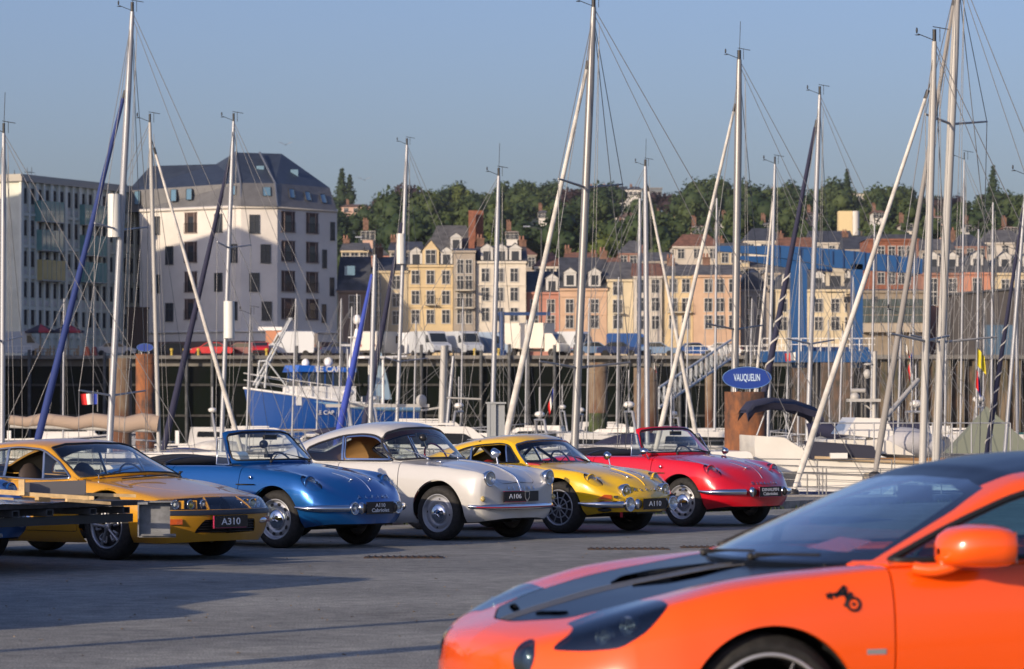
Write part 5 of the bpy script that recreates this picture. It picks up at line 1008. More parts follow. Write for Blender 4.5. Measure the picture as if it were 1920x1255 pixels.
def yacht(label, top, bot, d, w, L=9.5, heading=0, hull=GEL, mastm=MAST, jib=None, jm=SAILW, jw=.07, spread=(), boom=None, boomm=SAILN, stays=2, head='wind', radar=None, group='sailing boats moored in the harbour', hullz=True, name='sailing_boat', jtop=.93, lean_d=0, bstay=True, dome=None, rnd=None, deckz=None, mw=None, spiral=False):
    zt = ZZ(top[1], d); xt = XX(top[0], d); zb_ = ZZ(bot[1], d); xb = XX(bot[0], d); dz = WZ + (.95 if deckz is None else deckz)
    k = (zt - dz) / (zt - zb_) if abs(zt - zb_) > .01 else 1; xb = xt + (xb - xt) * k                  # carry the mast down to the deck
    t = thing(name, label, 'sailing boat', (xb, d, WZ), 0, group); H = zt - WZ; D = dz - WZ; lean = xt - xb
    if hullz:
        hm = thing('hull_group', None, None); C.objects.unlink(hm); bpy.data.objects.remove(hm)
        h, tp = hull_mesh(t, L, L * .31, L * .115, L * .09, hull, stripe=NAVYH if hull is GEL else GEL); h.rotation_euler.z = heading; off_ = Vector((-L * .08 * math.cos(heading), -L * .08 * math.sin(heading), 0)); h.location = off_
        cab = cabin(h, -L * .22, L * .22, L * .17, L * .095, L * .055); b = MB()
        for s in (1, -1):
            pts = [(x, y * .93 * s, z) for x, y, z in tp[1:-1:2]]
            for p in pts: b.tube(p, (p[0], p[1], p[2] + .55), .014, n=5)
            b.path([(p[0], p[1], p[2] + .55) for p in pts], .009, 4); b.path([(p[0], p[1], p[2] + .3) for p in pts], .006, 4)
        b.build('guard_rail', WIRE, h)
    mp = lambda z: Vector((lean * (z - D) / (H - D), 0, z)); b = MB(); rr = w * .84 / 2 / FPX * d
    b.path([mp(D - .3), mp(D + (H - D) * .5), mp(H * .85), mp(H)], rr, 10, rf=lambda q: 1.0 if q < .7 else 1.0 - .35 * (q - .7) / .3); b.build('mast', mastm, t)
    b = MB(); zt_ = H
    if head in ('wind', 'ant', 'both'):
        b.tube(mp(H), mp(H) + Vector((.0, 0, .22)), rr * .5, n=6); b.tube(mp(H) + Vector((0, 0, .02)), mp(H) + Vector((-.30, 0, .14)), .008, n=5); b.ell(mp(H) + Vector((-.32, 0, .2)), (.02, .02, .06), 6, 4); b.ell(mp(H) + Vector((-.30, 0, .12)), (.06, .06, .010), 6, 4)
        b.tube(mp(H) + Vector((.1, 0, .0)), mp(H) + Vector((.1, 0, .26)), .007, n=4); b.tube(mp(H) + Vector((-.03, 0, .27)), mp(H) + Vector((.26, 0, .22)), .008, n=4)
    if head in ('ant', 'both'): b.tube(mp(H), mp(H) + Vector((.03, 0, .9)), .007, n=4)
    b.build('masthead_gear', mat('black_fitting', (.02, .02, .022), .5), t)
    rg = MB()
    for sy, l, r_ in spread:
        z = ZZ(sy, d) - WZ; p = mp(z); a = Vector(((l - CXP) / FPX * d - t.location.x, -.9, z + .12)); c = Vector(((r_ - CXP) / FPX * d - t.location.x, .9, z + .12)); b = MB(); b.tube(p, a, .028, .02, 6); b.tube(p, c, .028, .02, 6); b.build('spreader', mastm, t)
        rg.tube(a, mp(min(H * .985, z + (H - z))) , .008, n=4); rg.tube(c, mp(H * .985), .008, n=4); rg.tube(a, (a.x * .9, -L * .14, D), .008, n=4); rg.tube(c, (c.x * .9, L * .14, D), .008, n=4)
    if not spread and stays:
        for s in (-1, 1): rg.tube(mp(H * .96), (s * L * .10, s * L * .12, D), .007, n=4)
    if bstay: ch, sh = math.cos(heading), math.sin(heading); rg.tube(mp(H), (-ch * L * .5, -sh * L * .5, D), .008, n=4); rg.tube(mp(H * .99), (-ch * L * .42, -sh * L * .42, D), .007, n=4)
    for q in range(2): rg.tube(mp(H * .97) + Vector((rr * 1.6, 0, 0)), mp(D) + Vector((rr * 3 + q * .15, -.2, 0)), .006, n=4)
    if rg.v: rg.build('rigging', WIRE, t)
    if jib:
        jx, jy = jib; zj = ZZ(jy, d) - WZ; xj = XX(jx, d) - t.location.x; pt = mp(D + (H - D) * jtop); kk = 1.0 if zj < D + 1.5 else 1.0; end = Vector((xj, 0, zj)); dirn = end - pt
        if end.z > D + .6: s = (D + .4 - pt.z) / dirn.z; end = pt + dirn * s
        b = MB(); st = pt + (end - pt) * .06; b.path([st + (end - st) * q for q in [i / 12 for i in range(13)]], jw, 7, rf=lambda q: .55 + .6 * q if q < .9 else 1.15 - 4 * (q - .9)); fj = b.build('furled_jib', jm, t)
        if spiral: sp_ = MB(); dd = (end - st).normalized(); u_ = dd.cross(Vector((0, 1, 0))).normalized(); w_2 = dd.cross(u_); nn_ = 150; sp_.path([st + (end - st) * (k / nn_ * .93) + (u_ * math.cos(k * .62) + w_2 * math.sin(k * .62)) * jw * (.62 + .5 * k / nn_) for k in range(68, nn_)], jw * .26, 5); sp_.build('white_spiral', SAILW, fj)
        b = MB(); b.tube(pt, end, .012, n=5); b.tube(st, st + (pt - st) * .35, .035, n=6); b.ell(end, (.12, .12, .09), 10, 6); b.build('forestay', mat('black_fitting', (.02, .02, .022), .5), t)
    if boom:
        bx, bz = boom; b = MB(); a = mp(bz); c = Vector((bx, 0, bz + .1)); b.tube(a, c, .06, .05, 8); bo = b.build('boom', mastm, t); b = MB(); n_ = 9; b.path([a.lerp(c, q / n_) + Vector((0, 0, .16 + .06 * math.sin(q * 2.1))) for q in range(n_ + 1)], .20, 8, rf=lambda q: 1.15 - .5 * q); b.build('sail_cover', boomm, bo)
    if radar:
        z = ZZ(radar[1], d) - WZ; x = XX(radar[0], d) - t.location.x; b = MB()
        if len(radar) > 2: b.path([(x, -.1, z - .5), (x, -.1, z - .42), (x, -.1, z + .42), (x, -.1, z + .5)], .15, 12); b.tube((x, -.1, z), mp(z), .03, n=6)
        else: b.path([(x, -.1, z - .12), (x, -.1, z - .08), (x, -.1, z + .08), (x, -.1, z + .12)], .28, 14); b.tube((x, -.1, z - .1), mp(z - .1), .05, n=6)
        b.build('radar_reflector' if len(radar) > 2 else 'radar_dome', mat('radome_white', (.62, .62, .58), .4), t)
    return t
yacht('tall sailing boat with rolled blue foresail and white reflector, second mast from left', (248, 22), (206, 820), 84, 15, 11, 3.1, jib=(74, 812), jm=SAILB, jw=.085, jtop=.865, spread=((432, 186, 270), (742, 157, 266)), radar=(215, 405, 1), head='both')
yacht('sailing boat whose grey mast stands at the left edge of the view', (7, 250), (4, 830), 80, 12, 9.5, 3.0, spread=((640, -40, 30),), head='both', radar=None)
yacht('sailing boat with cream mast and white foresail leaning right, behind the ochre car', (281, 230), (298, 840), 92, 10, 9, .2, mastm=MASTW, jib=(443, 812), jw=.06, jtop=.965, spread=(), boom=(-3.8, 2.1), boomm=SAILT)
yacht('sailing boat with dark rolled foresail and round radar, left of the blue trawler', (438, 228), (416, 812), 98, 10, 9.5, 3.0, jib=(322, 775), jm=SAILN, jw=.09, jtop=.93, spread=((465, 412, 466),), radar=(430, 600, 1), head='wind')
yacht('sailing boat with dark rolled foresail and small white reflector, in line with the white coupe', (763, 272), (746, 745), 120, 9, 10, 3.2, jib=(690, 760), jm=SAILN, jw=.11, jtop=.80, spread=((678, 722, 800),), radar=(752, 467, 1), head='wind')
yacht('sailing boat with bright blue rolled foresail right of the trawler', (703, 478), (694, 800), 110, 11, 8.5, 3.0, jib=(637, 802), jm=mat('bright_blue_cover', (.03, .06, .35), .8), jw=.11, jtop=.96, head='ant')
yacht('sailing boat with red-tipped mast top above the grey pillar', (935, 330), (924, 760), 100, 11, 9, .1, spread=(), head='both')
yacht('largest sailing boat in the middle, thick grey mast and long white rolled foresail', (1113, 14), (1077, 845), 72, 18, 12, 3.2, mastm=mat('pale_alu_mast', (.26, .26, .26), .4, .4), jib=(950, 812), jw=.065, jtop=.925, spread=((352, 1046, 1170), (690, 1011, 1184)), head='both')
yacht('sailing boat with slim mast behind the right rusty pile of the centre pair', (1210, 312), (1213, 700), 118, 11, 10, .2, jib=(1305, 815), jw=.07, jtop=.97, head='ant')
yacht('sailing boat with lower mast just left of the slim centre mast', (1200, 372), (1198, 700), 130, 9, 8.5, .1, head='wind')
yacht('sailing boat with thick mast rising behind the oval blue sign', (1386, 112), (1378, 690), 85, 17, 11, 3.2, mastm=mat('pale_alu_mast', (.26, .26, .26), .4, .4), jib=(1238, 805), jw=.06, jtop=.93, spread=((618, 1318, 1436),), head='both')
yacht('sailing boat with short mast right of the oval sign mast', (1453, 308), (1443, 690), 105, 8, 9, 3.1, jib=(1425, 640), jw=.05, head='wind', bstay=True)
yacht('sailing boat with blue and white spiral foresail at right of the sign', (1537, 178), (1516, 765), 95, 11, 10, 3.1, jib=(1436, 720), jm=SAILN, spiral=True, jw=.09, jtop=.97, spread=((645, 1470, 1570),), head='wind', boom=(3.0, 1.9))
yacht('sailing boat with thin mast between the slim mast and the sign', (1344, 372), (1340, 800), 125, 6, 8, .1, head='wind')
yacht('sailing boat with broad cream mast at the right, white foresail reaching to the quay', (1752, 78), (1730, 862), 66, 17, 8.5, 3.2, mastm=MASTW, jib=(1487, 925), jw=.058, jtop=.93, head='wind', spread=((640, 1660, 1790),))
yacht('tallest bright white mast at the right, running out of the top of the picture', (1797, -60), (1755, 862), 69.6, 19, 9, 3.1, mastm=MASTW, jib=(1640, 892), jm=mat('grey_genoa_cover', (.24, .23, .22), .8), jw=.062, jtop=.985, spread=((233, 1725, 1862), (642, 1696, 1880)), head='wind', )
0 and yacht('ketch with dark grey leaning mast crossing the cream one', (1778, -40), (1640, 892), 64, 13, 10, 3.1, mastm=GREYM, head='wind', bstay=False, stays=0)
yacht('sailing boat with slim mast and dark spiral cover at the right edge', (1925, 330), (1884, 850), 84, 9, 10, 3.2, jib=(1850, 850), jm=SAILN, jw=.06, spiral=True, head='wind')
random.seed(5)
extra = [(470, 590, 463, 800, 5, 110, 'thin pole mast beside the trawler bow'), (850, 668, 838, 800, 8, 120, 'stubby white mast with a round radome right of the trawler'), (660, 575, 655, 790, 4, 140, 'thin mast in front of the trawler wheelhouse'), (640, 560, 636, 760, 4, 230, 'slim whip mast behind the trawler'), (1262, 478, 1258, 790, 5, 150, 'thin mast above the yellow coupe bonnet'), (1410, 560, 1406, 740, 4, 160, 'thin mast between the sign and the crane leg'), (1480, 580, 1474, 800, 4, 140, 'thin mast in front of the crane leg'), (1640, 420, 1632, 840, 5, 120, 'thin mast before the glass fronted office'), (1835, 430, 1830, 850, 6, 100, 'slim mast before the dark shed, left one'), (1862, 380, 1858, 850, 6, 110, 'slim mast before the dark shed, right one'), (1905, 470, 1908, 850, 8, 95, 'grey mast at the right edge before the shed'), (1600, 520, 1594, 840, 4, 150, 'thin mast between the crane legs at right'), (1665, 480, 1668, 850, 4, 135, 'thin mast left of the brick building'), (1716, 430, 1708, 850, 5, 125, 'thin mast between the cream and bright masts'), (1775, 520, 1771, 850, 5, 115, 'thin mast just right of the bright mast'), (1808, 300, 1800, 850, 5, 105, 'tall slim mast right of the bright mast'), (1846, 560, 1842, 850, 4, 140, 'thin mast by the yellow flag'), (1553, 600, 1556, 830, 4, 160, 'thin mast right of the spiral foresail boat'), (1500, 480, 1496, 820, 5, 120, 'slim mast in front of the wide crane leg'), (598, 640, 594, 800, 4, 210, 'short thin mast over the trawler deck'), (780, 600, 776, 800, 4, 180, 'thin mast in front of the nose-on vans'), (868, 560, 864, 800, 4, 170, 'thin mast left of the red tipped mast'), (1160, 520, 1156, 800, 4, 165, 'thin mast between the rusty centre piles'), (120, 560, 118, 820, 4, 150, 'thin mast left of the parasols'), (1580, 620, 1573, 830, 5, 110, 'short mast right of the crane tower'), (1105, 560, 1100, 800, 4, 170, 'thin mast behind the left rusty centre pile'), (555, 560, 548, 800, 4, 200, 'thin mast above the trawler bow rail'), (1690, 590, 1683, 850, 6, 90, 'short light mast left of the cream one'), (988, 600, 985, 800, 4, 190, 'thin mast behind the white rolled foresail'), (1290, 585, 1287, 800, 4, 170, 'thin mast over the red cabriolet windscreen')]
for tx, ty, bx, by, w, d, lab in extra: yacht('small sailing boat with ' + lab, (tx, ty), (bx, by), d, w, random.choice((6.5, 7.5, 8)), random.uniform(-.3, .3) + random.choice((0, 3.1)), head='wind' if w > 4 else 'none', hull=random.choice((GEL, GEL, NAVYH)), group='small sailing boats with thin masts')
# small cruisers and open boats
def cruiser(label, px, d, L, heading, hull=GEL, cab=True, cov=None, arch=False, name='cabin_cruiser', cat='motor boat'):
    t = thing(name, label, cat, (XX(px, d), d, WZ), heading, 'motor boats moored in the harbour'); h, tp = hull_mesh(t, L, L * .34, L * .17, L * .12, hull, stripe=NAVYH if hull is GEL else GEL)
    if cab: cabin(t, -L * .18, L * .28, L * .22, L * .12, L * .12); b = MB(); b.box((-L * .04, 0, L * .243), (L * .24, L * .2, .06)); b.build('cabin_top', GEL, t)
    if cov: b = MB(); b.ell((-L * .22, 0, L * .13), (L * .25, L * .13, L * .1), 14, 6, lo=0); b.build('canvas_cover', cov, t)
    if arch: b = MB(); b.path([(-L * .25, -L * .13, L * .12), (-L * .28, -L * .12, L * .32), (-L * .28, L * .12, L * .32), (-L * .25, L * .13, L * .12)], .05, 6); b.tube((-L * .28, 0, L * .32), (-L * .28, 0, L * .5), .03, n=5); b.build('radar_arch', MAST, t); b = MB(); b.ell((-L * .28, 0, L * .35), (.2, .2, .12), 12, 8); b.build('radome', GEL, t)
    b = MB(); pts = [(x, y * .9, z + .45) for x, y, z in tp[-7:]] + [(x, -y * .9, z + .45) for x, y, z in tp[-7:][::-1]]; b.path(pts, .018, 5); [b.tube(p, (p[0], p[1], p[2] - .45), .014, n=4) for p in pts[::2]]; b.build('bow_rail', MAST, t); return t
for a in [('white cabin cruiser behind the blue cabriolet windscreen', 480, 175, 7.5, .1, GEL, True, None, True), ('white open boat left of the cream mast foot', 352, 150, 6, 3.0, GEL, False, SAILW, False), ('white dinghy cruiser at the foot of the leaning white foresail', 400, 190, 7, .2, GEL, True, None, False), ('navy cruiser with dark cover right of the trawler', 760, 150, 8, 3.0, NAVYH, True, SAILN, True), ('white cruiser with radar arch right of the trawler stern', 800, 170, 9, .1, GEL, True, SAILN, True), ('white launch left of the grey pillar', 880, 160, 6.5, 3.1, GEL, True, None, False), ('white cruiser just right of the thick middle mast', 1105, 140, 7, .2, GEL, True, SAILB, True), ('blue topped cruiser between the two rusty centre piles', 1165, 165, 7.5, 3.0, GEL, True, SAILB, False), ('white cruiser behind the left pile of the centre pair', 1130, 200, 8, .1, GEL, True, None, True), ('small blue boat over the red cabriolet hood', 1215, 120, 6, 3.1, BLUEH, True, None, False), ('white cruiser left of the sign pile', 1300, 125, 8, .1, GEL, True, SAILN, True), ('navy covered cruiser left of the gangway foot', 1265, 150, 7.5, 3.0, NAVYH, False, SAILB, False), ('white launch under the gangway', 1335, 180, 7, .2, GEL, True, None, True), ('white cruiser at the far left behind the yellow roof', 120, 210, 8, .1, GEL, True, None, False), ('green covered cruiser by the timber piles at right', 1800, 130, 8, 3.0, GEL, True, mat('green_canvas', (.03, .14, .11), .85), False), ('white cruiser in front of the dark shed piles', 1850, 110, 8, .2, GEL, True, mat('grey_canvas', (.10, .11, .13), .85), True), ('white cruiser between the cream mast and the timber piles', 1700, 120, 8.5, 3.1, GEL, True, SAILN, True), ('small white launch at the right edge of the water', 1900, 140, 7, .1, GEL, True, None, False), ('white cruiser below the middle jetty lamp', 1010, 180, 7.5, 3.0, GEL, True, None, True), ('blue hulled launch beneath the foresail foot left', 420, 120, 6, .1, BLUEH, False, SAILB, False)]: cruiser(*a)
# pontoons
pw = mat('pontoon_planks', (.085, .08, .07), .85, var=.3, scale=2)
for i, (px, d, L) in enumerate(((330, 215, 34), (1120, 205, 40), (620, 130, 22), (1250, 112, 20), (1700, 150, 30), (300, 120, 16))):
    t = thing('pontoon', ['long pontoon behind the ochre and blue cars', 'long pontoon in the middle distance behind the rusty piles', 'pontoon in front of the trawler', 'pontoon left of the sign pile', 'pontoon behind the white motor yacht', 'short pontoon near the left rusty pile'][i], 'pontoon', (XX(px, d), d, WZ), 0, 'floating pontoons'); b = MB(); b.box((0, 0, .45), (L, 2.2, .16)); b.build('deck', pw, t)
    b = MB(); [b.box((-L / 2 + 1 + k * 3, 0, .12), (1.6, 1.8, .55)) for k in range(int(L / 3))]; q = b.build('float', mat('float_grey', (.25, .25, .24), .8), t); q['kind'] = 'stuff'
    for k in range(int(L / 5)): b = MB(); b.box((-L / 2 + 2 + k * 5, .8, .95), (.22, .22, .9)); b.build('power_post', WHITEP, t)
# big motor yacht on the right with cream hull and navy band
my = thing('motor_yacht', 'large cream motor yacht with navy dodger behind the red cabriolet', 'motor yacht', (XX(1650, 74), 74, WZ), R(2)); CRH = mat('cream_hull', (.62, .60, .54), .4, coat=.3, var=.06, scale=.8)
def mx(px): return XX(px, 74) - my.location.x
zd = ZZ(862, 74) - WZ; b = MB(); prof = [(mx(1400), zd + .50), (mx(1455), zd + .46), (mx(1478), zd + .30), (mx(1510), zd + .08), (mx(1700), zd - .02), (mx(1900), zd), (mx(1900), -.3), (mx(1430), -.3), (mx(1402), .6)]
b.prism(prof, -1.5, 1.6); hl_ = b.build('hull', CRH, my)
b = MB(); b.path([(p[0], -1.56, p[1] - .02) for p in prof[3:6]], .04, 6); b.build('rubbing_strake', mat('tan_strake', (.40, .30, .18), .6), hl_)
b = MB(); b.prism(rpoly([(mx(1500), zd + .02), (mx(1490), zd + .40), (mx(1618), zd + .30), (mx(1630), zd - .03)], .05), -1.56, -1.50); b.build('dodger', mat('navy_dodger', (.02, .022, .04), .8), my)
b = MB(); b.prism([(mx(1520), zd + .2), (mx(1535), zd + .42), (mx(1650), zd + .40), (mx(1700), zd + .1)], -1.2, 1.2); b.build('cabin', CRH, my)
b = MB(); b.box((mx(1553), -1.62, zd + .10), (.34, .22, .11)); b.build('life_raft', GEL, my)
b = MB(); b.prism([(mx(1570), zd + .52), (mx(1592), zd + .86), (mx(1648), zd + .84), (mx(1668), zd + .4)], -1.1, 1.1); w_ = b.build('wheelhouse', GEL, my)
b = MB(); b.path([(mx(1500), -1.5, zd + .02 + .0), (mx(1500), -1.5, zd + .02)], .01)
pts = []; b = MB()
for px in range(1512, 1900, 36): p = (mx(px), -1.5, zd + .45 - (.0 if px < 1480 else .3)); b.tube(p, (p[0], p[1], p[2] + .6), .015, n=5); pts.append((p[0], p[1], p[2] + .6))
b.path(pts, .013, 5); b.build('guard_rail', MAST, my)
b = MB(); yb0 = ZZ(768, 74) - WZ; xs_ = [mx(1392), mx(1405), mx(1440), mx(1480), mx(1520), mx(1532)]; zs_ = [-.02, .16, .24, .20, .05, -.08]
b.add([(x, y, yb0 + z - (.10 if abs(y) > .8 else 0)) for x, z in zip(xs_, zs_) for y in (-1.1, -.7, .7, 1.1)] + [(x, y, yb0 + z - .05 - (.18 if abs(y) > .8 else 0)) for x, z in zip(xs_, zs_) for y in (-1.1, -.7, .7, 1.1)], [(o + i * 4 + k, o + (i + 1) * 4 + k, o + (i + 1) * 4 + k + 1, o + i * 4 + k + 1) for o in (0, 24) for i in range(5) for k in range(3)] + [(i * 4, (i + 1) * 4, 24 + (i + 1) * 4, 24 + i * 4) for i in range(5)], True); q = b.build('bimini', SAILN, my); b = MB(); b.tube((mx(1410), -.9, zd + .5), (mx(1432), -.9, ZZ(756, 74) - WZ), .018, n=5); b.tube((mx(1475), -.9, zd + .4), (mx(1455), -.9, ZZ(756, 74) - WZ), .018, n=5); b.tube((mx(1465), -.9, zd + .4), (mx(1490), -.9, ZZ(760, 74) - WZ), .018, n=5); b.build('bimini_frame', MAST, q)
b = MB(); b.ell((mx(1680), -.7, zd + .35), (.75, .5, .32), 16, 8); b.ell((mx(1720), -.6, zd + .28), (.5, .5, .25), 12, 8); b.build('covered_tender', mat('grey_white_canvas', (.42, .42, .44), .8, bump=.6, scale=4), my)
b = MB(); b.box((mx(1665), -1.45, zd + .02), (1.9, .10, .07)); b.build('teak_rail', TEAK, my)
b = MB(); b.tube((mx(1632), -.5, zd + .4), (mx(1634), -.5, ZZ(660, 74) - WZ), .05, .04, 8); b.tube((mx(1590), -.5, ZZ(733, 74) - WZ), (mx(1616), -.5, ZZ(733, 74) - WZ), .045, n=8); b.ell((mx(1597), -.5, ZZ(745, 74) - WZ), (.10, .1, .10), 12, 8); b.box((mx(1613), -.5, ZZ(751, 74) - WZ), (.65, .4, .06)); b.ell((mx(1620), -.5, ZZ(702, 74) - WZ), (.08, .08, .10), 10, 8); b.ell((mx(1622), -.5, ZZ(684, 74) - WZ), (.10, .1, .03), 10, 8); b.tube((mx(1597), -.5, ZZ(745, 74) - WZ), (mx(1630), -.5, zd + 1.0), .02, n=5); b.build('radar_mast', MASTW, my)
b = MB(); b.tube((mx(1655), -.5, ZZ(782, 74) - WZ), (mx(1727), .4, ZZ(712, 74) - WZ), .05, n=8); b.build('boom', MASTW, my)
# arches in the side of the yacht hull (flat plates, recess shade put into the colour)
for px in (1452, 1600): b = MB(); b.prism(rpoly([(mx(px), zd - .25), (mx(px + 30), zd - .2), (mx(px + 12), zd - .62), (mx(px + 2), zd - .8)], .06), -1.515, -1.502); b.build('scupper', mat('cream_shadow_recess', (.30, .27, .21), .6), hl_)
# grey tent-like cover and dark covered boat at right
for i, (px, py0, py1, d, w_, m_, lab) in enumerate(((1850, 850, 762, 88, 1.2, mat('olive_canvas', (.16, .18, .14), .85), 'olive pyramid canvas cover on a boat at right'),)):
    b = MB(); b.add([(-w_ * .8, -.5, 0), (w_, -.5, 0), (w_, .8, 0), (-w_ * .8, .8, 0), (0, 0, (ZZ(py1, d) - ZZ(py0, d)))], [(0, 1, 4), (1, 2, 4), (2, 3, 4), (3, 0, 4), (3, 2, 1, 0)]); tag(b.build('canvas_cover', m_, None, P(px, py0, d)), lab, 'cover')

# ---- blue and white trawler
TD = 268.0; tw = thing('trawler', 'blue and white fishing trawler with white gantry at the bow', 'trawler', (XX(610, TD), TD, ZZ(825, TD)), R(-158)); TLz = tw.location.z
tr_loc = lambda px, py: (XX(px, TD) - tw.location.x, ZZ(py, TD) - TLz)
TB = mat('trawler_blue', (.004, .055, .25), .35, coat=.4); LB = mat('trawler_light_blue', (.16, .30, .46), .4)
tw.rotation_euler = (0, 0, 0); hd = R(202)
h, tp = hull_mesh(tw, 12.4, 4.2, 3.8, 2.5, TB, LB, stripe=None, draft=.8, full=.8); h.rotation_euler.z = hd; h.location = (.55, 0, 0)
b = MB(); [b.path([(x, (y + .02) * s, z + .02) for x, y, z in tp], .09, 6) for s in (1, -1)]; b.build('gunwale', WHITEP, h)
b = MB(); [b.path([(x, (y - .06) * s, z - .26) for x, y, z in tp[:-5]], .20, 8, rf=lambda q: 1.0 if q < .6 else 1.0 - (q - .6) * 1.9) for s in (1, -1)]; b.build('belt', LB, h)
b = MB(); [b.path([(x * .97, (y * .93 + .03) * s, .75) for x, y, z in tp], .07, 6) for s in (1, -1)]; b.build('rubbing_strake', mat('tan_strake', (.40, .30, .18), .6), h)
b = MB(); sg_ = -1
for s in (1, -1):
    for k in range(9): x, y, z = tp[4 + k]; b.tube((x, y * .97 * s, z), (x, y * .97 * s, z + (1.1 if k > 4 else .5)), .035, n=5)
    b.path([(x, y * .97 * s, z + 1.1) for x, y, z in tp[9:]], .03, 5); b.path([(x, y * .97 * s, z + .6) for x, y, z in tp[9:]], .025, 5)
b.build('deck_rail', WHITEP, h)
b = MB(); b.box((-.2, 0, 3.1), (4.6, 3.2, 1.4)); dh = b.build('deckhouse', WHITEP, h)
b = MB(); b.prism(rpoly([(-2.2, 3.8), (-2.1, 4.9), (1.5, 4.9), (1.9, 3.8)], .1), -1.45, 1.45); b.build('wheelhouse', mat('wheelhouse_glassband', (.03, .04, .05), .2, coat=.4), h)
b = MB(); [b.box((-2.0 + k * .62, s * 1.46, 4.35), (.10, .03, 1.1)) for k in range(7) for s in (1, -1)]; [b.box((1.72, y, 4.35), (.1, .1, 1.1)) for y in (-1.4, -.7, 0, .7, 1.4)]; b.build('window_post', TB, h)
b = MB(); b.prism([(-2.5, 4.85), (-2.5, 5.15), (1.9, 5.35), (2.1, 4.85)], -1.7, 1.7); fa = b.build('fascia', mat('bright_blue_fascia', (.01, .12, .55), .4), h)
tm_ = text_mesh('boat_name', 'LE CAP', .62, WHITEP, .01); q = inst('boat_name', tm_, fa, (-.3, 1.72, 5.04)); q.rotation_euler = frame_rot((-1, 0, 0), (0, 0, 1)); 
tm2 = text_mesh('hull_name', 'LE CAP', .42, mat('pale_lettering', (.5, .5, .5), .6), .01)
x, y, z = tp[10]; q = inst('hull_name', tm2, h, (x - .2, y + .22, z - 1.0)); q.rotation_euler = frame_rot((-1, .30, 0), (0, 0, 1))
b = MB(); [b.tube((6.0, s * .5, 4.0), (3.3, s * .2, 8.9), .09, .06, 6) for s in (1, -1)]; [b.tube((5.6, s * 1.0, 3.8), (5.4, s * .9, 5.8), .08, n=6) for s in (1, -1)]; b.tube((5.4, -.9, 5.8), (5.4, .9, 5.8), .08, n=6); b.tube((5.4, .9, 5.8), (3.8, 1.4, 3.6), .06, n=6); b.tube((3.3, -.25, 8.9), (3.3, .25, 8.9), .1, n=6); b.build('bow_gantry', mat('pale_grey_paint', (.45, .48, .50), .5), h)
b = MB(); b.tube((-1.4, 0, 5.2), (-1.9, 0, 8.2), .32, .14, 8); b.box((-1.8, 0, 7.6), (.5, 2.0, .1)); b.tube((-1.8, -.9, 7.6), (-1.8, -.9, 9.4), .03, n=5); b.tube((-1.8, .9, 7.6), (-1.8, .9, 9.0), .03, n=5); b.ell((-1.9, 0, 8.9), (.32, .32, .38), 12, 8); b.box((-1.2, 0, 7.0), (1.3, .15, .15)); b.tube((-1.9, 0, 8.1), (-1.9, 0, 10.8), .035, n=5); b.build('radar_mast', WHITEP, h)
b = MB(); b.ell((-.6, .9, 5.6), (.35, .35, .35), 10, 8); b.ell((.6, -.8, 5.5), (.3, .3, .35), 10, 8); b.build('radome', WHITEP, h)
b = MB(); b.tube((-3.4, 1.5, 2.6), (-3.4, 1.5, 6.1), .08, n=6); b.tube((-3.4, -1.5, 2.6), (-3.4, -1.5, 6.1), .08, n=6); b.box((-3.0, 0, 6.1), (2.2, 3.4, .16)); b.tube((-3.4, 0, 6.1), (-5.8, 0, 6.2), .09, n=6); b.build('aft_gantry', WHITEP, h)
b = MB(); b.add([(-3.0, .1, 2.9), (-4.6, .1, 3.0), (-3.5, .1, 7.6)], [(0, 1, 2)]); b.build('steadying_sail', mat('pale_blue_sail', (.30, .42, .52), .8), h)
b = MB(); b.box((1.9, .9, 3.0), (.8, .7, .7)); b.box((-2.9, 0, 2.9), (1.0, 1.4, .7)); b.build('winch', mat('grey_gear', (.25, .27, .28), .6), h)
for o_ in kids(h):
    if o_.name.split('.')[0] in ('deckhouse', 'wheelhouse', 'window_post', 'fascia', 'radome'): o_.location.x += 1.25; o_.location.z += .15
# pale pole with radome and dark bimini boat, right of the trawler
cr = cruiser('work boat with dark bimini and big white radome pole between trawler and grey pillar', 805, 112, 9, .05, GEL, True, SAILN, True)
b = MB(); b.tube((.35, 0, 1.0), (.45, 0, 4.6), .12, .10, 8); b.ell((-.25, 0, 2.9), (.17, .17, .20), 14, 10); b.tube((.4, 0, 2.7), (-.25, 0, 2.6), .04, n=6); b.tube((.45, 0, 3.0), (1.6, 0, 2.95), .03, n=5); b.box((-1.6, 0, 2.75), (3.2, .12, .1)); b.build('radar_mast', MASTW, cr); b = MB(); b.ell((-1.9, 0, 1.95), (1.7, .8, .18), 18, 6); b.build('bimini', SAILN, cr)

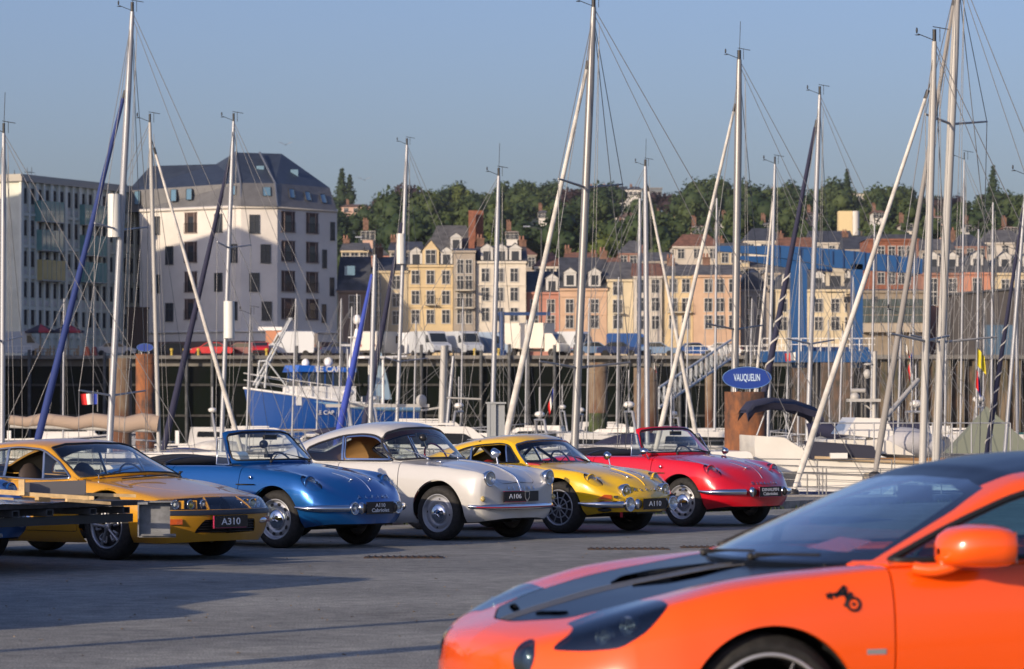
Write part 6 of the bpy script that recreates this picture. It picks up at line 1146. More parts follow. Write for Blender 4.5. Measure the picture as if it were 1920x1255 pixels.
# ---- rusty mooring piles and the oval signs
RP = mat('rusty_steel_pile', (.27, .10, .035), .85, var=.5, scale=1.7, col2=(.055, .035, .028), bump=.6, bscale=9, detail=9, stretch=(1, 1, .5))
RP2 = mat('stained_steel_pile', (.22, .17, .11), .85, var=.6, scale=1.0, col2=(.10, .042, .02), stretch=(1, 1, .35), bump=.4)
ALG = mat('algae_coating', (.06, .09, .02), .9, var=.5, scale=2, col2=(.03, .035, .02))
def pile(label, px, py, wpx, d, m=RP, alg=None, sign=None):
    r = wpx / 2 * d / FPX; zt = ZZ(py, d); t = thing('mooring_pile', label, 'mooring pile', (XX(px, d), d, WZ - 2), 0, 'rusty steel mooring piles'); H = zt - t.location.z
    b = MB(); b.lathe([(r, 0), (r, H), (r * .93, H), (r * .93, H - .25), (.001, H - .25)], n=40); b.build('tube', m, t)
    b = MB(); b.lathe([(r * 1.004, H - .5), (r * 1.012, H - .48), (r * 1.012, H - .44), (r * 1.004, H - .42)], n=40); b.build('weld_band', m, t)
    if alg: b = MB(); b.lathe([(r * 1.006, 0), (r * 1.008, ZZ(alg, d) - t.location.z), (r, ZZ(alg, d) - t.location.z + .1)], n=32); b.build('algae', ALG, t)
    if sign:
        sw, sh, cy = sign; zc = ZZ(cy, d) - t.location.z; a, c = sw / 2 * d / FPX, sh / 2 * d / FPX; s = thing('oval_sign', 'blue oval sign lettered VAUQUELIN on top of the nearest rusty pile' if sw > 50 else 'small blue oval sign on the left far rusty pile', 'sign', (XX(px + 1, d), d - r * .6, ZZ(cy, d)))
        b = MB(); pts = [(math.cos(q) * a, math.sin(q) * c) for q in [2 * math.pi * i / 48 for i in range(48)]]; b.prism(pts, -.02, .02); b.build('panel', mat('sign_blue', (.004, .035, .24), .4, coat=.3), s)
        b = MB(); b.path([(x * .985, -.02, z * .97) for x, z in pts], .007, 4, closed=True); b.build('rim', mat('sign_rim', (.12, .25, .5), .5), s)
        b = MB(); [b.tube((x, .05, -c - .15), (x, .05, 0), .02, n=6) for x in (-a * .45, a * .45)]; b.build('post', ALU, s)
        if sw > 50: me = text_mesh('sign_text', 'VAUQUELIN', c * .90, mat('sign_lettering', (.45, .58, .72), .5), .002, spacing=1.0); q = inst('sign_text', me, s, (0, -.024, 0)); q.rotation_euler = frame_rot((1, 0, 0), (0, 0, 1)); q.scale = (.86 * (2 * a * .62) / max(.01, me.vertices and (max(v.co.x for v in me.vertices) - min(v.co.x for v in me.vertices))), 1, 1)
    return t
pile('thick rusty pile carrying the oval VAUQUELIN sign', 1398, 735, 79, 80, RP, sign=(92, 42, 709))
pile('rusty pile left of centre pair with green algae at its foot', 1121, 680, 35, 175, RP2, alg=778)
pile('rusty pile right of centre pair behind the slim mast', 1211, 690, 46, 133, RP2)
pile('tan stained pile behind the ochre car roof', 226, 672, 42, 148, RP2)
pile('rust brown pile with a small blue sign, right of the tan stained pile', 272, 664, 35, 175, RP, sign=(31, 15, 652))
pile('thin rusty pile left of the middle gangway', 1330, 700, 16, 220, RP2)
# grey service pillar on the near quay
t = thing('service_pillar', 'grey square steel pillar standing behind the yellow coupe roof', 'pillar', (XX(930, 58.4), 58.4, 0)); H = ZZ(757, 58.4); b = MB(); b.box((-.05, 0, H / 2), (.10, .26, H)); b.box((.07, .02, H / 2), (.14, .20, H)); b.box((-.12, -.02, H / 2), (.05, .24, H)); b.build('post', mat('galvanised_grey', (.28, .30, .31), .5, .3), t); b = MB(); b.box((0, 0, H + .01), (.33, .30, .03)); b.build('cap', mat('galvanised_grey', (.28, .30, .31), .5, .3), t)
# gangway
t = thing('gangway', 'white lattice gangway sloping down behind the sign mast', 'gangway', (0, 0, 0)); a = P(1236, 765, 200); c = P(1372, 672, 215); b = MB()
for o in (0, 1.6):
    A = a + Vector((0, o, 0)); Cc = c + Vector((0, o, 0)); b.tube(A, Cc, .07, n=5); b.tube(A + Vector((0, 0, 1.1)), Cc + Vector((0, 0, 1.1)), .06, n=5)
    for k in range(14): p = A.lerp(Cc, k / 14); q = A.lerp(Cc, (k + 1) / 14); b.tube(p, p + Vector((0, 0, 1.1)), .035, n=4); b.tube(p + Vector((0, 0, 1.1)), q, .03, n=4)
b.build('lattice', mat('pale_grey_paint', (.45, .48, .50), .5), t); b = MB(); b.add([a, a + Vector((0, 1.6, 0)), c + Vector((0, 1.6, 0)), c], [(0, 1, 2, 3)]); b.build('walkway', pw, t)
# flags
def flag(label, px, py, d, w, h, cols, ang=-1.1, droop=.5):
    t = thing('flag', label, 'flag', P(px, py, d), 0, 'small flags on boats'); n = 6
    for i, c_ in enumerate(cols):
        b = MB(); q = len(cols); V = []
        for k in range(n + 1):
            u = (i + k / n) / q; V += [(math.cos(ang) * w * u + .0, .06 * math.sin(u * 9), math.sin(ang) * w * u * droop + h / 2), (math.cos(ang) * w * u + .04 * u, .06 * math.sin(u * 9 + .5), math.sin(ang) * w * u * droop - h / 2)]
        b.add(V, [(2 * k, 2 * k + 1, 2 * k + 3, 2 * k + 2) for k in range(n)], True); b.build('stripe', mat('flag_' + c_, {'blue': (.02, .05, .35), 'white': (.65, .65, .62), 'red': (.55, .02, .02), 'yellow': (.6, .5, .02)}[c_], .8), t)
    b = MB(); b.tube((0, 0, -h * 1.2), (0, 0, h * .8), .012, n=4); b.build('staff', WIRE, t)
TRI = ('blue', 'white', 'red')
flag('tricolour flag hanging by the middle white foresail', 1038, 735, 110, .55, .35, TRI, -1.9, 1.2); flag('tricolour flag by the big white mast at right', 1711, 670, 90, .5, .34, TRI, -1.8, 1.0); flag('faded tricolour flag at the left spreader boat', 183, 748, 84, -.4, .25, TRI, .1, .4); flag('small tricolour flag above the gangway', 1322, 672, 160, .5, .35, TRI, -1.6, 1); flag('small red and white flag right of the sign', 1492, 668, 160, -.5, .35, ('white', 'red'), .2, .6); flag('yellow signal flag at far right rigging', 1832, 668, 90, .3, .45, ('yellow',), -.9, 1); flag('red and blue signal flag below the yellow one', 1829, 705, 90, .28, .5, ('red', 'blue'), -1.2, 1.2); flag('tricolour tip near the white trawler mast', 664, 585, 250, .5, .6, ('blue', 'red'), -1.5, 1.2); flag('small tricolour left of the bright mast', 1697, 648, 90, .25, .2, ('white', 'red'), -1.2, 1); flag('small red flag behind the second rusty centre pile', 1225, 683, 120, .2, .22, ('white', 'red'), -1.2, 1)
# ---------------------------------------------------------------- the town across the harbour
SLATE = mat('slate_roof', (.055, .06, .07), .6, var=.25, scale=1.2); SLATE2 = mat('weathered_slate', (.10, .10, .10), .75, var=.3, scale=1.0)
TILE = mat('red_roof_tile', (.19, .09, .055), .8, var=.3, scale=1.5); BRICKR = mat('red_brick', (.22, .085, .05), .85, var=.2, scale=2)
WFR = mat('white_window_frame', (.50, .49, .46), .6); PANE = mat('window_pane', (.03, .035, .045), .12, coat=.3); PANEB = mat('rooflight_pane', (.12, .22, .30), .08, coat=.5)
def wallm(n, c): return mat('render_' + n, c, .85, var=.07, scale=.5)
_wm = {}
def window_meshes(w, h, fr=WFR):
    k = (round(w, 2), round(h, 2), fr.name)
    if k not in _wm:
        t = .065; b = MB()
        b.box((-w / 2, -.03, 0), (t, .10, h)); b.box((w / 2, -.03, 0), (t, .10, h)); b.box((0, -.03, h / 2), (w + t, .11, t)); b.box((0, -.03, -h / 2), (w + t * 2, .16, t)); b.box((0, -.03, 0), (t * .8, .08, h)); b.box((0, -.03, h * .18), (w, .075, t * .7))
        p = MB(); p.quad((-w / 2, -.012, -h / 2), (w / 2, -.012, -h / 2), (w / 2, -.012, h / 2), (-w / 2, -.012, h / 2)); _wm[k] = (b.mesh('window', fr), p.mesh('pane', PANE))
    return _wm[k]
def window(t, x, z, w, h, y=0, fr=WFR, rot=0, sx=0):
    a, p = window_meshes(w, h, fr); o = inst('window', a, t, (x, y, z), (0, 0, rot)); inst('pane', p, o); return o
def bld(name, label, px0, px1, d, cat='house', group=None, rz=0, base=None):
    x0 = XX(px0, d); t = thing(name, label, cat, (x0, d, FZ if base is None else base), rz, group); t['_s'] = 0; del t['_s']; return t, XX(px1, d) - x0
def roof_gable(t, W, D, z, h, m, ov=.25, hip=0, name='roof'):
    b = MB(); y0, y1 = -ov, D + ov; b.add([(-ov, y0, z), (W + ov, y0, z), (W + ov, y1, z), (-ov, y1, z), (hip, D / 2, z + h), (W - hip, D / 2, z + h)], [(0, 1, 5, 4), (2, 3, 4, 5), (1, 2, 5), (3, 0, 4), (3, 2, 1, 0)]); return b.build(name, m, t)
def roof_mansard(t, W, D, z, h1, h2, ins, m, name='roof'):
    b = MB(); o = .2; q = [(-o, -o, z), (W + o, -o, z), (W + o, D + o, z), (-o, D + o, z), (ins, ins, z + h1), (W - ins, ins, z + h1), (W - ins, D - ins, z + h1), (ins, D - ins, z + h1), (ins * 2.5, D / 2, z + h1 + h2), (W - ins * 2.5, D / 2, z + h1 + h2)]
    b.add(q, [(0, 1, 5, 4), (1, 2, 6, 5), (2, 3, 7, 6), (3, 0, 4, 7), (4, 5, 9, 8), (5, 6, 9), (6, 7, 8, 9), (7, 4, 8), (3, 2, 1, 0)]); return b.build(name, m, t)
def dormer(t, x, z, w=1.3, h=1.5, y=.2, wm=WFR, roofm=SLATE, pitch=.6, depth=2.2):
    b = MB(); b.box((x, y + depth / 2, z), (w, depth, h)); b.prism([(x - w / 2 - .12, z + h / 2), (x + w / 2 + .12, z + h / 2), (x, z + h / 2 + pitch)], y - .1, y + depth, 'xz'); o = b.build('dormer', wm, t)
    a, p = window_meshes(w * .6, h * .7); q = inst('window', p, o, (x, y - .02, z - .02)); b = MB(); b.prism([(x - w / 2 - .2, z + h / 2 - .03), (x, z + h / 2 + pitch + .1), (x + w / 2 + .2, z + h / 2 - .03), (x, z + h / 2 + pitch - .05)], y - .15, y + depth, 'xz'); b.build('dormer_roof', roofm, o)
def chimney(t, x, y, z, w=.9, h=2.0, m=None, pots=2):
    b = MB(); b.box((x, y, z), (w, .7, h)); b.box((x, y, z + h / 2 + .05), (w + .15, .85, .12)); o = b.build('chimney', m or mat('sooty_brick', (.15, .085, .06), .9, var=.3, scale=2), t)
    for i in range(pots): b = MB(); b.tube((x - w / 3 + i * w / max(1, pots) * .9, y, z + h / 2 + .1), (x - w / 3 + i * w / max(1, pots) * .9, y, z + h / 2 + .55), .13, .10, 8); b.build('chimney_pot', mat('terracotta', (.24, .12, .08), .8), o)
def terrace(name, label, px0, px1, d, eave, wm, cols, rows, ww=.85, wh=1.45, depth=10, roofm=SLATE, rtop=None, roof='gable', dorm=(), base_h=0, group='houses of the harbour terrace', bands=(), hip=0, chim=(), balc=(), cat='house'):
    t, W = bld(name, label, px0, px1, d, cat, group); H = ZZ(eave, d) - FZ; b = MB(); b.box((W / 2, depth / 2, H / 2), (W, depth, H)); w = b.build('wall', wm, t)
    b = MB(); b.box((W / 2, -.08, H - .12), (W + .2, .3, .24)); b.build('cornice', wm, t)
    for z in bands: b = MB(); b.box((W / 2, -.05, ZZ(z, d) - FZ), (W, .12, .14)); b.build('string_course', wm, t)
    if roof == 'gable': rh = (ZZ(rtop, d) - ZZ(eave, d)) * 1.0; roof_gable(t, W, depth, H, rh, roofm, hip=hip)
    elif roof == 'mansard': hh = ZZ(rtop, d) - ZZ(eave, d); roof_mansard(t, W, depth, H, hh * .75, hh * .25, .7, roofm)
    for cx in cols:
        for cy in rows: window(t, XX(cx, d) - XX(px0, d), ZZ(cy, d) - FZ, ww, wh)
    for dx, dy in dorm: dormer(t, XX(dx, d) - XX(px0, d), ZZ(dy, d) - FZ)
    for cx, cy in chim: chimney(t, XX(cx, d) - XX(px0, d), depth * .5, ZZ(cy, d) - FZ - .3, .8, 1.5)
    for bx0, bx1, by in balc:
        X0 = XX(bx0, d) - XX(px0, d); X1 = XX(bx1, d) - XX(px0, d); z = ZZ(by, d) - FZ; b = MB(); b.box(((X0 + X1) / 2, -.45, z), (X1 - X0, .8, .14)); q = b.build('balcony', STONEW, t)
        b = MB(); b.box(((X0 + X1) / 2, -.82, z + .95), (X1 - X0, .04, .05))
        n = max(3, int((X1 - X0) / .22))
        for i in range(n + 1): b.box((X0 + (X1 - X0) * i / n, -.82, z + .5), (.03, .03, .9))
        b.build('railing', TRIMB, q)
    return t, W, H
STONEW = mat('pale_stone', (.42, .38, .30), .85, var=.1, scale=1)
CR = wallm('cream', (.52, .43, .28)); YE = wallm('yellow', (.55, .43, .25)); GS = wallm('grey_stone', (.32, .28, .23)); WH = wallm('warm_white', (.58, .53, .44)); SAL = wallm('salmon', (.40, .19, .14)); PE = wallm('peach', (.50, .34, .23)); PY = wallm('pale_yellow', (.54, .46, .31)); OW = wallm('off_white', (.48, .44, .38))
D0 = 388
terrace('terraced_house', 'narrow cream house left of the gabled yellow house', 700, 764, D0, 508, CR, (706, 743), (530, 563, 596), rtop=478, depth=11, chim=((708, 470), (752, 462)))
t, W, H = terrace('terraced_house', 'yellow house with a tall pointed gable and three window columns', 765, 849, D0, 497, YE, (779, 807, 836), (520, 558, 594), rtop=470, depth=11, dorm=((780, 486), (837, 486)), bands=(538, 576), balc=((797, 817, 572),))
gx0, gx1 = XX(792, D0) - XX(765, D0), XX(823, D0) - XX(765, D0); gz0, gz1 = ZZ(497, D0) - FZ, ZZ(470, D0) - FZ; ga = ZZ(450, D0) - FZ
b = MB(); b.prism([(gx0, gz0), (gx1, gz0), (gx1, gz1), ((gx0 + gx1) / 2, ga), (gx0, gz1)], -.06, 5, 'xz'); g_ = b.build('gable', YE, t); b = MB(); gm_ = (gx0 + gx1) / 2; b.prism([(gx0 - .3, gz1 - .2), (gm_, ga + .25), (gx1 + .3, gz1 - .2), (gm_, ga + .02)], -.2, 5, 'xz'); b.build('gable_roof', SLATE, g_); window(t, gm_, ZZ(482, D0) - FZ, 1.1, 1.5, -.07)
terrace('terraced_house', 'narrow stone house with iron balconies beside the gabled yellow house', 850, 891, D0 - .5, 470, GS, (863, 879), (500, 530, 563, 594), ww=.7, wh=1.5, rtop=462, depth=11, balc=((853, 889, 545), (853, 889, 578)))
terrace('terraced_house', 'white house with three small dormers in its slate roof', 892, 986, D0, 490, WH, (910, 937, 964), (516, 552, 590), rtop=456, depth=12, dorm=((913, 480), (940, 480), (966, 480)), bands=(535,), chim=((900, 452), (980, 455)))
terrace('terraced_house', 'low salmon pink house between the white and the peach house', 987, 1049, D0 + 1, 548, SAL, (1002, 1033), (574, 604), rtop=505, depth=12, dorm=((1035, 536),), bands=(560,))
terrace('terraced_house', 'peach house with two white dormers under a blue slate roof', 1050, 1138, D0, 541, PE, (1068, 1115), (574, 603), rtop=478, depth=13, dorm=((1069, 525), (1115, 525)), bands=(556, 590), chim=((1134, 476),))
terrace('terraced_house', 'pale yellow house right of the peach house with dormers', 1139, 1187, D0, 524, PY, (1158,), (541, 575, 604), ww=1.0, rtop=487, depth=12, roofm=SLATE2, balc=((1149, 1168, 588),))
terrace('terraced_house', 'off white house under a red tiled roof', 1188, 1241, D0 - .4, 518, OW, (1201, 1229), (537, 571, 605), rtop=490, depth=12, roofm=TILE, chim=((1262, 490),))
terrace('terraced_house', 'yellow house between the red tiled and the long peach house', 1242, 1299, D0, 518, YE, (1262, 1286), (536, 572, 604), rtop=492, depth=12, roofm=SLATE2, balc=((1252, 1296, 586),))
terrace('terraced_house', 'long peach house at the right end of the terrace', 1300, 1388, D0 - .3, 516, PE, (1328, 1350, 1374), (536, 572, 604), rtop=492, depth=12, roofm=SLATE2, chim=((1330, 488),))
terrace('corner_house', 'grey rendered corner house with dark mansard roof by the blue crane', 1389, 1437, D0 + 6, 543, wallm('grey', (.30, .30, .30)), (1405, 1424), (568, 602), ww=.6, rtop=500, roof='mansard', group=None)
t, W, H = terrace('harbour_house', 'cream house with stone dormer seen through the blue crane', 1455, 1607, D0 + 4, 543, PY, (1468, 1490, 1535, 1566, 1592), (573, 607), ww=.9, rtop=503, roof='mansard', dorm=((1478, 530), (1535, 530), (1590, 530)), group=None)
dormer(t, XX(1567, D0) - XX(1455, D0), ZZ(528, D0) - FZ, 2.0, 2.2, 0, STONEW, pitch=1.2)
# brick, salmon and brown blocks at right
terrace('brick_building', 'tall red brick building behind the blue crane beam', 1627, 1722, 440, 448, BRICKR, (1652, 1672, 1690, 1706), (473, 522), ww=.85, rtop=436, roof='mansard', group=None, bands=(455,), cat='building')
t, W, H = terrace('modern_building', 'brown concrete harbour office with long glass front', 1612, 1735, 372, 545, mat('brown_concrete', (.23, .19, .14), .85, var=.1, scale=.6), (), (), rtop=541, roof='mansard', roofm=SLATE2, group=None, cat='building', depth=14)
gw = (XX(1735, 372) - XX(1612, 372)); z0, z1 = ZZ(606, 372) - FZ, ZZ(560, 372) - FZ
b = MB(); b.box((gw / 2, -.5, z0 - .5), (gw, 1.2, .9)); b.build('ledge', mat('pale_concrete_band', (.36, .31, .24), .85), t)
for i in range(9):
    for j in range(3): b = MB(); b.box((gw * (.04 + (i + .5) * .102), -.06, z0 + (z1 - z0) * (j + .5) / 3), (gw * .094, .08, (z1 - z0) / 3 - .1)); b.build('window_panel', mat('green_grey_glass', (.06, .08, .08), .12, coat=.4), t)
terrace('terraced_house', 'reddish brown house with slate roof and dormers at far right', 1728, 1806, D0, 512, wallm('brown_red', (.28, .15, .11)), (1750, 1786), (535, 560), ww=.9, rtop=474, roof='mansard', dorm=((1786, 495), (1750, 495)), group=None)
terrace('terraced_house', 'salmon orange house with one tall window at far right', 1807, 1860, D0 - .5, 511, wallm('salmon_orange', (.44, .20, .13)), (1832,), (534, 565), ww=1.0, rtop=470, roof='mansard', dorm=((1832, 494),), group=None)
terrace('terraced_house', 'cream house at the right edge behind the dark shed', 1861, 1960, D0, 512, CR, (1885, 1915, 1945), (537, 565), rtop=474, roof='mansard', dorm=((1885, 495), (1930, 495)), group=None)
t, W = bld('shed', 'large dark clad shed at the right edge of the far quay', 1788, 1960, 366, 'shed'); hL, hR = ZZ(553, 366) - FZ, ZZ(538, 366) - FZ
b = MB(); b.prism([(0, 0), (W, 0), (W, hR), (0, hL)], 0, 11, 'xz'); b.build('wall', mat('dark_cladding', (.055, .05, .048), .7, var=.15, scale=.6), t); b = MB(); b.prism([(-.2, hL), (W, hR), (W, hR + .2), (-.2, hL + .2)], -.3, 11.3, 'xz'); b.build('roof', SLATE, t); b = MB(); b.box((W * .5, -.06, 1.7), (3.2, .14, 3.2)); b.build('door', mat('shed_door', (.05, .10, .16), .6), t)
# second and third rows of roofs climbing behind
random.seed(11)
rows_ = [(1002, 1060, 430, 500, 470, WH), (1110, 1165, 440, 505, 480, GS), (1160, 1215, 470, 475, 448, wallm('brown_red', (.28, .15, .11))), (1205, 1262, 455, 490, 470, GS), (1262, 1352, 480, 462, 436, OW), (1350, 1405, 470, 470, 452, CR), (1395, 1470, 520, 452, 425, WH), (1462, 1530, 500, 470, 442, GS), (1520, 1600, 540, 455, 430, OW), (1585, 1632, 480, 468, 440, GS), (1725, 1790, 470, 470, 445, GS), (1788, 1850, 480, 462, 436, wallm('brown_red', (.28, .15, .11))), (1845, 1925, 500, 455, 428, OW), (640, 690, 440, 470, 452, CR), (680, 730, 460, 480, 458, SAL), (730, 790, 455, 470, 450, GS), (955, 1005, 470, 478, 458, GS), (1060, 1112, 450, 492, 470, SAL), (1434, 1502, 450, 512, 484, GS), (1386, 1440, 470, 502, 478, GS)]
adj = ['warm white', 'stone', 'red brown', 'stone', 'off white', 'cream', 'white gabled', 'stone', 'off white', 'stone', 'stone', 'red brown', 'off white', 'cream', 'salmon', 'stone', 'stone', 'salmon', 'stone', 'grey stone']
plc = ['behind the salmon pink house', 'behind the peach house ridge', 'above the pale yellow house', 'above the red tiled roof', 'above the long peach house with pale roof', 'above the right end of the terrace', 'above the blue crane beam', 'right of the white gable over the crane', 'between the crane tower and the brick building', 'just left of the red brick building', 'right of the red brick building', 'above the far right brown house', 'at the right edge below the trees', 'right of the white apartment tower roof', 'above the narrow cream house', 'left of the big slate roof', 'behind the white dormered house', 'behind the salmon and peach houses', 'between the corner house and the wide crane leg', 'behind the grey corner house']
for i, (a_, c_, d, ev, rt, wm_) in enumerate(rows_):
    cols = [a_ + (c_ - a_) * (k + .5) / 3 for k in range(3)]
    terrace('town_house', f'{adj[i]} house {plc[i]}', a_, c_, d, ev, wm_, cols, (ev + 14,), ww=.9, wh=1.3, rtop=rt, depth=10, roofm=random.choice((SLATE, SLATE2, SLATE2, TILE)), group='houses climbing behind the terrace', hip=random.choice((0, 1.5)), chim=((a_ + 6, rt + 1),) if i % 2 else ())
t, W, H = terrace('mansion', 'tall house with a big weathered slate roof and brick chimney above the gabled house', 798, 892, 420, 478, CR, (815, 845), (488,), rtop=417, depth=14, roofm=SLATE2, hip=1.2, group=None, dorm=((855, 458),))
b = MB(); b.box((XX(893, 420) - XX(798, 420), 4, ZZ(430, 420) - FZ), (1.6, 3, 4.6)); b.build('chimney', BRICKR, t); b = MB(); b.box((XX(884, 420) - XX(798, 420), 1, ZZ(430, 420) - FZ), (.7, 1, 4.4)); b.build('chimney', BRICKR, t)
# small house with slate roof right of the apartment tower
t, W, H = terrace('boathouse', 'small brown house with a low slate roof beside the white apartment tower', 634, 692, 384, 545, mat('brown_render', (.16, .12, .10), .85), (665,), (575,), ww=1.2, wh=2.4, rtop=478, depth=9, group=None)
b = MB(); b.box((XX(655, 384) - XX(634, 384), .9, ZZ(507, 384) - FZ), (1.1, .1, 1.0)); r_ = b.build('rooflight', PANEB, t)

# ---- white apartment tower with mansard roof
def seg_frame(pxa, da, pxb, db):
    a = Vector((XX(pxa, da), da, 0)); c = Vector((XX(pxb, db), db, 0)); return a, c, (c - a).length, math.atan2(c.y - a.y, c.x - a.x)
apt = thing('apartment_tower', 'white apartment block with loggias and a dark faceted mansard roof', 'apartment block', (XX(450, 380), 380, FZ))
def L2(px, d, z=0): return Vector((XX(px, d) - apt.location.x, d - 380, z))
WHT = mat('white_render', (.62, .59, .54), .85, var=.05, scale=.3)
e1 = ZZ(392, 380) - FZ
pts = [L2(262, 384), L2(452, 376), L2(520, 376.5), L2(632, 384), L2(632, 400), L2(262, 404)]
b = MB(); n = len(pts); b.add([(p.x, p.y, 0) for p in pts] + [(p.x, p.y, e1) for p in pts], [tuple(range(n))[::-1], tuple(range(n, 2 * n))] + [(i, (i + 1) % n, n + (i + 1) % n, n + i) for i in range(n)]); b.build('wall', WHT, apt)
b = MB(); b.add([(p.x * 1.001, p.y - .02, 0) for p in pts] + [(p.x * 1.001, p.y - .02, 1.9) for p in pts], [(i, (i + 1) % n, n + (i + 1) % n, n + i) for i in range(n)]); b.build('plinth', mat('brown_plinth', (.16, .10, .085), .8), apt)
b = MB()
b.path([(q.x, q.y - .1, 2.9) for q in pts[:4]], .16, 4); b.build('string_course', WHT, apt); b = MB(); b.path([(q.x, q.y - .12, e1) for q in pts[:4]], .2, 4); b.build('eaves_cornice', WHT, apt)
h1 = ZZ(345, 380) - FZ; h2 = ZZ(302, 384) - FZ; h3 = ZZ(281, 382) - FZ
def rp(px, d, z): q = L2(px, d); return (q.x, q.y, z)
low = [(p.x, p.y - (.4 if i < 4 else -.4), e1 + .05) for i, p in enumerate(pts)]
mid = [rp(262, 386, h1), rp(452, 378.5, h1), rp(516, 379, h1), rp(618, 386.5, h1), rp(618, 398, h1), rp(262, 402, h1)]
low[0] = (low[0][0] - 1.2, low[0][1], low[0][2]); mid[0] = rp(240, 387, h1 - .3); low[0] = rp(240, 386.5, e1)
b = MB(); b.add(low + mid, [(i, (i + 1) % 6, 6 + (i + 1) % 6, 6 + i) for i in range(6)]); b.build('mansard_roof', mat('grey_slate_cladding', (.13, .13, .13), .6, var=.1, scale=1), apt)
top = [rp(282, 392, h2), rp(405, 389, h2), rp(441, 386, h3), rp(528, 388, h3)]
b = MB(); b.add(mid + top, [(0, 1, 7, 6), (1, 8, 7), (1, 2, 9, 8), (2, 3, 9), (3, 4, 9), (4, 5, 6, 7, 8, 9), (5, 0, 6)]); b.build('upper_roof', mat('dark_blue_slate', (.035, .045, .062), .45, var=.15, scale=1), apt)
b = MB(); b.path([rp(452, 375.8, e1), mid[1], top[2]], .12, 5); b.path([rp(520, 376.2, e1), mid[2], (rp(487, 386, h3))], .12, 5); b.build('ridge_flashing', mat('zinc', (.22, .24, .27), .5, .6), apt)
def on_seg(i, px, z, off_=.02):
    a_, c_ = pts[i], pts[i + 1]; best = None
    dxy = c_ - a_; lo, hi = 0.0, 1.0
    for k in range(40):
        m = (lo + hi) / 2; q = a_ + dxy * m; P_ = CXP + (q.x + apt.location.x) * FPX / (q.y + 380)
        if P_ < px: lo = m
        else: hi = m
    q = a_ + dxy * lo; ang = math.atan2(dxy.y, dxy.x); return Vector((q.x + math.sin(ang) * off_, q.y - math.cos(ang) * off_, z)), ang
DFR = mat('dark_window_frame', (.05, .055, .06), .5)
for i, px, py in [(0, 293, 421), (0, 318, 478), (0, 293, 531), (0, 318, 585), (0, 410, 421), (0, 438, 478), (0, 410, 531), (0, 438, 585), (1, 477, 424), (1, 498, 479), (1, 477, 532), (1, 500, 585), (2, 623, 431), (2, 608, 484), (2, 622, 536), (2, 607, 587)]:
    q, ang = on_seg(i, px, ZZ(py, 380) - FZ); w_ = 1.0 if i < 2 else .6; window(apt, q.x, q.z, w_, 1.9 if i < 2 else 1.9, q.y, DFR, ang)
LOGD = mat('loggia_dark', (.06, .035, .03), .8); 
for i, cols in ((0, ((358, 30),)), (2, ((540, 38), (585, 34)))):
    for cpx, wpx in cols:
        for py in (418, 473, 529, 580):
            q, ang = on_seg(i, cpx, ZZ(py, 380) - FZ, .03); w_ = wpx / 17.9; h_ = 2.15; lg = MB(); d_ = 1.3
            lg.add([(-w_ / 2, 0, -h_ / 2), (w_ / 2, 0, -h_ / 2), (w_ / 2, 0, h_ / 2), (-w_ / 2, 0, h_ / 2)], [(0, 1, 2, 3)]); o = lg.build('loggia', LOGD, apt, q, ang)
            b = MB(); b.box((-w_ * .28, -.03, 0), (.08, .06, h_)); b.box((w_ * .28, -.03, 0), (.08, .06, h_)); b.box((0, -.05, -h_ / 2), (w_ + .1, .1, .1)); b.box((0, -.04, h_ / 2), (w_ + .1, .08, .08)); b.build('loggia_post', mat('loggia_post', (.25, .2, .18), .7), o)
            b = MB(); b.quad((-w_ * .2, -.02, -h_ * .45), (w_ * .22, -.02, -h_ * .45), (w_ * .22, -.02, h_ * .3), (-w_ * .2, -.02, h_ * .3)); b.build('pane', PANE, o)
            b = MB(); b.box((0, -.12, -h_ / 2 + 1.0), (w_, .03, .05)); [b.box((-w_ / 2 + k * w_ / 9, -.12, -h_ / 2 + .5), (.025, .025, 1.0)) for k in range(10)]; b.build('railing', TRIMB, o)
for px, py, a_, c_ in ((258, 362, 0, 1), (326, 362, 0, 1), (355, 362, 0, 1), (437, 360, 0, 1), (500, 363, 1, 2), (547, 364, 2, 3), (577, 367, 2, 3), (606, 370, 2, 3)):
    i = a_; u = None; f_ = Vector(low[i]); g_ = Vector(low[c_]); F_ = Vector(mid[i]); G_ = Vector(mid[c_]); lo, hi = 0, 1; v = (ZZ(py, 380) - FZ - e1) / (h1 - e1)
    for k in range(30):
        m = (lo + hi) / 2; q = (f_.lerp(g_, m)).lerp(F_.lerp(G_, m), v); P_ = CXP + (q.x + apt.location.x) * FPX / (q.y + 380); lo, hi = (m, hi) if P_ < px else (lo, m)
    q = (f_.lerp(g_, lo)).lerp(F_.lerp(G_, lo), v); dr = (g_ - f_).normalized(); up = (F_.lerp(G_, lo) - f_.lerp(g_, lo)).normalized(); nn = dr.cross(up)
    b = MB(); w_, h_ = .42, .75; b.add([q + nn * .06 - dr * w_ - up * h_, q + nn * .06 + dr * w_ - up * h_, q + nn * .06 + dr * w_ + up * h_, q + nn * .06 - dr * w_ + up * h_], [(0, 1, 2, 3)]); o = b.build('rooflight', PANEB, apt)
    b = MB(); b.path([q + nn * .07 - dr * w_ - up * h_, q + nn * .07 + dr * w_ - up * h_, q + nn * .07 + dr * w_ + up * h_, q + nn * .07 - dr * w_ + up * h_], .05, 4, closed=True); b.build('rooflight_frame', DFR, o)
for px, py in ((488, 320), (552, 325)):
    b = MB(); q = Vector(rp(px, 383.0 if px < 500 else 384.6, ZZ(py, 382) - FZ)); b.box(q, (.8, .3, 1.1)); b.build('rooflight', PANEB, apt)

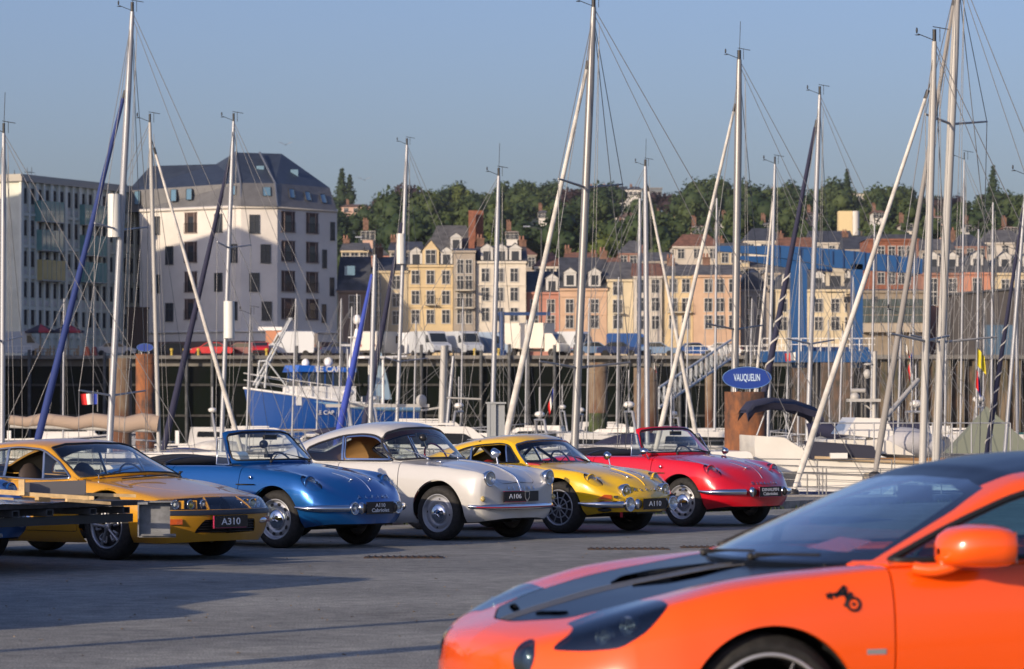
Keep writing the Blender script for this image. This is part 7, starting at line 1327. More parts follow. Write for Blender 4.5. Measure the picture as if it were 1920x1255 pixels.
# ---- grey municipal block at left with coloured glass balconies
mun = thing('office_block', 'grey pilastered block with tinted glass balconies at the left edge', 'office block', (XX(38, 368), 368, FZ))
a_ = Vector((XX(38, 368), 368, 0)); c_ = Vector((XX(276, 391), 391, 0)); Lm = (c_ - a_).length; am = math.atan2(c_.y - a_.y, c_.x - a_.x); mun.rotation_euler = (0, 0, am)
Hm = ZZ(332, 368) - FZ; GM = mat('grey_green_concrete', (.58, .60, .52), .85, var=.08, scale=.4)
b = MB(); b.box((Lm / 2, 9, Hm / 2), (Lm, 18, Hm)); b.build('wall', GM, mun)
b = MB(); b.box((Lm / 2, 9, Hm - .2), (Lm + .9, 18.9, .5)); b.box((Lm / 2, 9, Hm + .15), (Lm + .4, 18.4, .3)); b.build('parapet', mat('pale_concrete', (.40, .38, .33), .85), mun)
nb = 9; fl = [ZZ(y, 368) - FZ for y in (372, 432, 490, 548, 600)]
pil = MB(); pil.box((0, -.14, Hm / 2), (.5, .28, Hm)); pme_ = pil.mesh('pilaster', mat('pale_concrete_fin', (.66, .68, .60), .85))
for i in range(nb * 2 + 1): inst('pilaster', pme_, mun, (Lm * i / (nb * 2), 0, 0), sc=(1 if i % 2 == 0 else .6, 1, 1))
for z in fl: b = MB(); b.box((Lm / 2, -.1, z - 1.6), (Lm, .25, .3)); b.build('floor_band', GM, mun)
for i in range(nb * 2):
    for z in fl:
        x = Lm * (i + .5) / (nb * 2); window(mun, x, z + .3, .5, 1.5, -.06, DFR); b = None
sp = MB(); sp.box((0, -.1, 0), (.7, .08, .45)); spm = sp.mesh('spandrel', WFR)
for i in range(nb * 2):
    for z in fl: inst('spandrel', spm, mun, (Lm * (i + .5) / (nb * 2), 0, z - 1.05))
TEAL = mat('teal_glass', (.14, .30, .29), .15, coat=.5); YG = mat('yellow_glass', (.50, .42, .18), .2, coat=.5)
for px, py, wpx, m_ in ((85, 398, 42, TEAL), (166, 405, 42, TEAL), (85, 452, 40, TEAL), (166, 462, 42, TEAL), (87, 508, 42, YG), (166, 512, 42, TEAL)):
    t_ = (px - 38) / 238; x = Lm * (t_ * 368 / (391 - t_ * 23)); w_ = wpx / 238 * Lm * .98; z = ZZ(py, 368 + t_ * 23) - FZ; b = MB(); b.box((x, -.9, z), (w_, .06, 2.1)); b.box((x - w_ / 2, -.5, z), (.05, .8, 2.1)); b.box((x + w_ / 2, -.5, z), (.05, .8, 2.1)); o = b.build('glass_balcony', m_, mun)
    b = MB(); b.box((x, -.5, z - 1.05), (w_, .9, .12)); [b.box((x - w_ / 2 + k * w_ / 5, -.94, z), (.05, .05, 2.2)) for k in range(6)]; b.build('balcony_frame', mat('balcony_frame', (.35, .38, .36), .6), o)
b = MB(); b.box((Lm + .9, 1.2, ZZ(478, 388) - FZ), (2.4, 2.4, 9.5)); o = b.build('stair_tower', glass('blue_green_glass', (.25, .50, .50), .25), mun)
for k in range(7): b = MB(); b.box((Lm + .9, 1.2, ZZ(478, 388) - FZ - 4.6 + k * 1.5), (2.5, 2.5, .14)); b.build('tower_floor', mat('tower_floor', (.25, .27, .22), .8), mun)
for px, h_ in ((117, 2.2), (138, 1.4), (168, 1.8), (178, 1.9), (186, 1.2)):
    b = MB(); b.tube(((px - 38) / 12, 6, Hm), ((px - 38) / 12, 6, Hm + h_), .05, .03, 5); b.box(((px - 38) / 12, 6, Hm + h_ * .7), (1.2 if px > 160 else .3, .05, .05)); b.build('roof_aerial', DFR, mun)
t = thing('shading_block', 'unseen tall block added beyond the left edge to shade the white tower', 'apartment block', (-82, 326, FZ)); b = MB(); b.box((10.5, 5, 13.5), (21, 10, 27)); b.build('wall', CR, t); tag(MB().box((-95, 331, (FZ - 3) / 2), (74, 50, FZ + 3)).build('quay_mole', STONE), kind='structure'); roof_mansard(t, 21, 10, 27, 1, .4, 1, SLATE)  # unseen block, added beyond the edge to throw shade on the apartments
for i in range(6):
    for j in range(8): window(t, 2 + i * 3.4, 3 + j * 3.1, 1.2, 1.7)
b = MB(); p = P(258, 640, 362); dt = MB(); dt.box((0, 0, 2.4), (2.0, 1.6, 4.9)); dt.box((0, 0, 4.9), (2.2, 1.8, .15)); [dt.box((-.9 + k * .3, -.83, 2.4), (.08, .06, 4.8)) for k in range(7)]
tag(dt.build('timber_tower', mat('dark_timber', (.035, .022, .018), .8), None, (XX(258, 362), 362, FZ)), 'dark brown timber-clad tower in front of the apartment block', 'tower')
# ---------------------------------------------------------------- wooded hill
RIDGE = [(500, 405), (632, 412), (700, 412), (760, 396), (830, 382), (900, 388), (1000, 386), (1100, 392), (1200, 408), (1260, 402), (1330, 382), (1400, 388), (1500, 396), (1600, 390), (1680, 396), (1750, 414), (1820, 418), (1870, 400), (1990, 402)]
HD = 1600.0
def ridge_y(px): return float(np.interp(px, [r[0] for r in RIDGE], [r[1] for r in RIDGE]))
def hill_z(px, d):                                 # terrain height on the ray of photo column px at distance d
    zr = CH + (YH - ridge_y(px) - 14) * HD / FPX; t = (d - 560) / (HD - 560); t = max(0, min(1, t)); return FZ + (zr - FZ) * (t ** .8)
nx, ny = 60, 26; b = MB(); V = []
for j in range(ny):
    d = 560 + (HD + 500 - 560) * j / (ny - 1)
    for i in range(nx):
        px = -300 + 2600 * i / (nx - 1); V.append((XX(px, d), d, hill_z(px, d) - (2 if j == 0 else 0)))
b.add(V, [(j * nx + i, j * nx + i + 1, (j + 1) * nx + i + 1, (j + 1) * nx + i) for j in range(ny - 1) for i in range(nx - 1)], True)
tag(b.build('hillside', mat('hillside_grass', (.025, .038, .016), .95, var=.3, scale=.02)), kind='structure')
b = MB(); b.box((0, 3000, FZ - 4), (9000, 5200, 1)); tag(b.build('far_land', mat('far_land', (.07, .075, .05), .95)), kind='structure')
def leafm(n, a, c): return mat(n, a, .75, var=0, scale=.35, col2=c)
def leaf_mat(n, c1, c2):
    if n in MATS: return MATS[n]
    m = bpy.data.materials.new(n); m.use_nodes = True; N = m.node_tree.nodes; L = m.node_tree.links; b = N['Principled BSDF']; b.inputs['Roughness'].default_value = .7; b.inputs['Specular IOR Level'].default_value = .2
    g = N.new('ShaderNodeNewGeometry'); oi = N.new('ShaderNodeObjectInfo'); r = N.new('ShaderNodeValToRGB'); r.color_ramp.elements[0].color = (*c1, 1); r.color_ramp.elements[1].color = (*c2, 1); a = N.new('ShaderNodeMath'); a.operation = 'ADD'; h = N.new('ShaderNodeMath'); h.operation = 'MULTIPLY'; h.inputs[1].default_value = .5
    L.new(g.outputs['Random Per Island'], h.inputs[0]); k = N.new('ShaderNodeMath'); k.operation = 'MULTIPLY'; k.inputs[1].default_value = .5; L.new(oi.outputs['Random'], k.inputs[0]); L.new(h.outputs[0], a.inputs[0]); L.new(k.outputs[0], a.inputs[1]); L.new(a.outputs[0], r.inputs[0]); L.new(r.outputs[0], b.inputs['Base Color']); MATS[n] = m; return m
BARK = mat('bark', (.08, .06, .045), .9)
def tree_meshes(seed, w, h, m, nl=9, lq=620, leaf=.75, conic=False):
    rnd = random.Random(seed); lobes = []
    for i in range(nl):
        if conic: t = (i + .5) / nl; lobes.append(((rnd.uniform(-.15, .15) * w * (1 - t), rnd.uniform(-.15, .15) * w * (1 - t), h * (.15 + .8 * t)), w * .5 * (1 - t) + .4))
        else: a = rnd.uniform(0, 6.28); rr = rnd.uniform(0, .33) * w; lobes.append(((math.cos(a) * rr, math.sin(a) * rr, h * rnd.uniform(.22, .82)), w * rnd.uniform(.17, .28)))
    b = MB()
    for c, r in lobes:
        b.ell(c, (r * .72, r * .72, r * .62), 7, 5)
        for q in range(int(lq / nl)):
            d = Vector((rnd.gauss(0, 1), rnd.gauss(0, 1), rnd.gauss(.25, 1))).normalized(); p = Vector(c) + d * r * rnd.uniform(.7, 1.12); s = leaf * rnd.uniform(.5, 1.1)
            u = Vector((rnd.gauss(0, 1), rnd.gauss(0, 1), rnd.gauss(0, 1))).normalized(); v = (d + u * .8).cross(u).normalized() * s; u = u * s; b.add([p - u, p - v * .6, p + u, p + v * .7], [(0, 1, 2, 3)])
    tr = MB(); tr.tube((0, 0, -1), (0, 0, h * .5), w * .04, w * .02, 7)
    for i in range(4): c = lobes[i][0]; tr.tube((0, 0, h * .3), c, w * .018, w * .008, 5)
    return tr.mesh('trunk', BARK), b.mesh('crown', m)
G1 = leaf_mat('foliage_green', (.022, .040, .014), (.062, .085, .030)); G2 = leaf_mat('foliage_dark', (.016, .032, .014), (.038, .060, .022)); G3 = leaf_mat('foliage_copper', (.022, .014, .018), (.045, .028, .030)); G4 = leaf_mat('foliage_light', (.055, .080, .018), (.11, .135, .035))
TV = {'green': [tree_meshes(1, 13, 12, G1), tree_meshes(2, 15, 13, G1, 11), tree_meshes(3, 11, 11, G1, 8)], 'dark': [tree_meshes(4, 12, 13, G2), tree_meshes(5, 14, 12, G2, 10)], 'copper': [tree_meshes(6, 14, 13, G3, 10)], 'light': [tree_meshes(7, 12, 11, G4), tree_meshes(8, 10, 9, G4, 7)], 'conifer': [tree_meshes(9, 6, 15, G2, 8, 420, .6, True)]}
LM = [(640, 'right of the apartment block roof'), (735, 'above the narrow cream house'), (800, 'left of the big slate roof'), (860, 'above the big slate roof'), (930, 'above the white dormered house'), (1000, 'behind the long white foresail'), (1060, 'left of the thick middle mast'), (1110, 'right of the thick middle mast'), (1170, 'below the white ridge villas'), (1240, 'by the yellow hillside house'), (1300, 'left of the sign mast'), (1360, 'at the sign mast'), (1420, 'right of the sign mast'), (1480, 'above the blue crane tip'), (1540, 'by the spiral foresail'), (1600, 'around the silo tower'), (1665, 'above the red brick building'), (1720, 'at the cream mast'), (1770, 'right of the bright mast'), (1830, 'above the salmon orange house'), (1890, 'above the dark shed'), (1960, 'at the right edge')]
ROWN = ['on the ridge', 'just under the ridge', 'high on the slope', 'on the upper slope', 'midway up the slope', 'on the lower slope', 'low on the slope', 'near the foot of the slope']
SHORT = {'green': 'mid green broadleaf tree', 'dark': 'dark green broadleaf tree', 'copper': 'purple brown copper beech', 'light': 'light green bushy tree', 'conifer': 'narrow dark conifer'}
LAB = {'green': ('mid green broadleaf tree in the wood on the hillside', 'broadleaf trees in the hillside wood'), 'dark': ('dark green broadleaf tree in the wood on the hillside', 'dark trees in the hillside wood'), 'copper': ('purple brown copper beech in the wood on the hillside', 'copper beeches in the hillside wood'), 'light': ('light green bushy tree among darker trees on the hillside', 'light trees in the hillside wood'), 'conifer': ('narrow dark conifer standing on the hillside', 'conifers on the hillside')}
def tree(kind, px, py, d, s=1.0, label=None):
    ri = max(0, min(7, int((1700 - d) / 135))); lm = min(LM, key=lambda q: abs(q[0] - px))[1]; lab_ = f'{SHORT[kind]} {ROWN[ri]} {lm}'
    tr, cr = random.choice(TV[kind]); z = ZZ(py, d); x = XX(px, d); o = thing('hillside_tree', label or lab_, 'tree', (x, d, z), random.uniform(0, 6.28), None if label else LAB[kind][1]); o.scale = (s, s, s * random.uniform(.85, 1.15)); inst('trunk', tr, o); inst('crown', cr, o)
random.seed(21)
HH = ((1018, 402), (1172, 432), (1310, 430), (1365, 418), (1440, 425), (1525, 405), (1648, 402), (1700, 425), (1760, 412), (1822, 428), (1895, 432), (690, 440), (960, 440))
def gap(px, py):                                   # clearings where houses stand
    return any(a <= px <= c and e <= py <= f for a, c, e, f in ((1104, 1240, 340, 372), (1140, 1200, 388, 418), (1222, 1268, 390, 422), (1565, 1610, 395, 442), (640, 672, 360, 400)))
cnt = 0
for row in range(12):
    d = HD + 60 - row * (92 if row < 8 else 88)
    px = 618 + random.uniform(0, 20)
    while px < 1945:
        py_top = ridge_y(px); zt = hill_z(px, d); py = YH - (zt - CH) * FPX / d
        s = random.uniform(.72, 1.15) * (.92 if row == 0 else 1)
        ptop = py - 12 * s * FPX / d
        if not gap(px, (py + ptop) / 2) and not any(abs(px - q) < 16 and d < 1040 and ptop < w + 6 and py > w - 8 for q, w in HH) and not (abs(px - 1588) < 34 and d < 960 and ptop < 440) and not (row == 0 and 1730 < px < 1850 and random.random() < .4):
            k = random.random(); kind = 'green' if k < .46 else 'dark' if k < .88 else 'light' if k < .97 else 'copper'
            if (715 < px < 790 and row < 3) or (1040 < px < 1075 and 2 < row < 5): kind = 'copper'
            if ptop < 470 and cnt < 292: tree(kind, px, py, d, s * (1.05 if row < 4 else 1)); cnt += 1
        px += random.uniform(32, 52) * (1 + .05 * row)
for px, py, s in ((641, 392, 1.2), (656, 390, 1.0), (1588, 372, .9), (1862, 388, 1.1)): tree('conifer', px, py, 1500, s)
for px, py, d, s in ((1310, 394, 1600, .95), (1345, 394, 1600, 1.15), (1590, 402, 1580, .9), (1870, 412, 1560, .9)): tree('dark', px, py, d, s)
# houses on the hill
def hillhouse(label, px0, px1, ptop, peave, pbase, d, wm, rm, nwin, name='hill_house'):
    W = XX(px1, d) - XX(px0, d); zb = ZZ(pbase, d); t = thing(name, label, 'house', (XX(px0, d), d, zb), 0, 'houses among the hillside trees'); H = ZZ(peave, d) - zb; b = MB(); b.box((W / 2, 4.5, H / 2 - 2), (W, 9, H + 4)); b.build('wall', wm, t)
    if rm: roof_gable(t, W, 9, H, ZZ(ptop, d) - ZZ(peave, d), rm, .5, hip=W * .18)
    else: b = MB(); b.box((W / 2, 4.5, H + .2), (W + .6, 9.6, .5)); b.build('roof', mat('flat_roof_grey', (.2, .2, .2), .8), t)
    for i in range(nwin): window(t, W * (i + .5) / nwin, H * .55, 1.6, 1.6, -.02)
    chimney(t, W * .2, 4.5, H + 1.6, 1.0, 1.8)
for i, (a_, c_) in enumerate(((1104, 1128), (1129, 1153), (1154, 1178), (1179, 1203))): hillhouse('white villa with slate roof, %s of the ridge row' % ('first from left', 'second from left', 'third from left', 'rightmost')[i], a_, c_, 349, 356, 372, 1590, mat('hill_white', (.6, .58, .54), .8), SLATE, 3)
hillhouse('flat roofed grey building at the right end of the white ridge row', 1206, 1241, 352, 354, 374, 1580, mat('hill_grey', (.14, .16, .18), .8), None, 4)
hillhouse('white house with brown hipped roof below the ridge row', 1142, 1194, 397, 408, 418, 1250, mat('hill_white', (.6, .58, .54), .8), mat('brown_tile', (.13, .08, .06), .8), 4)
hillhouse('yellow house with brown roof right of the white hillside house', 1226, 1266, 398, 406, 424, 1240, mat('hill_yellow', (.62, .5, .28), .8), mat('brown_tile', (.13, .08, .06), .8), 3)
hillhouse('pinkish house at the foot of the conifers left on the hill', 640, 694, 382, 388, 402, 1300, mat('hill_pink', (.5, .33, .26), .8), mat('brown_tile', (.13, .08, .06), .8), 3)
hillhouse('long cream building on the ridge right of centre', 1578, 1636, 362, 364, 380, 1560, mat('hill_cream', (.55, .5, .42), .8), None, 6)
hillhouse('cream flat building on the ridge left of the tall tree', 1288, 1312, 364, 366, 380, 1570, mat('hill_cream', (.55, .5, .42), .8), None, 2)
hillhouse('pale low building on the ridge behind the tall white mast', 1440, 1490, 360, 362, 378, 1590, mat('hill_cream', (.55, .5, .42), .8), None, 4)
hillhouse('brick red house on the ridge at right', 1780, 1808, 378, 384, 400, 1500, BRICKR, SLATE2, 2)
hillhouse('white cottage among trees at far right', 1878, 1900, 386, 392, 410, 1450, mat('hill_white', (.6, .58, .54), .8), TILE, 2)
HM = [mat('hill_white', (.6, .58, .54), .8), mat('hill_cream', (.55, .5, .42), .8), mat('hill_pink', (.5, .33, .26), .8)]
for i, (px, py, d, w_, lab) in enumerate(((1018, 402, 1150, 15, 'small cream house lit among the trees left of the thick middle mast'), (1172, 432, 1000, 20, 'white house low in the trees above the peach houses'), (1310, 430, 950, 24, 'cream house low on the slope left of the sign mast'), (1365, 418, 1050, 20, 'pinkish house low on the slope behind the sign mast'), (1440, 425, 980, 22, 'white house on the slope right of the sign mast'), (1525, 405, 1150, 20, 'pinkish house in the trees above the crane'), (1648, 402, 1150, 22, 'cream house in the trees left of the cream mast'), (1700, 425, 950, 20, 'white house in the trees behind the cream mast'), (1760, 412, 1050, 22, 'cream house on the slope right of the bright mast'), (1822, 428, 950, 22, 'pinkish house on the slope above the dark shed'), (1895, 432, 900, 24, 'white house on the slope at the right edge'), (690, 440, 800, 20, 'white house low on the slope right of the apartment roof'), (960, 440, 900, 20, 'cream house low on the slope above the white dormered house'))):
    hillhouse(lab, px - w_ / 2, px + w_ / 2, py - 9, py - 3, py + 8, d - 130, HM[i % 3], random.choice((SLATE2, mat('brown_tile', (.13, .08, .06), .8), TILE)), 2)
t = thing('silo_tower', 'cream square tower with a white cylinder beside it on the slope', 'tower', (XX(1572, 900), 900, ZZ(442, 900))); t['state'] = ''; del t['state']; b = MB(); b.box((1.6, 0, 2.7), (3.4, 4, 6.6)); b.build('wall', mat('hill_yellow', (.62, .5, .28), .8), t); b = MB(); b.tube((4.0, -1, 0), (4.0, -1, 6.0), 1.1, 1.1, 16); b.build('cylinder', mat('hill_white', (.6, .58, .54), .8), t)
# ---------------------------------------------------------------- vehicles and things on the far quay
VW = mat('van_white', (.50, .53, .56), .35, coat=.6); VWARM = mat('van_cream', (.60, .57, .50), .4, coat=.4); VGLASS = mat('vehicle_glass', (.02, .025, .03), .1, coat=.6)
def qcar(label, px, w, d, m, heading=0, kind='car', L=4.2, group='cars parked on the far quay', name='parked_car'):
    t = thing(name, label, 'van' if kind != 'car' else 'car', (XX(px, d), d, FZ), heading, group)
    if kind == 'car': prof = [(-2.1, .35), (-2.12, .8), (-1.9, .95), (-1.35, 1.0), (-.85, 1.42), (.45, 1.45), (1.15, .98), (1.95, .85), (2.1, .65), (2.1, .35)]; gl = [(-1.2, 1.0), (-.82, 1.36), (.42, 1.39), (.98, .99)]; W = 1.7; H = 1.45
    else: prof = [(-2.6, .4), (-2.65, 2.35), (-2.5, 2.5), (1.15, 2.5), (1.45, 2.35), (2.0, 1.35), (2.65, 1.15), (2.75, .9), (2.75, .4)]; gl = [(1.05, 1.35), (1.05, 2.1), (1.42, 2.1), (1.85, 1.38)]; W = 1.95; H = 2.5
    s = L / (4.2 if kind == 'car' else 5.4); b = MB(); b.prism([(x * s, z) for x, z in rpoly(prof, .18, 3)], -W / 2, W / 2); bo = b.build('body', m, t)
    b = MB(); [b.prism([(x * s, z) for x, z in gl], q * W / 2, q * (W / 2 + .015)) for q in (1, -1)]; o_ = b.build('side_window', VGLASS, t); o_['kind'] = 'stuff'
    f = [(.52, 1.40), (1.10, 1.0)] if kind == 'car' else [(1.48, 2.28), (1.98, 1.42)]
    b = MB(); (xa, za), (xb, zb) = f; n_ = .03; b.add([(xa * s + n_, -W * .43, za), (xb * s + n_, -W * .45, zb), (xb * s + n_, W * .45, zb), (xa * s + n_, W * .43, za)], [(0, 1, 2, 3)]); b.build('windscreen', VGLASS, t)
    if kind == 'car': b = MB(); b.add([(-.90 * s - n_, -W * .42, 1.38), (-1.3 * s - n_, -W * .44, 1.03), (-1.3 * s - n_, W * .44, 1.03), (-.90 * s - n_, W * .42, 1.38)], [(0, 1, 2, 3)]); b.build('rear_window', VGLASS, t)
    ws = MB(); ws.tube((0, -.11, 0), (0, .11, 0), .32, n=16); ws.tube((0, -.12, 0), (0, .12, 0), .17, n=12); wme = ws.mesh('wheel', TYRE)
    for x in ((-1.3, 1.3) if kind == 'car' else (-1.7, 1.75)):
        for y in (-W / 2 + .08, W / 2 - .08): inst('wheel', wme, t, (x * s, y, .32))
    fx = (2.08 if kind == 'car' else 2.70) * s
    for y in (-W * .36, W * .36): b = MB(); b.ell((fx - .03, y, .72 if kind == 'car' else .95), (.08, .17, .1), 8, 6); b.build('headlight', mat('far_headlight', (.6, .6, .6), .15, .4), t)
    for y in (-W * .4, W * .4): b = MB(); b.box((-fx, y, .8 if kind == 'car' else 1.1), (.05, .14, .2)); b.build('tail_light', mat('tail_red', (.35, .01, .01), .3), t)
    b = MB(); b.box((fx, 0, .5), (.1, W * .9, .22)); b.box((-fx, 0, .5), (.1, W * .9, .22)); b.build('bumper', TRIMB, t); return t
cm_ = lambda n, c: mat('car_' + n, c, .35, .0, .7)
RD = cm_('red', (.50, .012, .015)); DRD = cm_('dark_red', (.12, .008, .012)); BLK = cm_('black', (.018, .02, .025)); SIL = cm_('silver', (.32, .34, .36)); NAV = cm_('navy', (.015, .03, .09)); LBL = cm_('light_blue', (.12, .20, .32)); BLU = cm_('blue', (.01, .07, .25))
qcar('white delivery van at the left edge of the far quay', 30, 75, 360, VW, R(8), 'van', 5.4, 'vans parked on the far quay', 'parked_van')
qcar('silver grey car right of the orange barrier on the far quay', 216, 75, 360, SIL, R(3))
qcar('dark car beside the timber tower on the far quay', 326, 40, 364, BLK, R(12))
qcar('bright red car in front of the apartment block', 398, 65, 360, RD, R(178))
qcar('dark red estate car next to the bright red one', 455, 55, 362, DRD, R(170), 'car', 4.4)
qcar('small red car left of the white pickup', 487, 30, 358, RD, R(95), 'car', 3.7)
qcar('white crew van behind the trawler gantry', 548, 80, 360, VW, R(172), 'van', 4.9, 'vans parked on the far quay', 'parked_van')
qcar('black car behind the trawler wheelhouse', 640, 60, 360, NAV, R(5))
qcar('dark blue car left of the cream backed van', 668, 60, 365, BLK, R(-5))
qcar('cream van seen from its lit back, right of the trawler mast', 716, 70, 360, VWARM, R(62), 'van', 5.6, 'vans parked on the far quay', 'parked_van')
qcar('white high roof van facing the camera with black grille', 806, 70, 358, VW, R(-62), 'van', 5.6, 'vans parked on the far quay', 'parked_van')
qcar('white van right of the high roof van, nose to the camera', 868, 70, 359, VW, R(-64), 'van', 5.4, 'vans parked on the far quay', 'parked_van')
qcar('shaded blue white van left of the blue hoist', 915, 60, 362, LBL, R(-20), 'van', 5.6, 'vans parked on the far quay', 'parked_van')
qcar('shaded white van behind the two nose-on vans', 762, 60, 366, VW, R(-15), 'van', 5.2, 'vans parked on the far quay', 'parked_van')
qcar('small white van by the moored masts right of the lorry', 1075, 60, 360, VW, R(-40), 'van', 4.8, 'vans parked on the far quay', 'parked_van')
qcar('light blue car right of the small white van', 1112, 40, 358, LBL, R(8))
qcar('dark blue car below the pale yellow house', 1158, 60, 358, NAV, R(3)); qcar('light blue grey car right of the slim mast pair', 1232, 50, 360, LBL, R(-6)); qcar('blue car below the long peach house', 1300, 50, 362, BLU, R(8)); qcar('white car below the corner house', 1352, 50, 362, cm_('white', (.5, .5, .5)), R(170))
qcar('blue van behind the thick middle mast', 1022 + 160, 60, 368, BLU, R(0), 'van', 5.0, 'vans parked on the far quay', 'parked_van')
# box lorry
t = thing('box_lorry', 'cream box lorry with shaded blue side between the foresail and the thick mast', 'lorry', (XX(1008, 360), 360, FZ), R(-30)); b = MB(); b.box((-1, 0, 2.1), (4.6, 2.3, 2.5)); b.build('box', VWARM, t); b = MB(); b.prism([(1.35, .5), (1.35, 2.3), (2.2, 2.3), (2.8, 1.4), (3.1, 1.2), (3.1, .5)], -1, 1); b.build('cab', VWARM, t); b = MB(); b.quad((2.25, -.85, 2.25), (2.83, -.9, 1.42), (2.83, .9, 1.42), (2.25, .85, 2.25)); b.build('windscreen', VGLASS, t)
wm_ = MB(); wm_.tube((0, -.12, 0), (0, .12, 0), .4, n=16); wq = wm_.mesh('wheel', TYRE); [inst('wheel', wq, t, (x, y, .4)) for x in (-2.2, 2.2) for y in (-1, 1)]; b = MB(); b.box((0, 0, .65), (5.6, .9, .25)); b.build('chassis', TRIMB, t)
# cafe parasols, tables, chairs, barrier
WD = mat('cafe_wood', (.42, .28, .14), .75)
for i, (px, m_, lab) in enumerate(((76, RD, 'dark parasol with red panels, left of the pair'), (128, RD, 'dark parasol with red panels, right of the pair'))):
    t = thing('parasol', lab + ' on the far quay', 'parasol', (XX(px, 359), 359, FZ), .2 * i, 'cafe parasols'); b = MB(); n = 8; r = 1.55
    for k in range(n):
        a0, a1 = 2 * math.pi * k / n, 2 * math.pi * (k + 1) / n; b = MB(); b.add([(0, 0, 3.25), (math.cos(a0) * r, math.sin(a0) * r, 2.55), (math.cos(a1) * r, math.sin(a1) * r, 2.55), (math.cos(a1) * r, math.sin(a1) * r, 2.35), (math.cos(a0) * r, math.sin(a0) * r, 2.35)], [(0, 1, 2), (2, 1, 4, 3)]); b.build('canopy_panel', mat('parasol_navy', (.02, .022, .05), .8) if k % 3 else mat('parasol_red', (.4, .04, .06), .8), t)
    b = MB(); b.tube((0, 0, 0), (0, 0, 3.3), .05, n=8); b.build('pole', WD, t); b = MB(); b.box((0, 0, .08), (.6, .6, .16)); b.build('base', PALE, t)
def cafe(px, kind, lab, rz=0):
    t = thing('cafe_' + kind, lab, kind, (XX(px, 358.3), 358.3, FZ), rz, 'cafe tables and chairs on the far quay')
    if kind == 'table': b = MB(); b.box((0, 0, .75), (1.3, .8, .06)); b.build('tabletop', WD, t)
    else: b = MB(); b.box((0, 0, .45), (.5, .5, .06)); b.build('seat', WD, t); b = MB(); b.box((-.23, 0, .8), (.05, .5, .6)); b.build('backrest', WD, t)
    lx, ly, lh = (.58, .33, .74) if kind == 'table' else (.21, .21, .44)
    for sx in (1, -1):
        for sy in (1, -1): b = MB(); b.box((lx * sx, ly * sy, lh / 2), (.06, .06, lh)); b.build('leg', WD, t)
for px, k, lab in ((78, 'table', 'wooden cafe table under the left parasol'), (104, 'table', 'wooden cafe table between the two parasols'), (133, 'table', 'wooden cafe table under the right parasol'), (70, 'chair', 'wooden chair left of the leftmost cafe table'), (90, 'chair', 'wooden chair right of the leftmost cafe table'), (97, 'chair', 'wooden chair left of the middle cafe table'), (115, 'chair', 'wooden chair right of the middle cafe table'), (143, 'chair', 'wooden chair right of the rightmost cafe table')): cafe(px, k, lab, random.choice((0, math.pi)))
t = thing('road_barrier', 'orange red plastic road barrier at the quay edge, left', 'barrier', (XX(163, 357), 357, FZ)); b = MB(); b.prism([(-.32, 0), (.32, 0), (.14, .95), (-.14, .95)], -.6, .6, 'xz'); b.build('body', mat('barrier_orange', (.6, .12, .05), .6), t)
t = thing('road_barrier', 'darker red plastic barrier right of the orange one', 'barrier', (XX(177, 358), 358, FZ)); b = MB(); b.prism([(-.32, 0), (.32, 0), (.14, .95), (-.14, .95)], -.6, .6, 'xz'); b.build('body', mat('barrier_red', (.30, .06, .05), .6), t)
# bollards and quay railing
bm_ = MB(); bm_.lathe([(.16, 0), (.13, .1), (.12, .5), (.2, .6), (.16, .75), (.001, .8)], n=10); bme = bm_.mesh('bollard', mat('yellow_bollard', (.45, .33, .05), .6))
for px, lab in ((322, 'left of the dark car by the timber tower'), (346, 'right of the dark car by the timber tower'), (372, 'in front of the bright red car'), (500, 'left of the white pickup van'), (512, 'under the snack stand'), (890, 'in front of the second nose-on van'), (935, 'at the foot of the blue hoist'), (1040, 'right of the box lorry')):
    o = inst('bollard', bme, None, (XX(px, 355.6), 355.6, FZ)); tag(o, 'small yellow bollard ' + lab, 'bollard', 'yellow bollards along the quay edge')
rl = MB(); rl.box((0, 0, 1.0), (3.0, .05, .06)); rl.box((0, 0, .55), (3.0, .04, .05)); [rl.box((x, 0, .5), (.06, .06, 1.05)) for x in (-1.5, -.75, 0, .75, 1.47)]; rlm = rl.mesh('rail_panel', WHITEP)
t = thing('quay_railing', 'white railing along the quay edge right of the vans', 'railing', (XX(1285, 355.4), 355.4, FZ)); [inst('rail_panel', rlm, t, (1.5 + 3.02 * i, 0, 0)) for i in range(5)]
t = thing('quay_railing', 'white railing on the quay edge at far left by the van', 'railing', (XX(2, 355.4), 355.4, FZ)); [inst('rail_panel', rlm, t, (1.5 + 3.02 * i, 0, 0)) for i in range(1)]
# advertising totem and snack trailer near trawler gantry
t = thing('snack_trailer', 'orange and white snack stand behind the trawler gantry', 'stand', (XX(515, 363), 363, FZ)); b = MB(); b.box((0, 0, 1.6), (1.7, 1.2, 2.2)); b.build('body', mat('snack_orange', (.5, .22, .12), .7), t); b = MB(); b.box((-.4, 0, 2.85), (2.4, 1.5, .35)); b.build('awning', WHITEP, t); b = MB(); b.box((0, 0, .3), (1.5, 1, .5)); b.build('base', TRIMB, t)
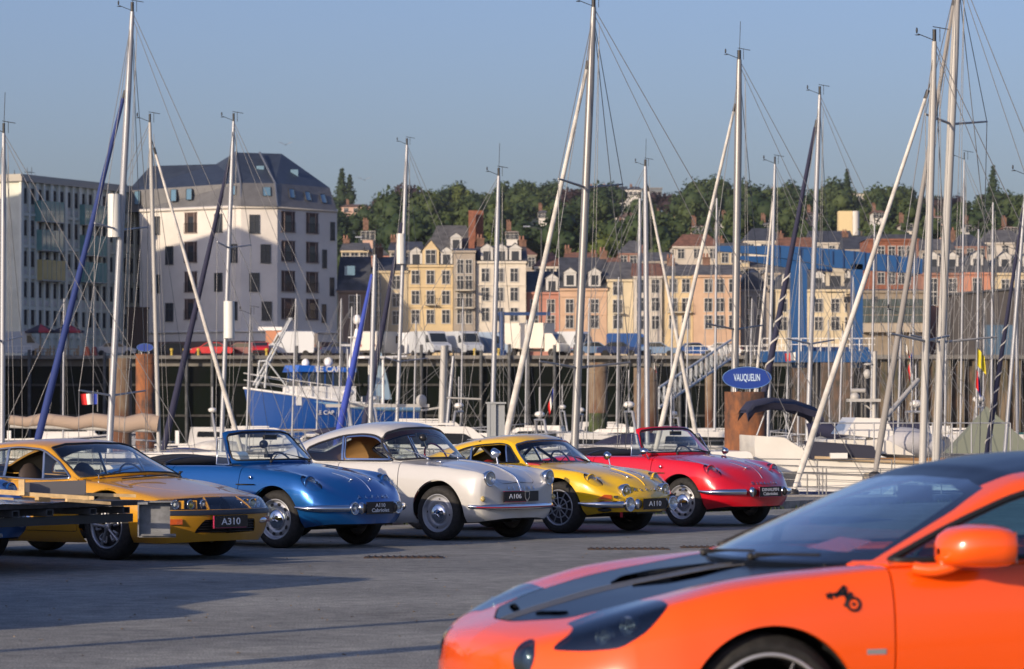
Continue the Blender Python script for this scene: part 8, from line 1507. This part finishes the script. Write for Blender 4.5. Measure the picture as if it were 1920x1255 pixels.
# blue boat hoist left of the lorry, and the big blue travel lift
CB = mat('crane_blue', (.002, .058, .19), .45, coat=.2, var=.06, scale=.4); CB2 = mat('dark_crane_blue', (.004, .035, .13), .5)
t = thing('boat_hoist', 'small dark blue jib hoist behind the long white foresail', 'hoist', (XX(941, 357), 357, FZ)); b = MB(); b.tube((0, 0, 0), (0, 0, 4.4), .28, .26, 12); b.build('column', CB2, t); b = MB(); b.box((2.2, 0, 4.2), (5.2, .3, .32)); b.build('arm', CB2, t); b = MB(); b.box((0, 0, .3), (.9, .9, .6)); b.build('base', CB2, t)
GDn = 300.0; tl = thing('travel_lift', 'big blue gantry crane with a long box beam above the quay', 'crane', (XX(1550, GDn), GDn, FZ)); gz = FZ
def gl(px, py, d=GDn): return Vector((XX(px, d) - tl.location.x, d - GDn, ZZ(py, d) - gz))
b = MB()
def beam(pa, pb, h0, h1, w=1.1):
    a, c = pa, pb; dr = (c - a); yy = Vector((0, 1, 0)) * w / 2; up = Vector((0, 0, 1)); b.add([a - yy - up * h0 / 2, a + yy - up * h0 / 2, a + yy + up * h0 / 2, a - yy + up * h0 / 2, c - yy - up * h1 / 2, c + yy - up * h1 / 2, c + yy + up * h1 / 2, c - yy + up * h1 / 2], [(0, 1, 2, 3), (7, 6, 5, 4), (0, 4, 5, 1), (1, 5, 6, 2), (2, 6, 7, 3), (3, 7, 4, 0)])
beam(gl(1345, 467), gl(1440, 470), .45, .75); beam(gl(1440, 470), gl(1560, 484), .9, 1.45); b.build('front_beam', CB, tl)
b = MB(); beam(gl(1560, 485), gl(1728, 500), 1.55, 1.25); b.build('main_beam', CB, tl)
b = MB(); beam(gl(1385, 484, 306), gl(1470, 492, 306), .3, .9); beam(gl(1470, 492, 306), gl(1560, 500, 306), .9, 1.0); b.build('rear_beam', CB, tl)
for px, w_ in ((1497, 1.35), (1606, .95)):
    b = MB(); top = gl(px, 496); bot = gl(px, 690); b.box(((top.x + bot.x) / 2, 0, (top.z + bot.z) / 2), (w_, 1.1, top.z - bot.z)); b.build('leg', CB, tl); b = MB(); q = gl(px + 6, 660); b.box((q.x, 0, q.z - .2), (w_ + .5, 1.5, 1.2)); b.build('leg_foot', CB, tl)
b = MB(); a = gl(1495, 660); c = gl(1612, 660); b.box(((a.x + c.x) / 2, 0, a.z), (c.x - a.x, .9, .8)); b.build('sill_beam', CB2, tl)
b = MB(); [b.box((gl(px, 480).x, -.62 , gl(px, 484 + (px - 1560) * .09).z), (.08, .1, 1.5 if px > 1560 else 1.1)) for px in range(1460, 1725, 20)]; o_ = b.build('stiffener', CB2, tl); o_['kind'] = 'stuff'
b = MB(); [b.tube(gl(px, 500), gl(px, 560), .03, n=4) for px in (1524, 1588, 1640)]; [b.box(gl(px, 562), (.5, .3, .5)) for px in (1524, 1588, 1640)]; b.build('hook', TRIMB, tl)
t = thing('pier_deck', 'blue steel pier deck carrying the gantry crane', 'pier', (XX(1530, GDn), GDn, gz - 1.4)); b = MB(); b.box((0, 0, .5), (9.6, 4, .9)); b.build('deck', CB, t); b = MB(); [b.tube((x, y, -8), (x, y, .2), .3, n=10) for x in (-4, 0, 4) for y in (-1.5, 1.5)]; b.build('pier_leg', TRIMB, t); b = MB(); [b.box((x, -2, 1.5), (.06, .06, 1.1)) for x in np.arange(-4.6, 4.7, .8)]; b.box((0, -2, 2.0), (9.4, .06, .06)); b.box((0, -2, 1.5), (9.4, .05, .05)); b.build('railing', WHITEP, t)
# quay lamp posts and wires
for px, py, lab in ((1015, 430, 'street lamp post above the salmon house, thin with one arm'), (700, 450, 'street lamp post with an arm left of the gabled house')):
    t = thing('street_lamp', lab, 'street lamp', (XX(px, 372), 372, FZ)); H = ZZ(py, 372) - FZ; b = MB(); b.tube((0, 0, 0), (0, 0, H), .1, .06, 8); b.tube((0, 0, H), (-1.4, 0, H + .3), .05, n=6); b.build('post', DFR, t); b = MB(); b.box((-1.5, 0, H + .28), (.7, .25, .12)); b.build('lamp_head', ALU, t)
# gulls
for px, py, lab in ((683, 338, 'gull flying above the hill'), (535, 272, 'distant gull flying over the apartment roof')):
    b = MB(); b.add([(0, -.25, 0), (-.75, 0, .28), (-.35, .1, .2), (.35, .1, .2), (.75, 0, .28), (0, .3, -.02)], [(0, 5, 2), (1, 0, 2), (0, 3, 5), (0, 4, 3)]); tag(b.build('gull', mat('gull_grey', (.3, .3, .3), .8), None, P(px, py, 330)), lab, 'bird', 'gulls in the air')
# ---------------------------------------------------------------- flatbed, and what stands just left of the picture
DKS = mat('dark_steel', (.035, .037, .04), .5, .3); GST = mat('grey_channel_steel', (.12, .125, .13), .5, .4, var=.15, scale=6); GST2 = mat('light_channel_steel', (.20, .21, .22), .5, .3, var=.2, scale=6); PLY = mat('dark_plywood', (.05, .045, .04), .8, var=.3, scale=4); PINE = mat('pine_batten', (.62, .44, .22), .7, var=.15, scale=9)
fb = thing('flatbed', 'grey steel flatbed platform with loose timber battens in front of the ochre car', 'flatbed', (-4.25, 30.9, 0)); A = Vector((0, 0, .565)); end = P(262, 943, 32.4) - fb.location; A0 = P(-260, 966, 29.4) - fb.location
ax = (end - A0); ax.z = 0; Lf = ax.length; ax.normalize(); rz = math.atan2(ax.y, ax.x); nn = Vector((-ax.y, ax.x, 0))
def F(t, o, z): return A0 * 0 + Vector((A0.x, A0.y, 0)) + ax * t + nn * o + Vector((0, 0, z))
zt = .60
def slab(b, t0, t1, o0, o1, z0, z1):
    v = [F(t0, o0, z0), F(t1, o0, z0), F(t1, o1, z0), F(t0, o1, z0), F(t0, o0, z1), F(t1, o0, z1), F(t1, o1, z1), F(t0, o1, z1)]; b.add(v, [(3, 2, 1, 0), (4, 5, 6, 7), (0, 1, 5, 4), (1, 2, 6, 5), (2, 3, 7, 6), (3, 0, 4, 7)])
T = Lf
b = MB(); slab(b, 0, T + .06, 0, 1.9, zt - .045, zt); b.build('deck_board', PLY, fb)
b = MB(); slab(b, 0, T - .02, .06, .12, zt - .195, zt - .12); slab(b, 0, T - .15, 1.5, 1.56, zt - .195, zt - .12); b.build('long_beam', DKS, fb)
def tposat(px): # distance along the front edge for a photo column
    lo, hi = 0, T
    for k in range(40):
        m = (lo + hi) / 2; q = F(m, 0, 0) + fb.location; pxx = CXP + q.x * FPX / q.y; lo, hi = (m, hi) if pxx < px else (lo, m)
    return lo
for px in (-60, 28, 92, 173, 236):
    t_ = tposat(px); b = MB(); s = .028; w = .005
    for (u0, u1, z0, z1) in ((-s, s, -s, -s + w), (-s, s, s - w, s), (-s, -s + w, -s, s), (s - w, s, -s, s)): slab(b, t_ + u0 * 1.6, t_ + u1 * 1.6, -.01, 1.8, zt - .085 + z0, zt - .085 + z1)
    b.build('box_tube', GST, fb)
def channel(t0, label=None):
    b = MB(); z0, z1 = .27, .575; slab(b, t0, t0 + .30, .25, .26, z0, z1); slab(b, t0, t0 + .36, .0, .26, z1 - .012, z1); slab(b, t0 - .0, t0 + .36, .0, .26, z0, z0 + .012); slab(b, t0 - .01, t0, .0, .27, z0, z1)
    return b
b = MB(); e0 = tposat(258); z0, z1 = .275, .605
prof = [(-.03, z0 + .03), (-.03, z1 - .04), (-.0, z1), (.10, z1), (.10, z1 - .012), (.01, z1 - .014), (-.016, z1 - .045), (-.016, z0 + .035), (.01, z0 + .014), (.36, z0 + .014), (.36, z0), (.0, z0)]
for pxa in (258, -72):
    a = P(pxa, 1008, 31.9 if pxa > 0 else 30.2) - fb.location; ux = Vector((1, .10, 0)).normalized(); uy = Vector((-.10, 1, 0)).normalized(); hh = .32; wv = .285; fl_ = .10
    b = MB()
    def cb(x0, x1, y0, y1, zz0, zz1): v = [a + ux * x + uy * y + Vector((0, 0, z)) for z in (zz0, zz1) for x, y in ((x0, y0), (x1, y0), (x1, y1), (x0, y1))]; b.add(v, [(3, 2, 1, 0), (4, 5, 6, 7), (0, 1, 5, 4), (1, 2, 6, 5), (2, 3, 7, 6), (3, 0, 4, 7)])
    cb(0, wv, .10, .115, .0, hh); cb(.012, wv + .05, 0, .10, 0, .014); cb(.012, wv + .02, 0, .10, hh - .014, hh); cb(0, .012, -.005, .115, .01, hh - .01); cb(0, .09, -.012, .0, hh - .03, hh - .004); cb(.03, wv + .05, -.03, .0, .014, .03)
    b.build('end_channel', GST2, fb)
# legs that carry the platform, outside and at the far side
b = MB(); slab(b, .3, .4, .3, .4, 0, zt - .2); slab(b, .3, .4, 1.5, 1.6, 0, zt - .2); b.build('support_leg', DKS, fb)
b = MB(); slab(b, T - .75, T - .67, 1.5, 1.58, 0, zt - .2); b.build('support_leg', DKS, fb)
grp = 'loose pine battens on the flatbed'
def batten(pa, pb, d0, d1, th, lab, m=PINE, w=.045, name='timber_batten', g=grp, cat='batten'):
    a = P(pa[0], pa[1], d0); c = P(pb[0], pb[1], d1); dr = (c - a).normalized(); s = dr.cross(Vector((0, 0, 1))).normalized() * w / 2; u = Vector((0, 0, th / 2)); o = a.copy(); b = MB(); vs = [q - o + k for q in (a, c) for k in (-s - u, s - u, s + u, -s + u)]; b.add(vs, [(0, 1, 2, 3), (7, 6, 5, 4), (0, 4, 5, 1), (1, 5, 6, 2), (2, 6, 7, 3), (3, 7, 4, 0)]); tag(b.build(name, m, None, o), lab, cat, g)
batten((-90, 916), (45, 924), 31.2, 31.3, .030, 'pine batten running out at the left edge, topmost'); batten((-90, 918), (167, 934), 31.0, 31.25, .034, 'longest pine batten lying across the flatbed'); batten((122, 926), (254, 930), 31.6, 31.8, .028, 'pine batten pointing right above the flatbed end'); batten((92, 925), (124, 929), 31.5, 31.6, .024, 'short pine batten behind the longest one'); batten((124, 938), (206, 944), 30.95, 31.15, .026, 'pine batten lowest on the deck near the right end'); batten((-30, 933), (24, 936), 30.9, 31.0, .02, 'thin batten low at the left edge of the deck')
tag(MB().box((0, 0, 0), (.13, .06, .05)).build('wood_block', PINE, None, P(80, 936, 31.4)), 'small pine block under the longest batten', 'wood block'); tag(MB().box((0, 0, 0), (.10, .06, .05)).build('wood_block', PINE, None, P(166, 932, 31.9)), 'small pine block under the right pointing batten', 'wood block')
b = MB(); b.add([(0, 0, 0), (.50, .25, .0), (.50, .25, .125), (0, 0, .11), (0, .04, 0), (.50, .29, 0), (.50, .29, .125), (0, .04, .11)], [(0, 1, 2, 3), (7, 6, 5, 4), (0, 4, 5, 1), (3, 2, 6, 7), (1, 5, 6, 2), (4, 0, 3, 7)]); p = P(45, 929, 31.2); tag(b.build('grey_board', mat('grey_board', (.16, .155, .16), .7), None, p), 'grey board standing on edge on the flatbed', 'board'); tag(MB().box((0, 0, .06), (.05, .06, .135)).build('wood_block', PINE, None, P(41, 927, 31.1)), 'upright pine block at the left end of the grey board', 'wood block')
b = MB(); V = []
for i in range(13):
    t_ = tposat(-150) + (tposat(150) - tposat(-150)) * i / 12
    for j in range(4): V.append(F(t_, -.02 + j * .35, zt + .012 + (.02 * math.sin(i * .9 + j) if 0 < j else -.015 + .01 * math.sin(i * 1.3)) * (1 if i < 11 else .3)))
b.add(V, [(i * 4 + j, (i + 1) * 4 + j, (i + 1) * 4 + j + 1, i * 4 + j + 1) for i in range(12) for j in range(3)], True); o = b.build('plastic_sheet', mat('clear_grey_sheet', (.38, .38, .42), .2, coat=.6), None, fb.location); tag(o, 'greyish plastic sheet lying over the flatbed deck', 'sheet')
# the next classic of the row pokes in at the left edge, unseen vehicles and posts are added outside to throw shadows in
def copy_tree(o, parent=None):
    c = o.copy(); C.objects.link(c); c.parent = parent
    for ch in kids0.get(o.name, []): copy_tree(ch, c)
    return c
kids0 = {}
for o in list(C.objects):
    if o.parent: kids0.setdefault(o.parent.name, []).append(o)
th_ = R(37.7)
for x, y, rz_, lab in ((-5.27, 33.1, -th_, 'blue cabriolet whose front lamp and tyre poke in at the left edge'),):
    c = copy_tree(blue); c.location = (x, y, 0); c.rotation_euler = (0, 0, rz_); c['label'] = lab
for lab, x, y, rz_, k_, m_, sc_ in (('unseen navy car added at left for its shadow, farthest of three', -8.2, 27.4, -36, 'car', NAV, (1, 1, .95)), ('unseen white van added at left for its shadow, between two cars', -6.7, 25.0, -40, 'van', VW, (.9, .9, .72)), ('unseen silver car added at left for its shadow, nearest of three', -6.3, 22.9, -34, 'car', SIL, (1, 1, 1.05)), ('unseen dark red car added behind the van at left for its shadow', -8.6, 24.0, -38, 'car', DRD, (1, 1, 1))):
    vn = qcar(lab, 0, 0, 20, m_, R(rz_), k_, 4.3 if k_ == 'car' else 5.2, 'unseen vehicles added outside the left edge for their shadows'); vn.location = (x, y, 0); vn.scale = sc_
for x, y, h, r, lab in ((-5.9, 17.5, 6, .08, 'unseen slim lamp post added at left for its shadow'), (-4.7, 16.2, 5, .15, 'unseen thick lamp post added at left for its shadow')):
    t = thing('unseen_lamp_post', lab, 'lamp post', (x, y, 0)); b = MB(); b.tube((0, 0, 0), (0, 0, h), r, r * .7, 10); b.build('pole', DKS, t); b = MB(); b.box((.2, 0, h + .05), (.6, .2, .1)); b.build('lamp_head', ALU, t); b = MB(); b.box((0, 0, .1), (.3, .3, .2)); b.build('base', DKS, t)  # unseen posts, added for their thin shadows on the asphalt
# ---------------------------------------------------------------- sea air
b = MB(); b.box((0, 1180, 85), (2600, 2560, 184)); hz = b.build('haze', None); hm_ = bpy.data.materials.new('haze_air'); hm_.use_nodes = True; hn = hm_.node_tree.nodes; hn.remove(hn['Principled BSDF']); pv = hn.new('ShaderNodeVolumePrincipled')
pv.inputs['Color'].default_value = (.80, .86, .95, 1); pv.inputs['Density'].default_value = .00005; pv.inputs['Anisotropy'].default_value = .2
hm_.node_tree.links.new(pv.outputs[0], hn['Material Output'].inputs['Volume']); hz.data.materials.clear(); hz.data.materials.append(hm_); hz['kind'] = 'stuff'
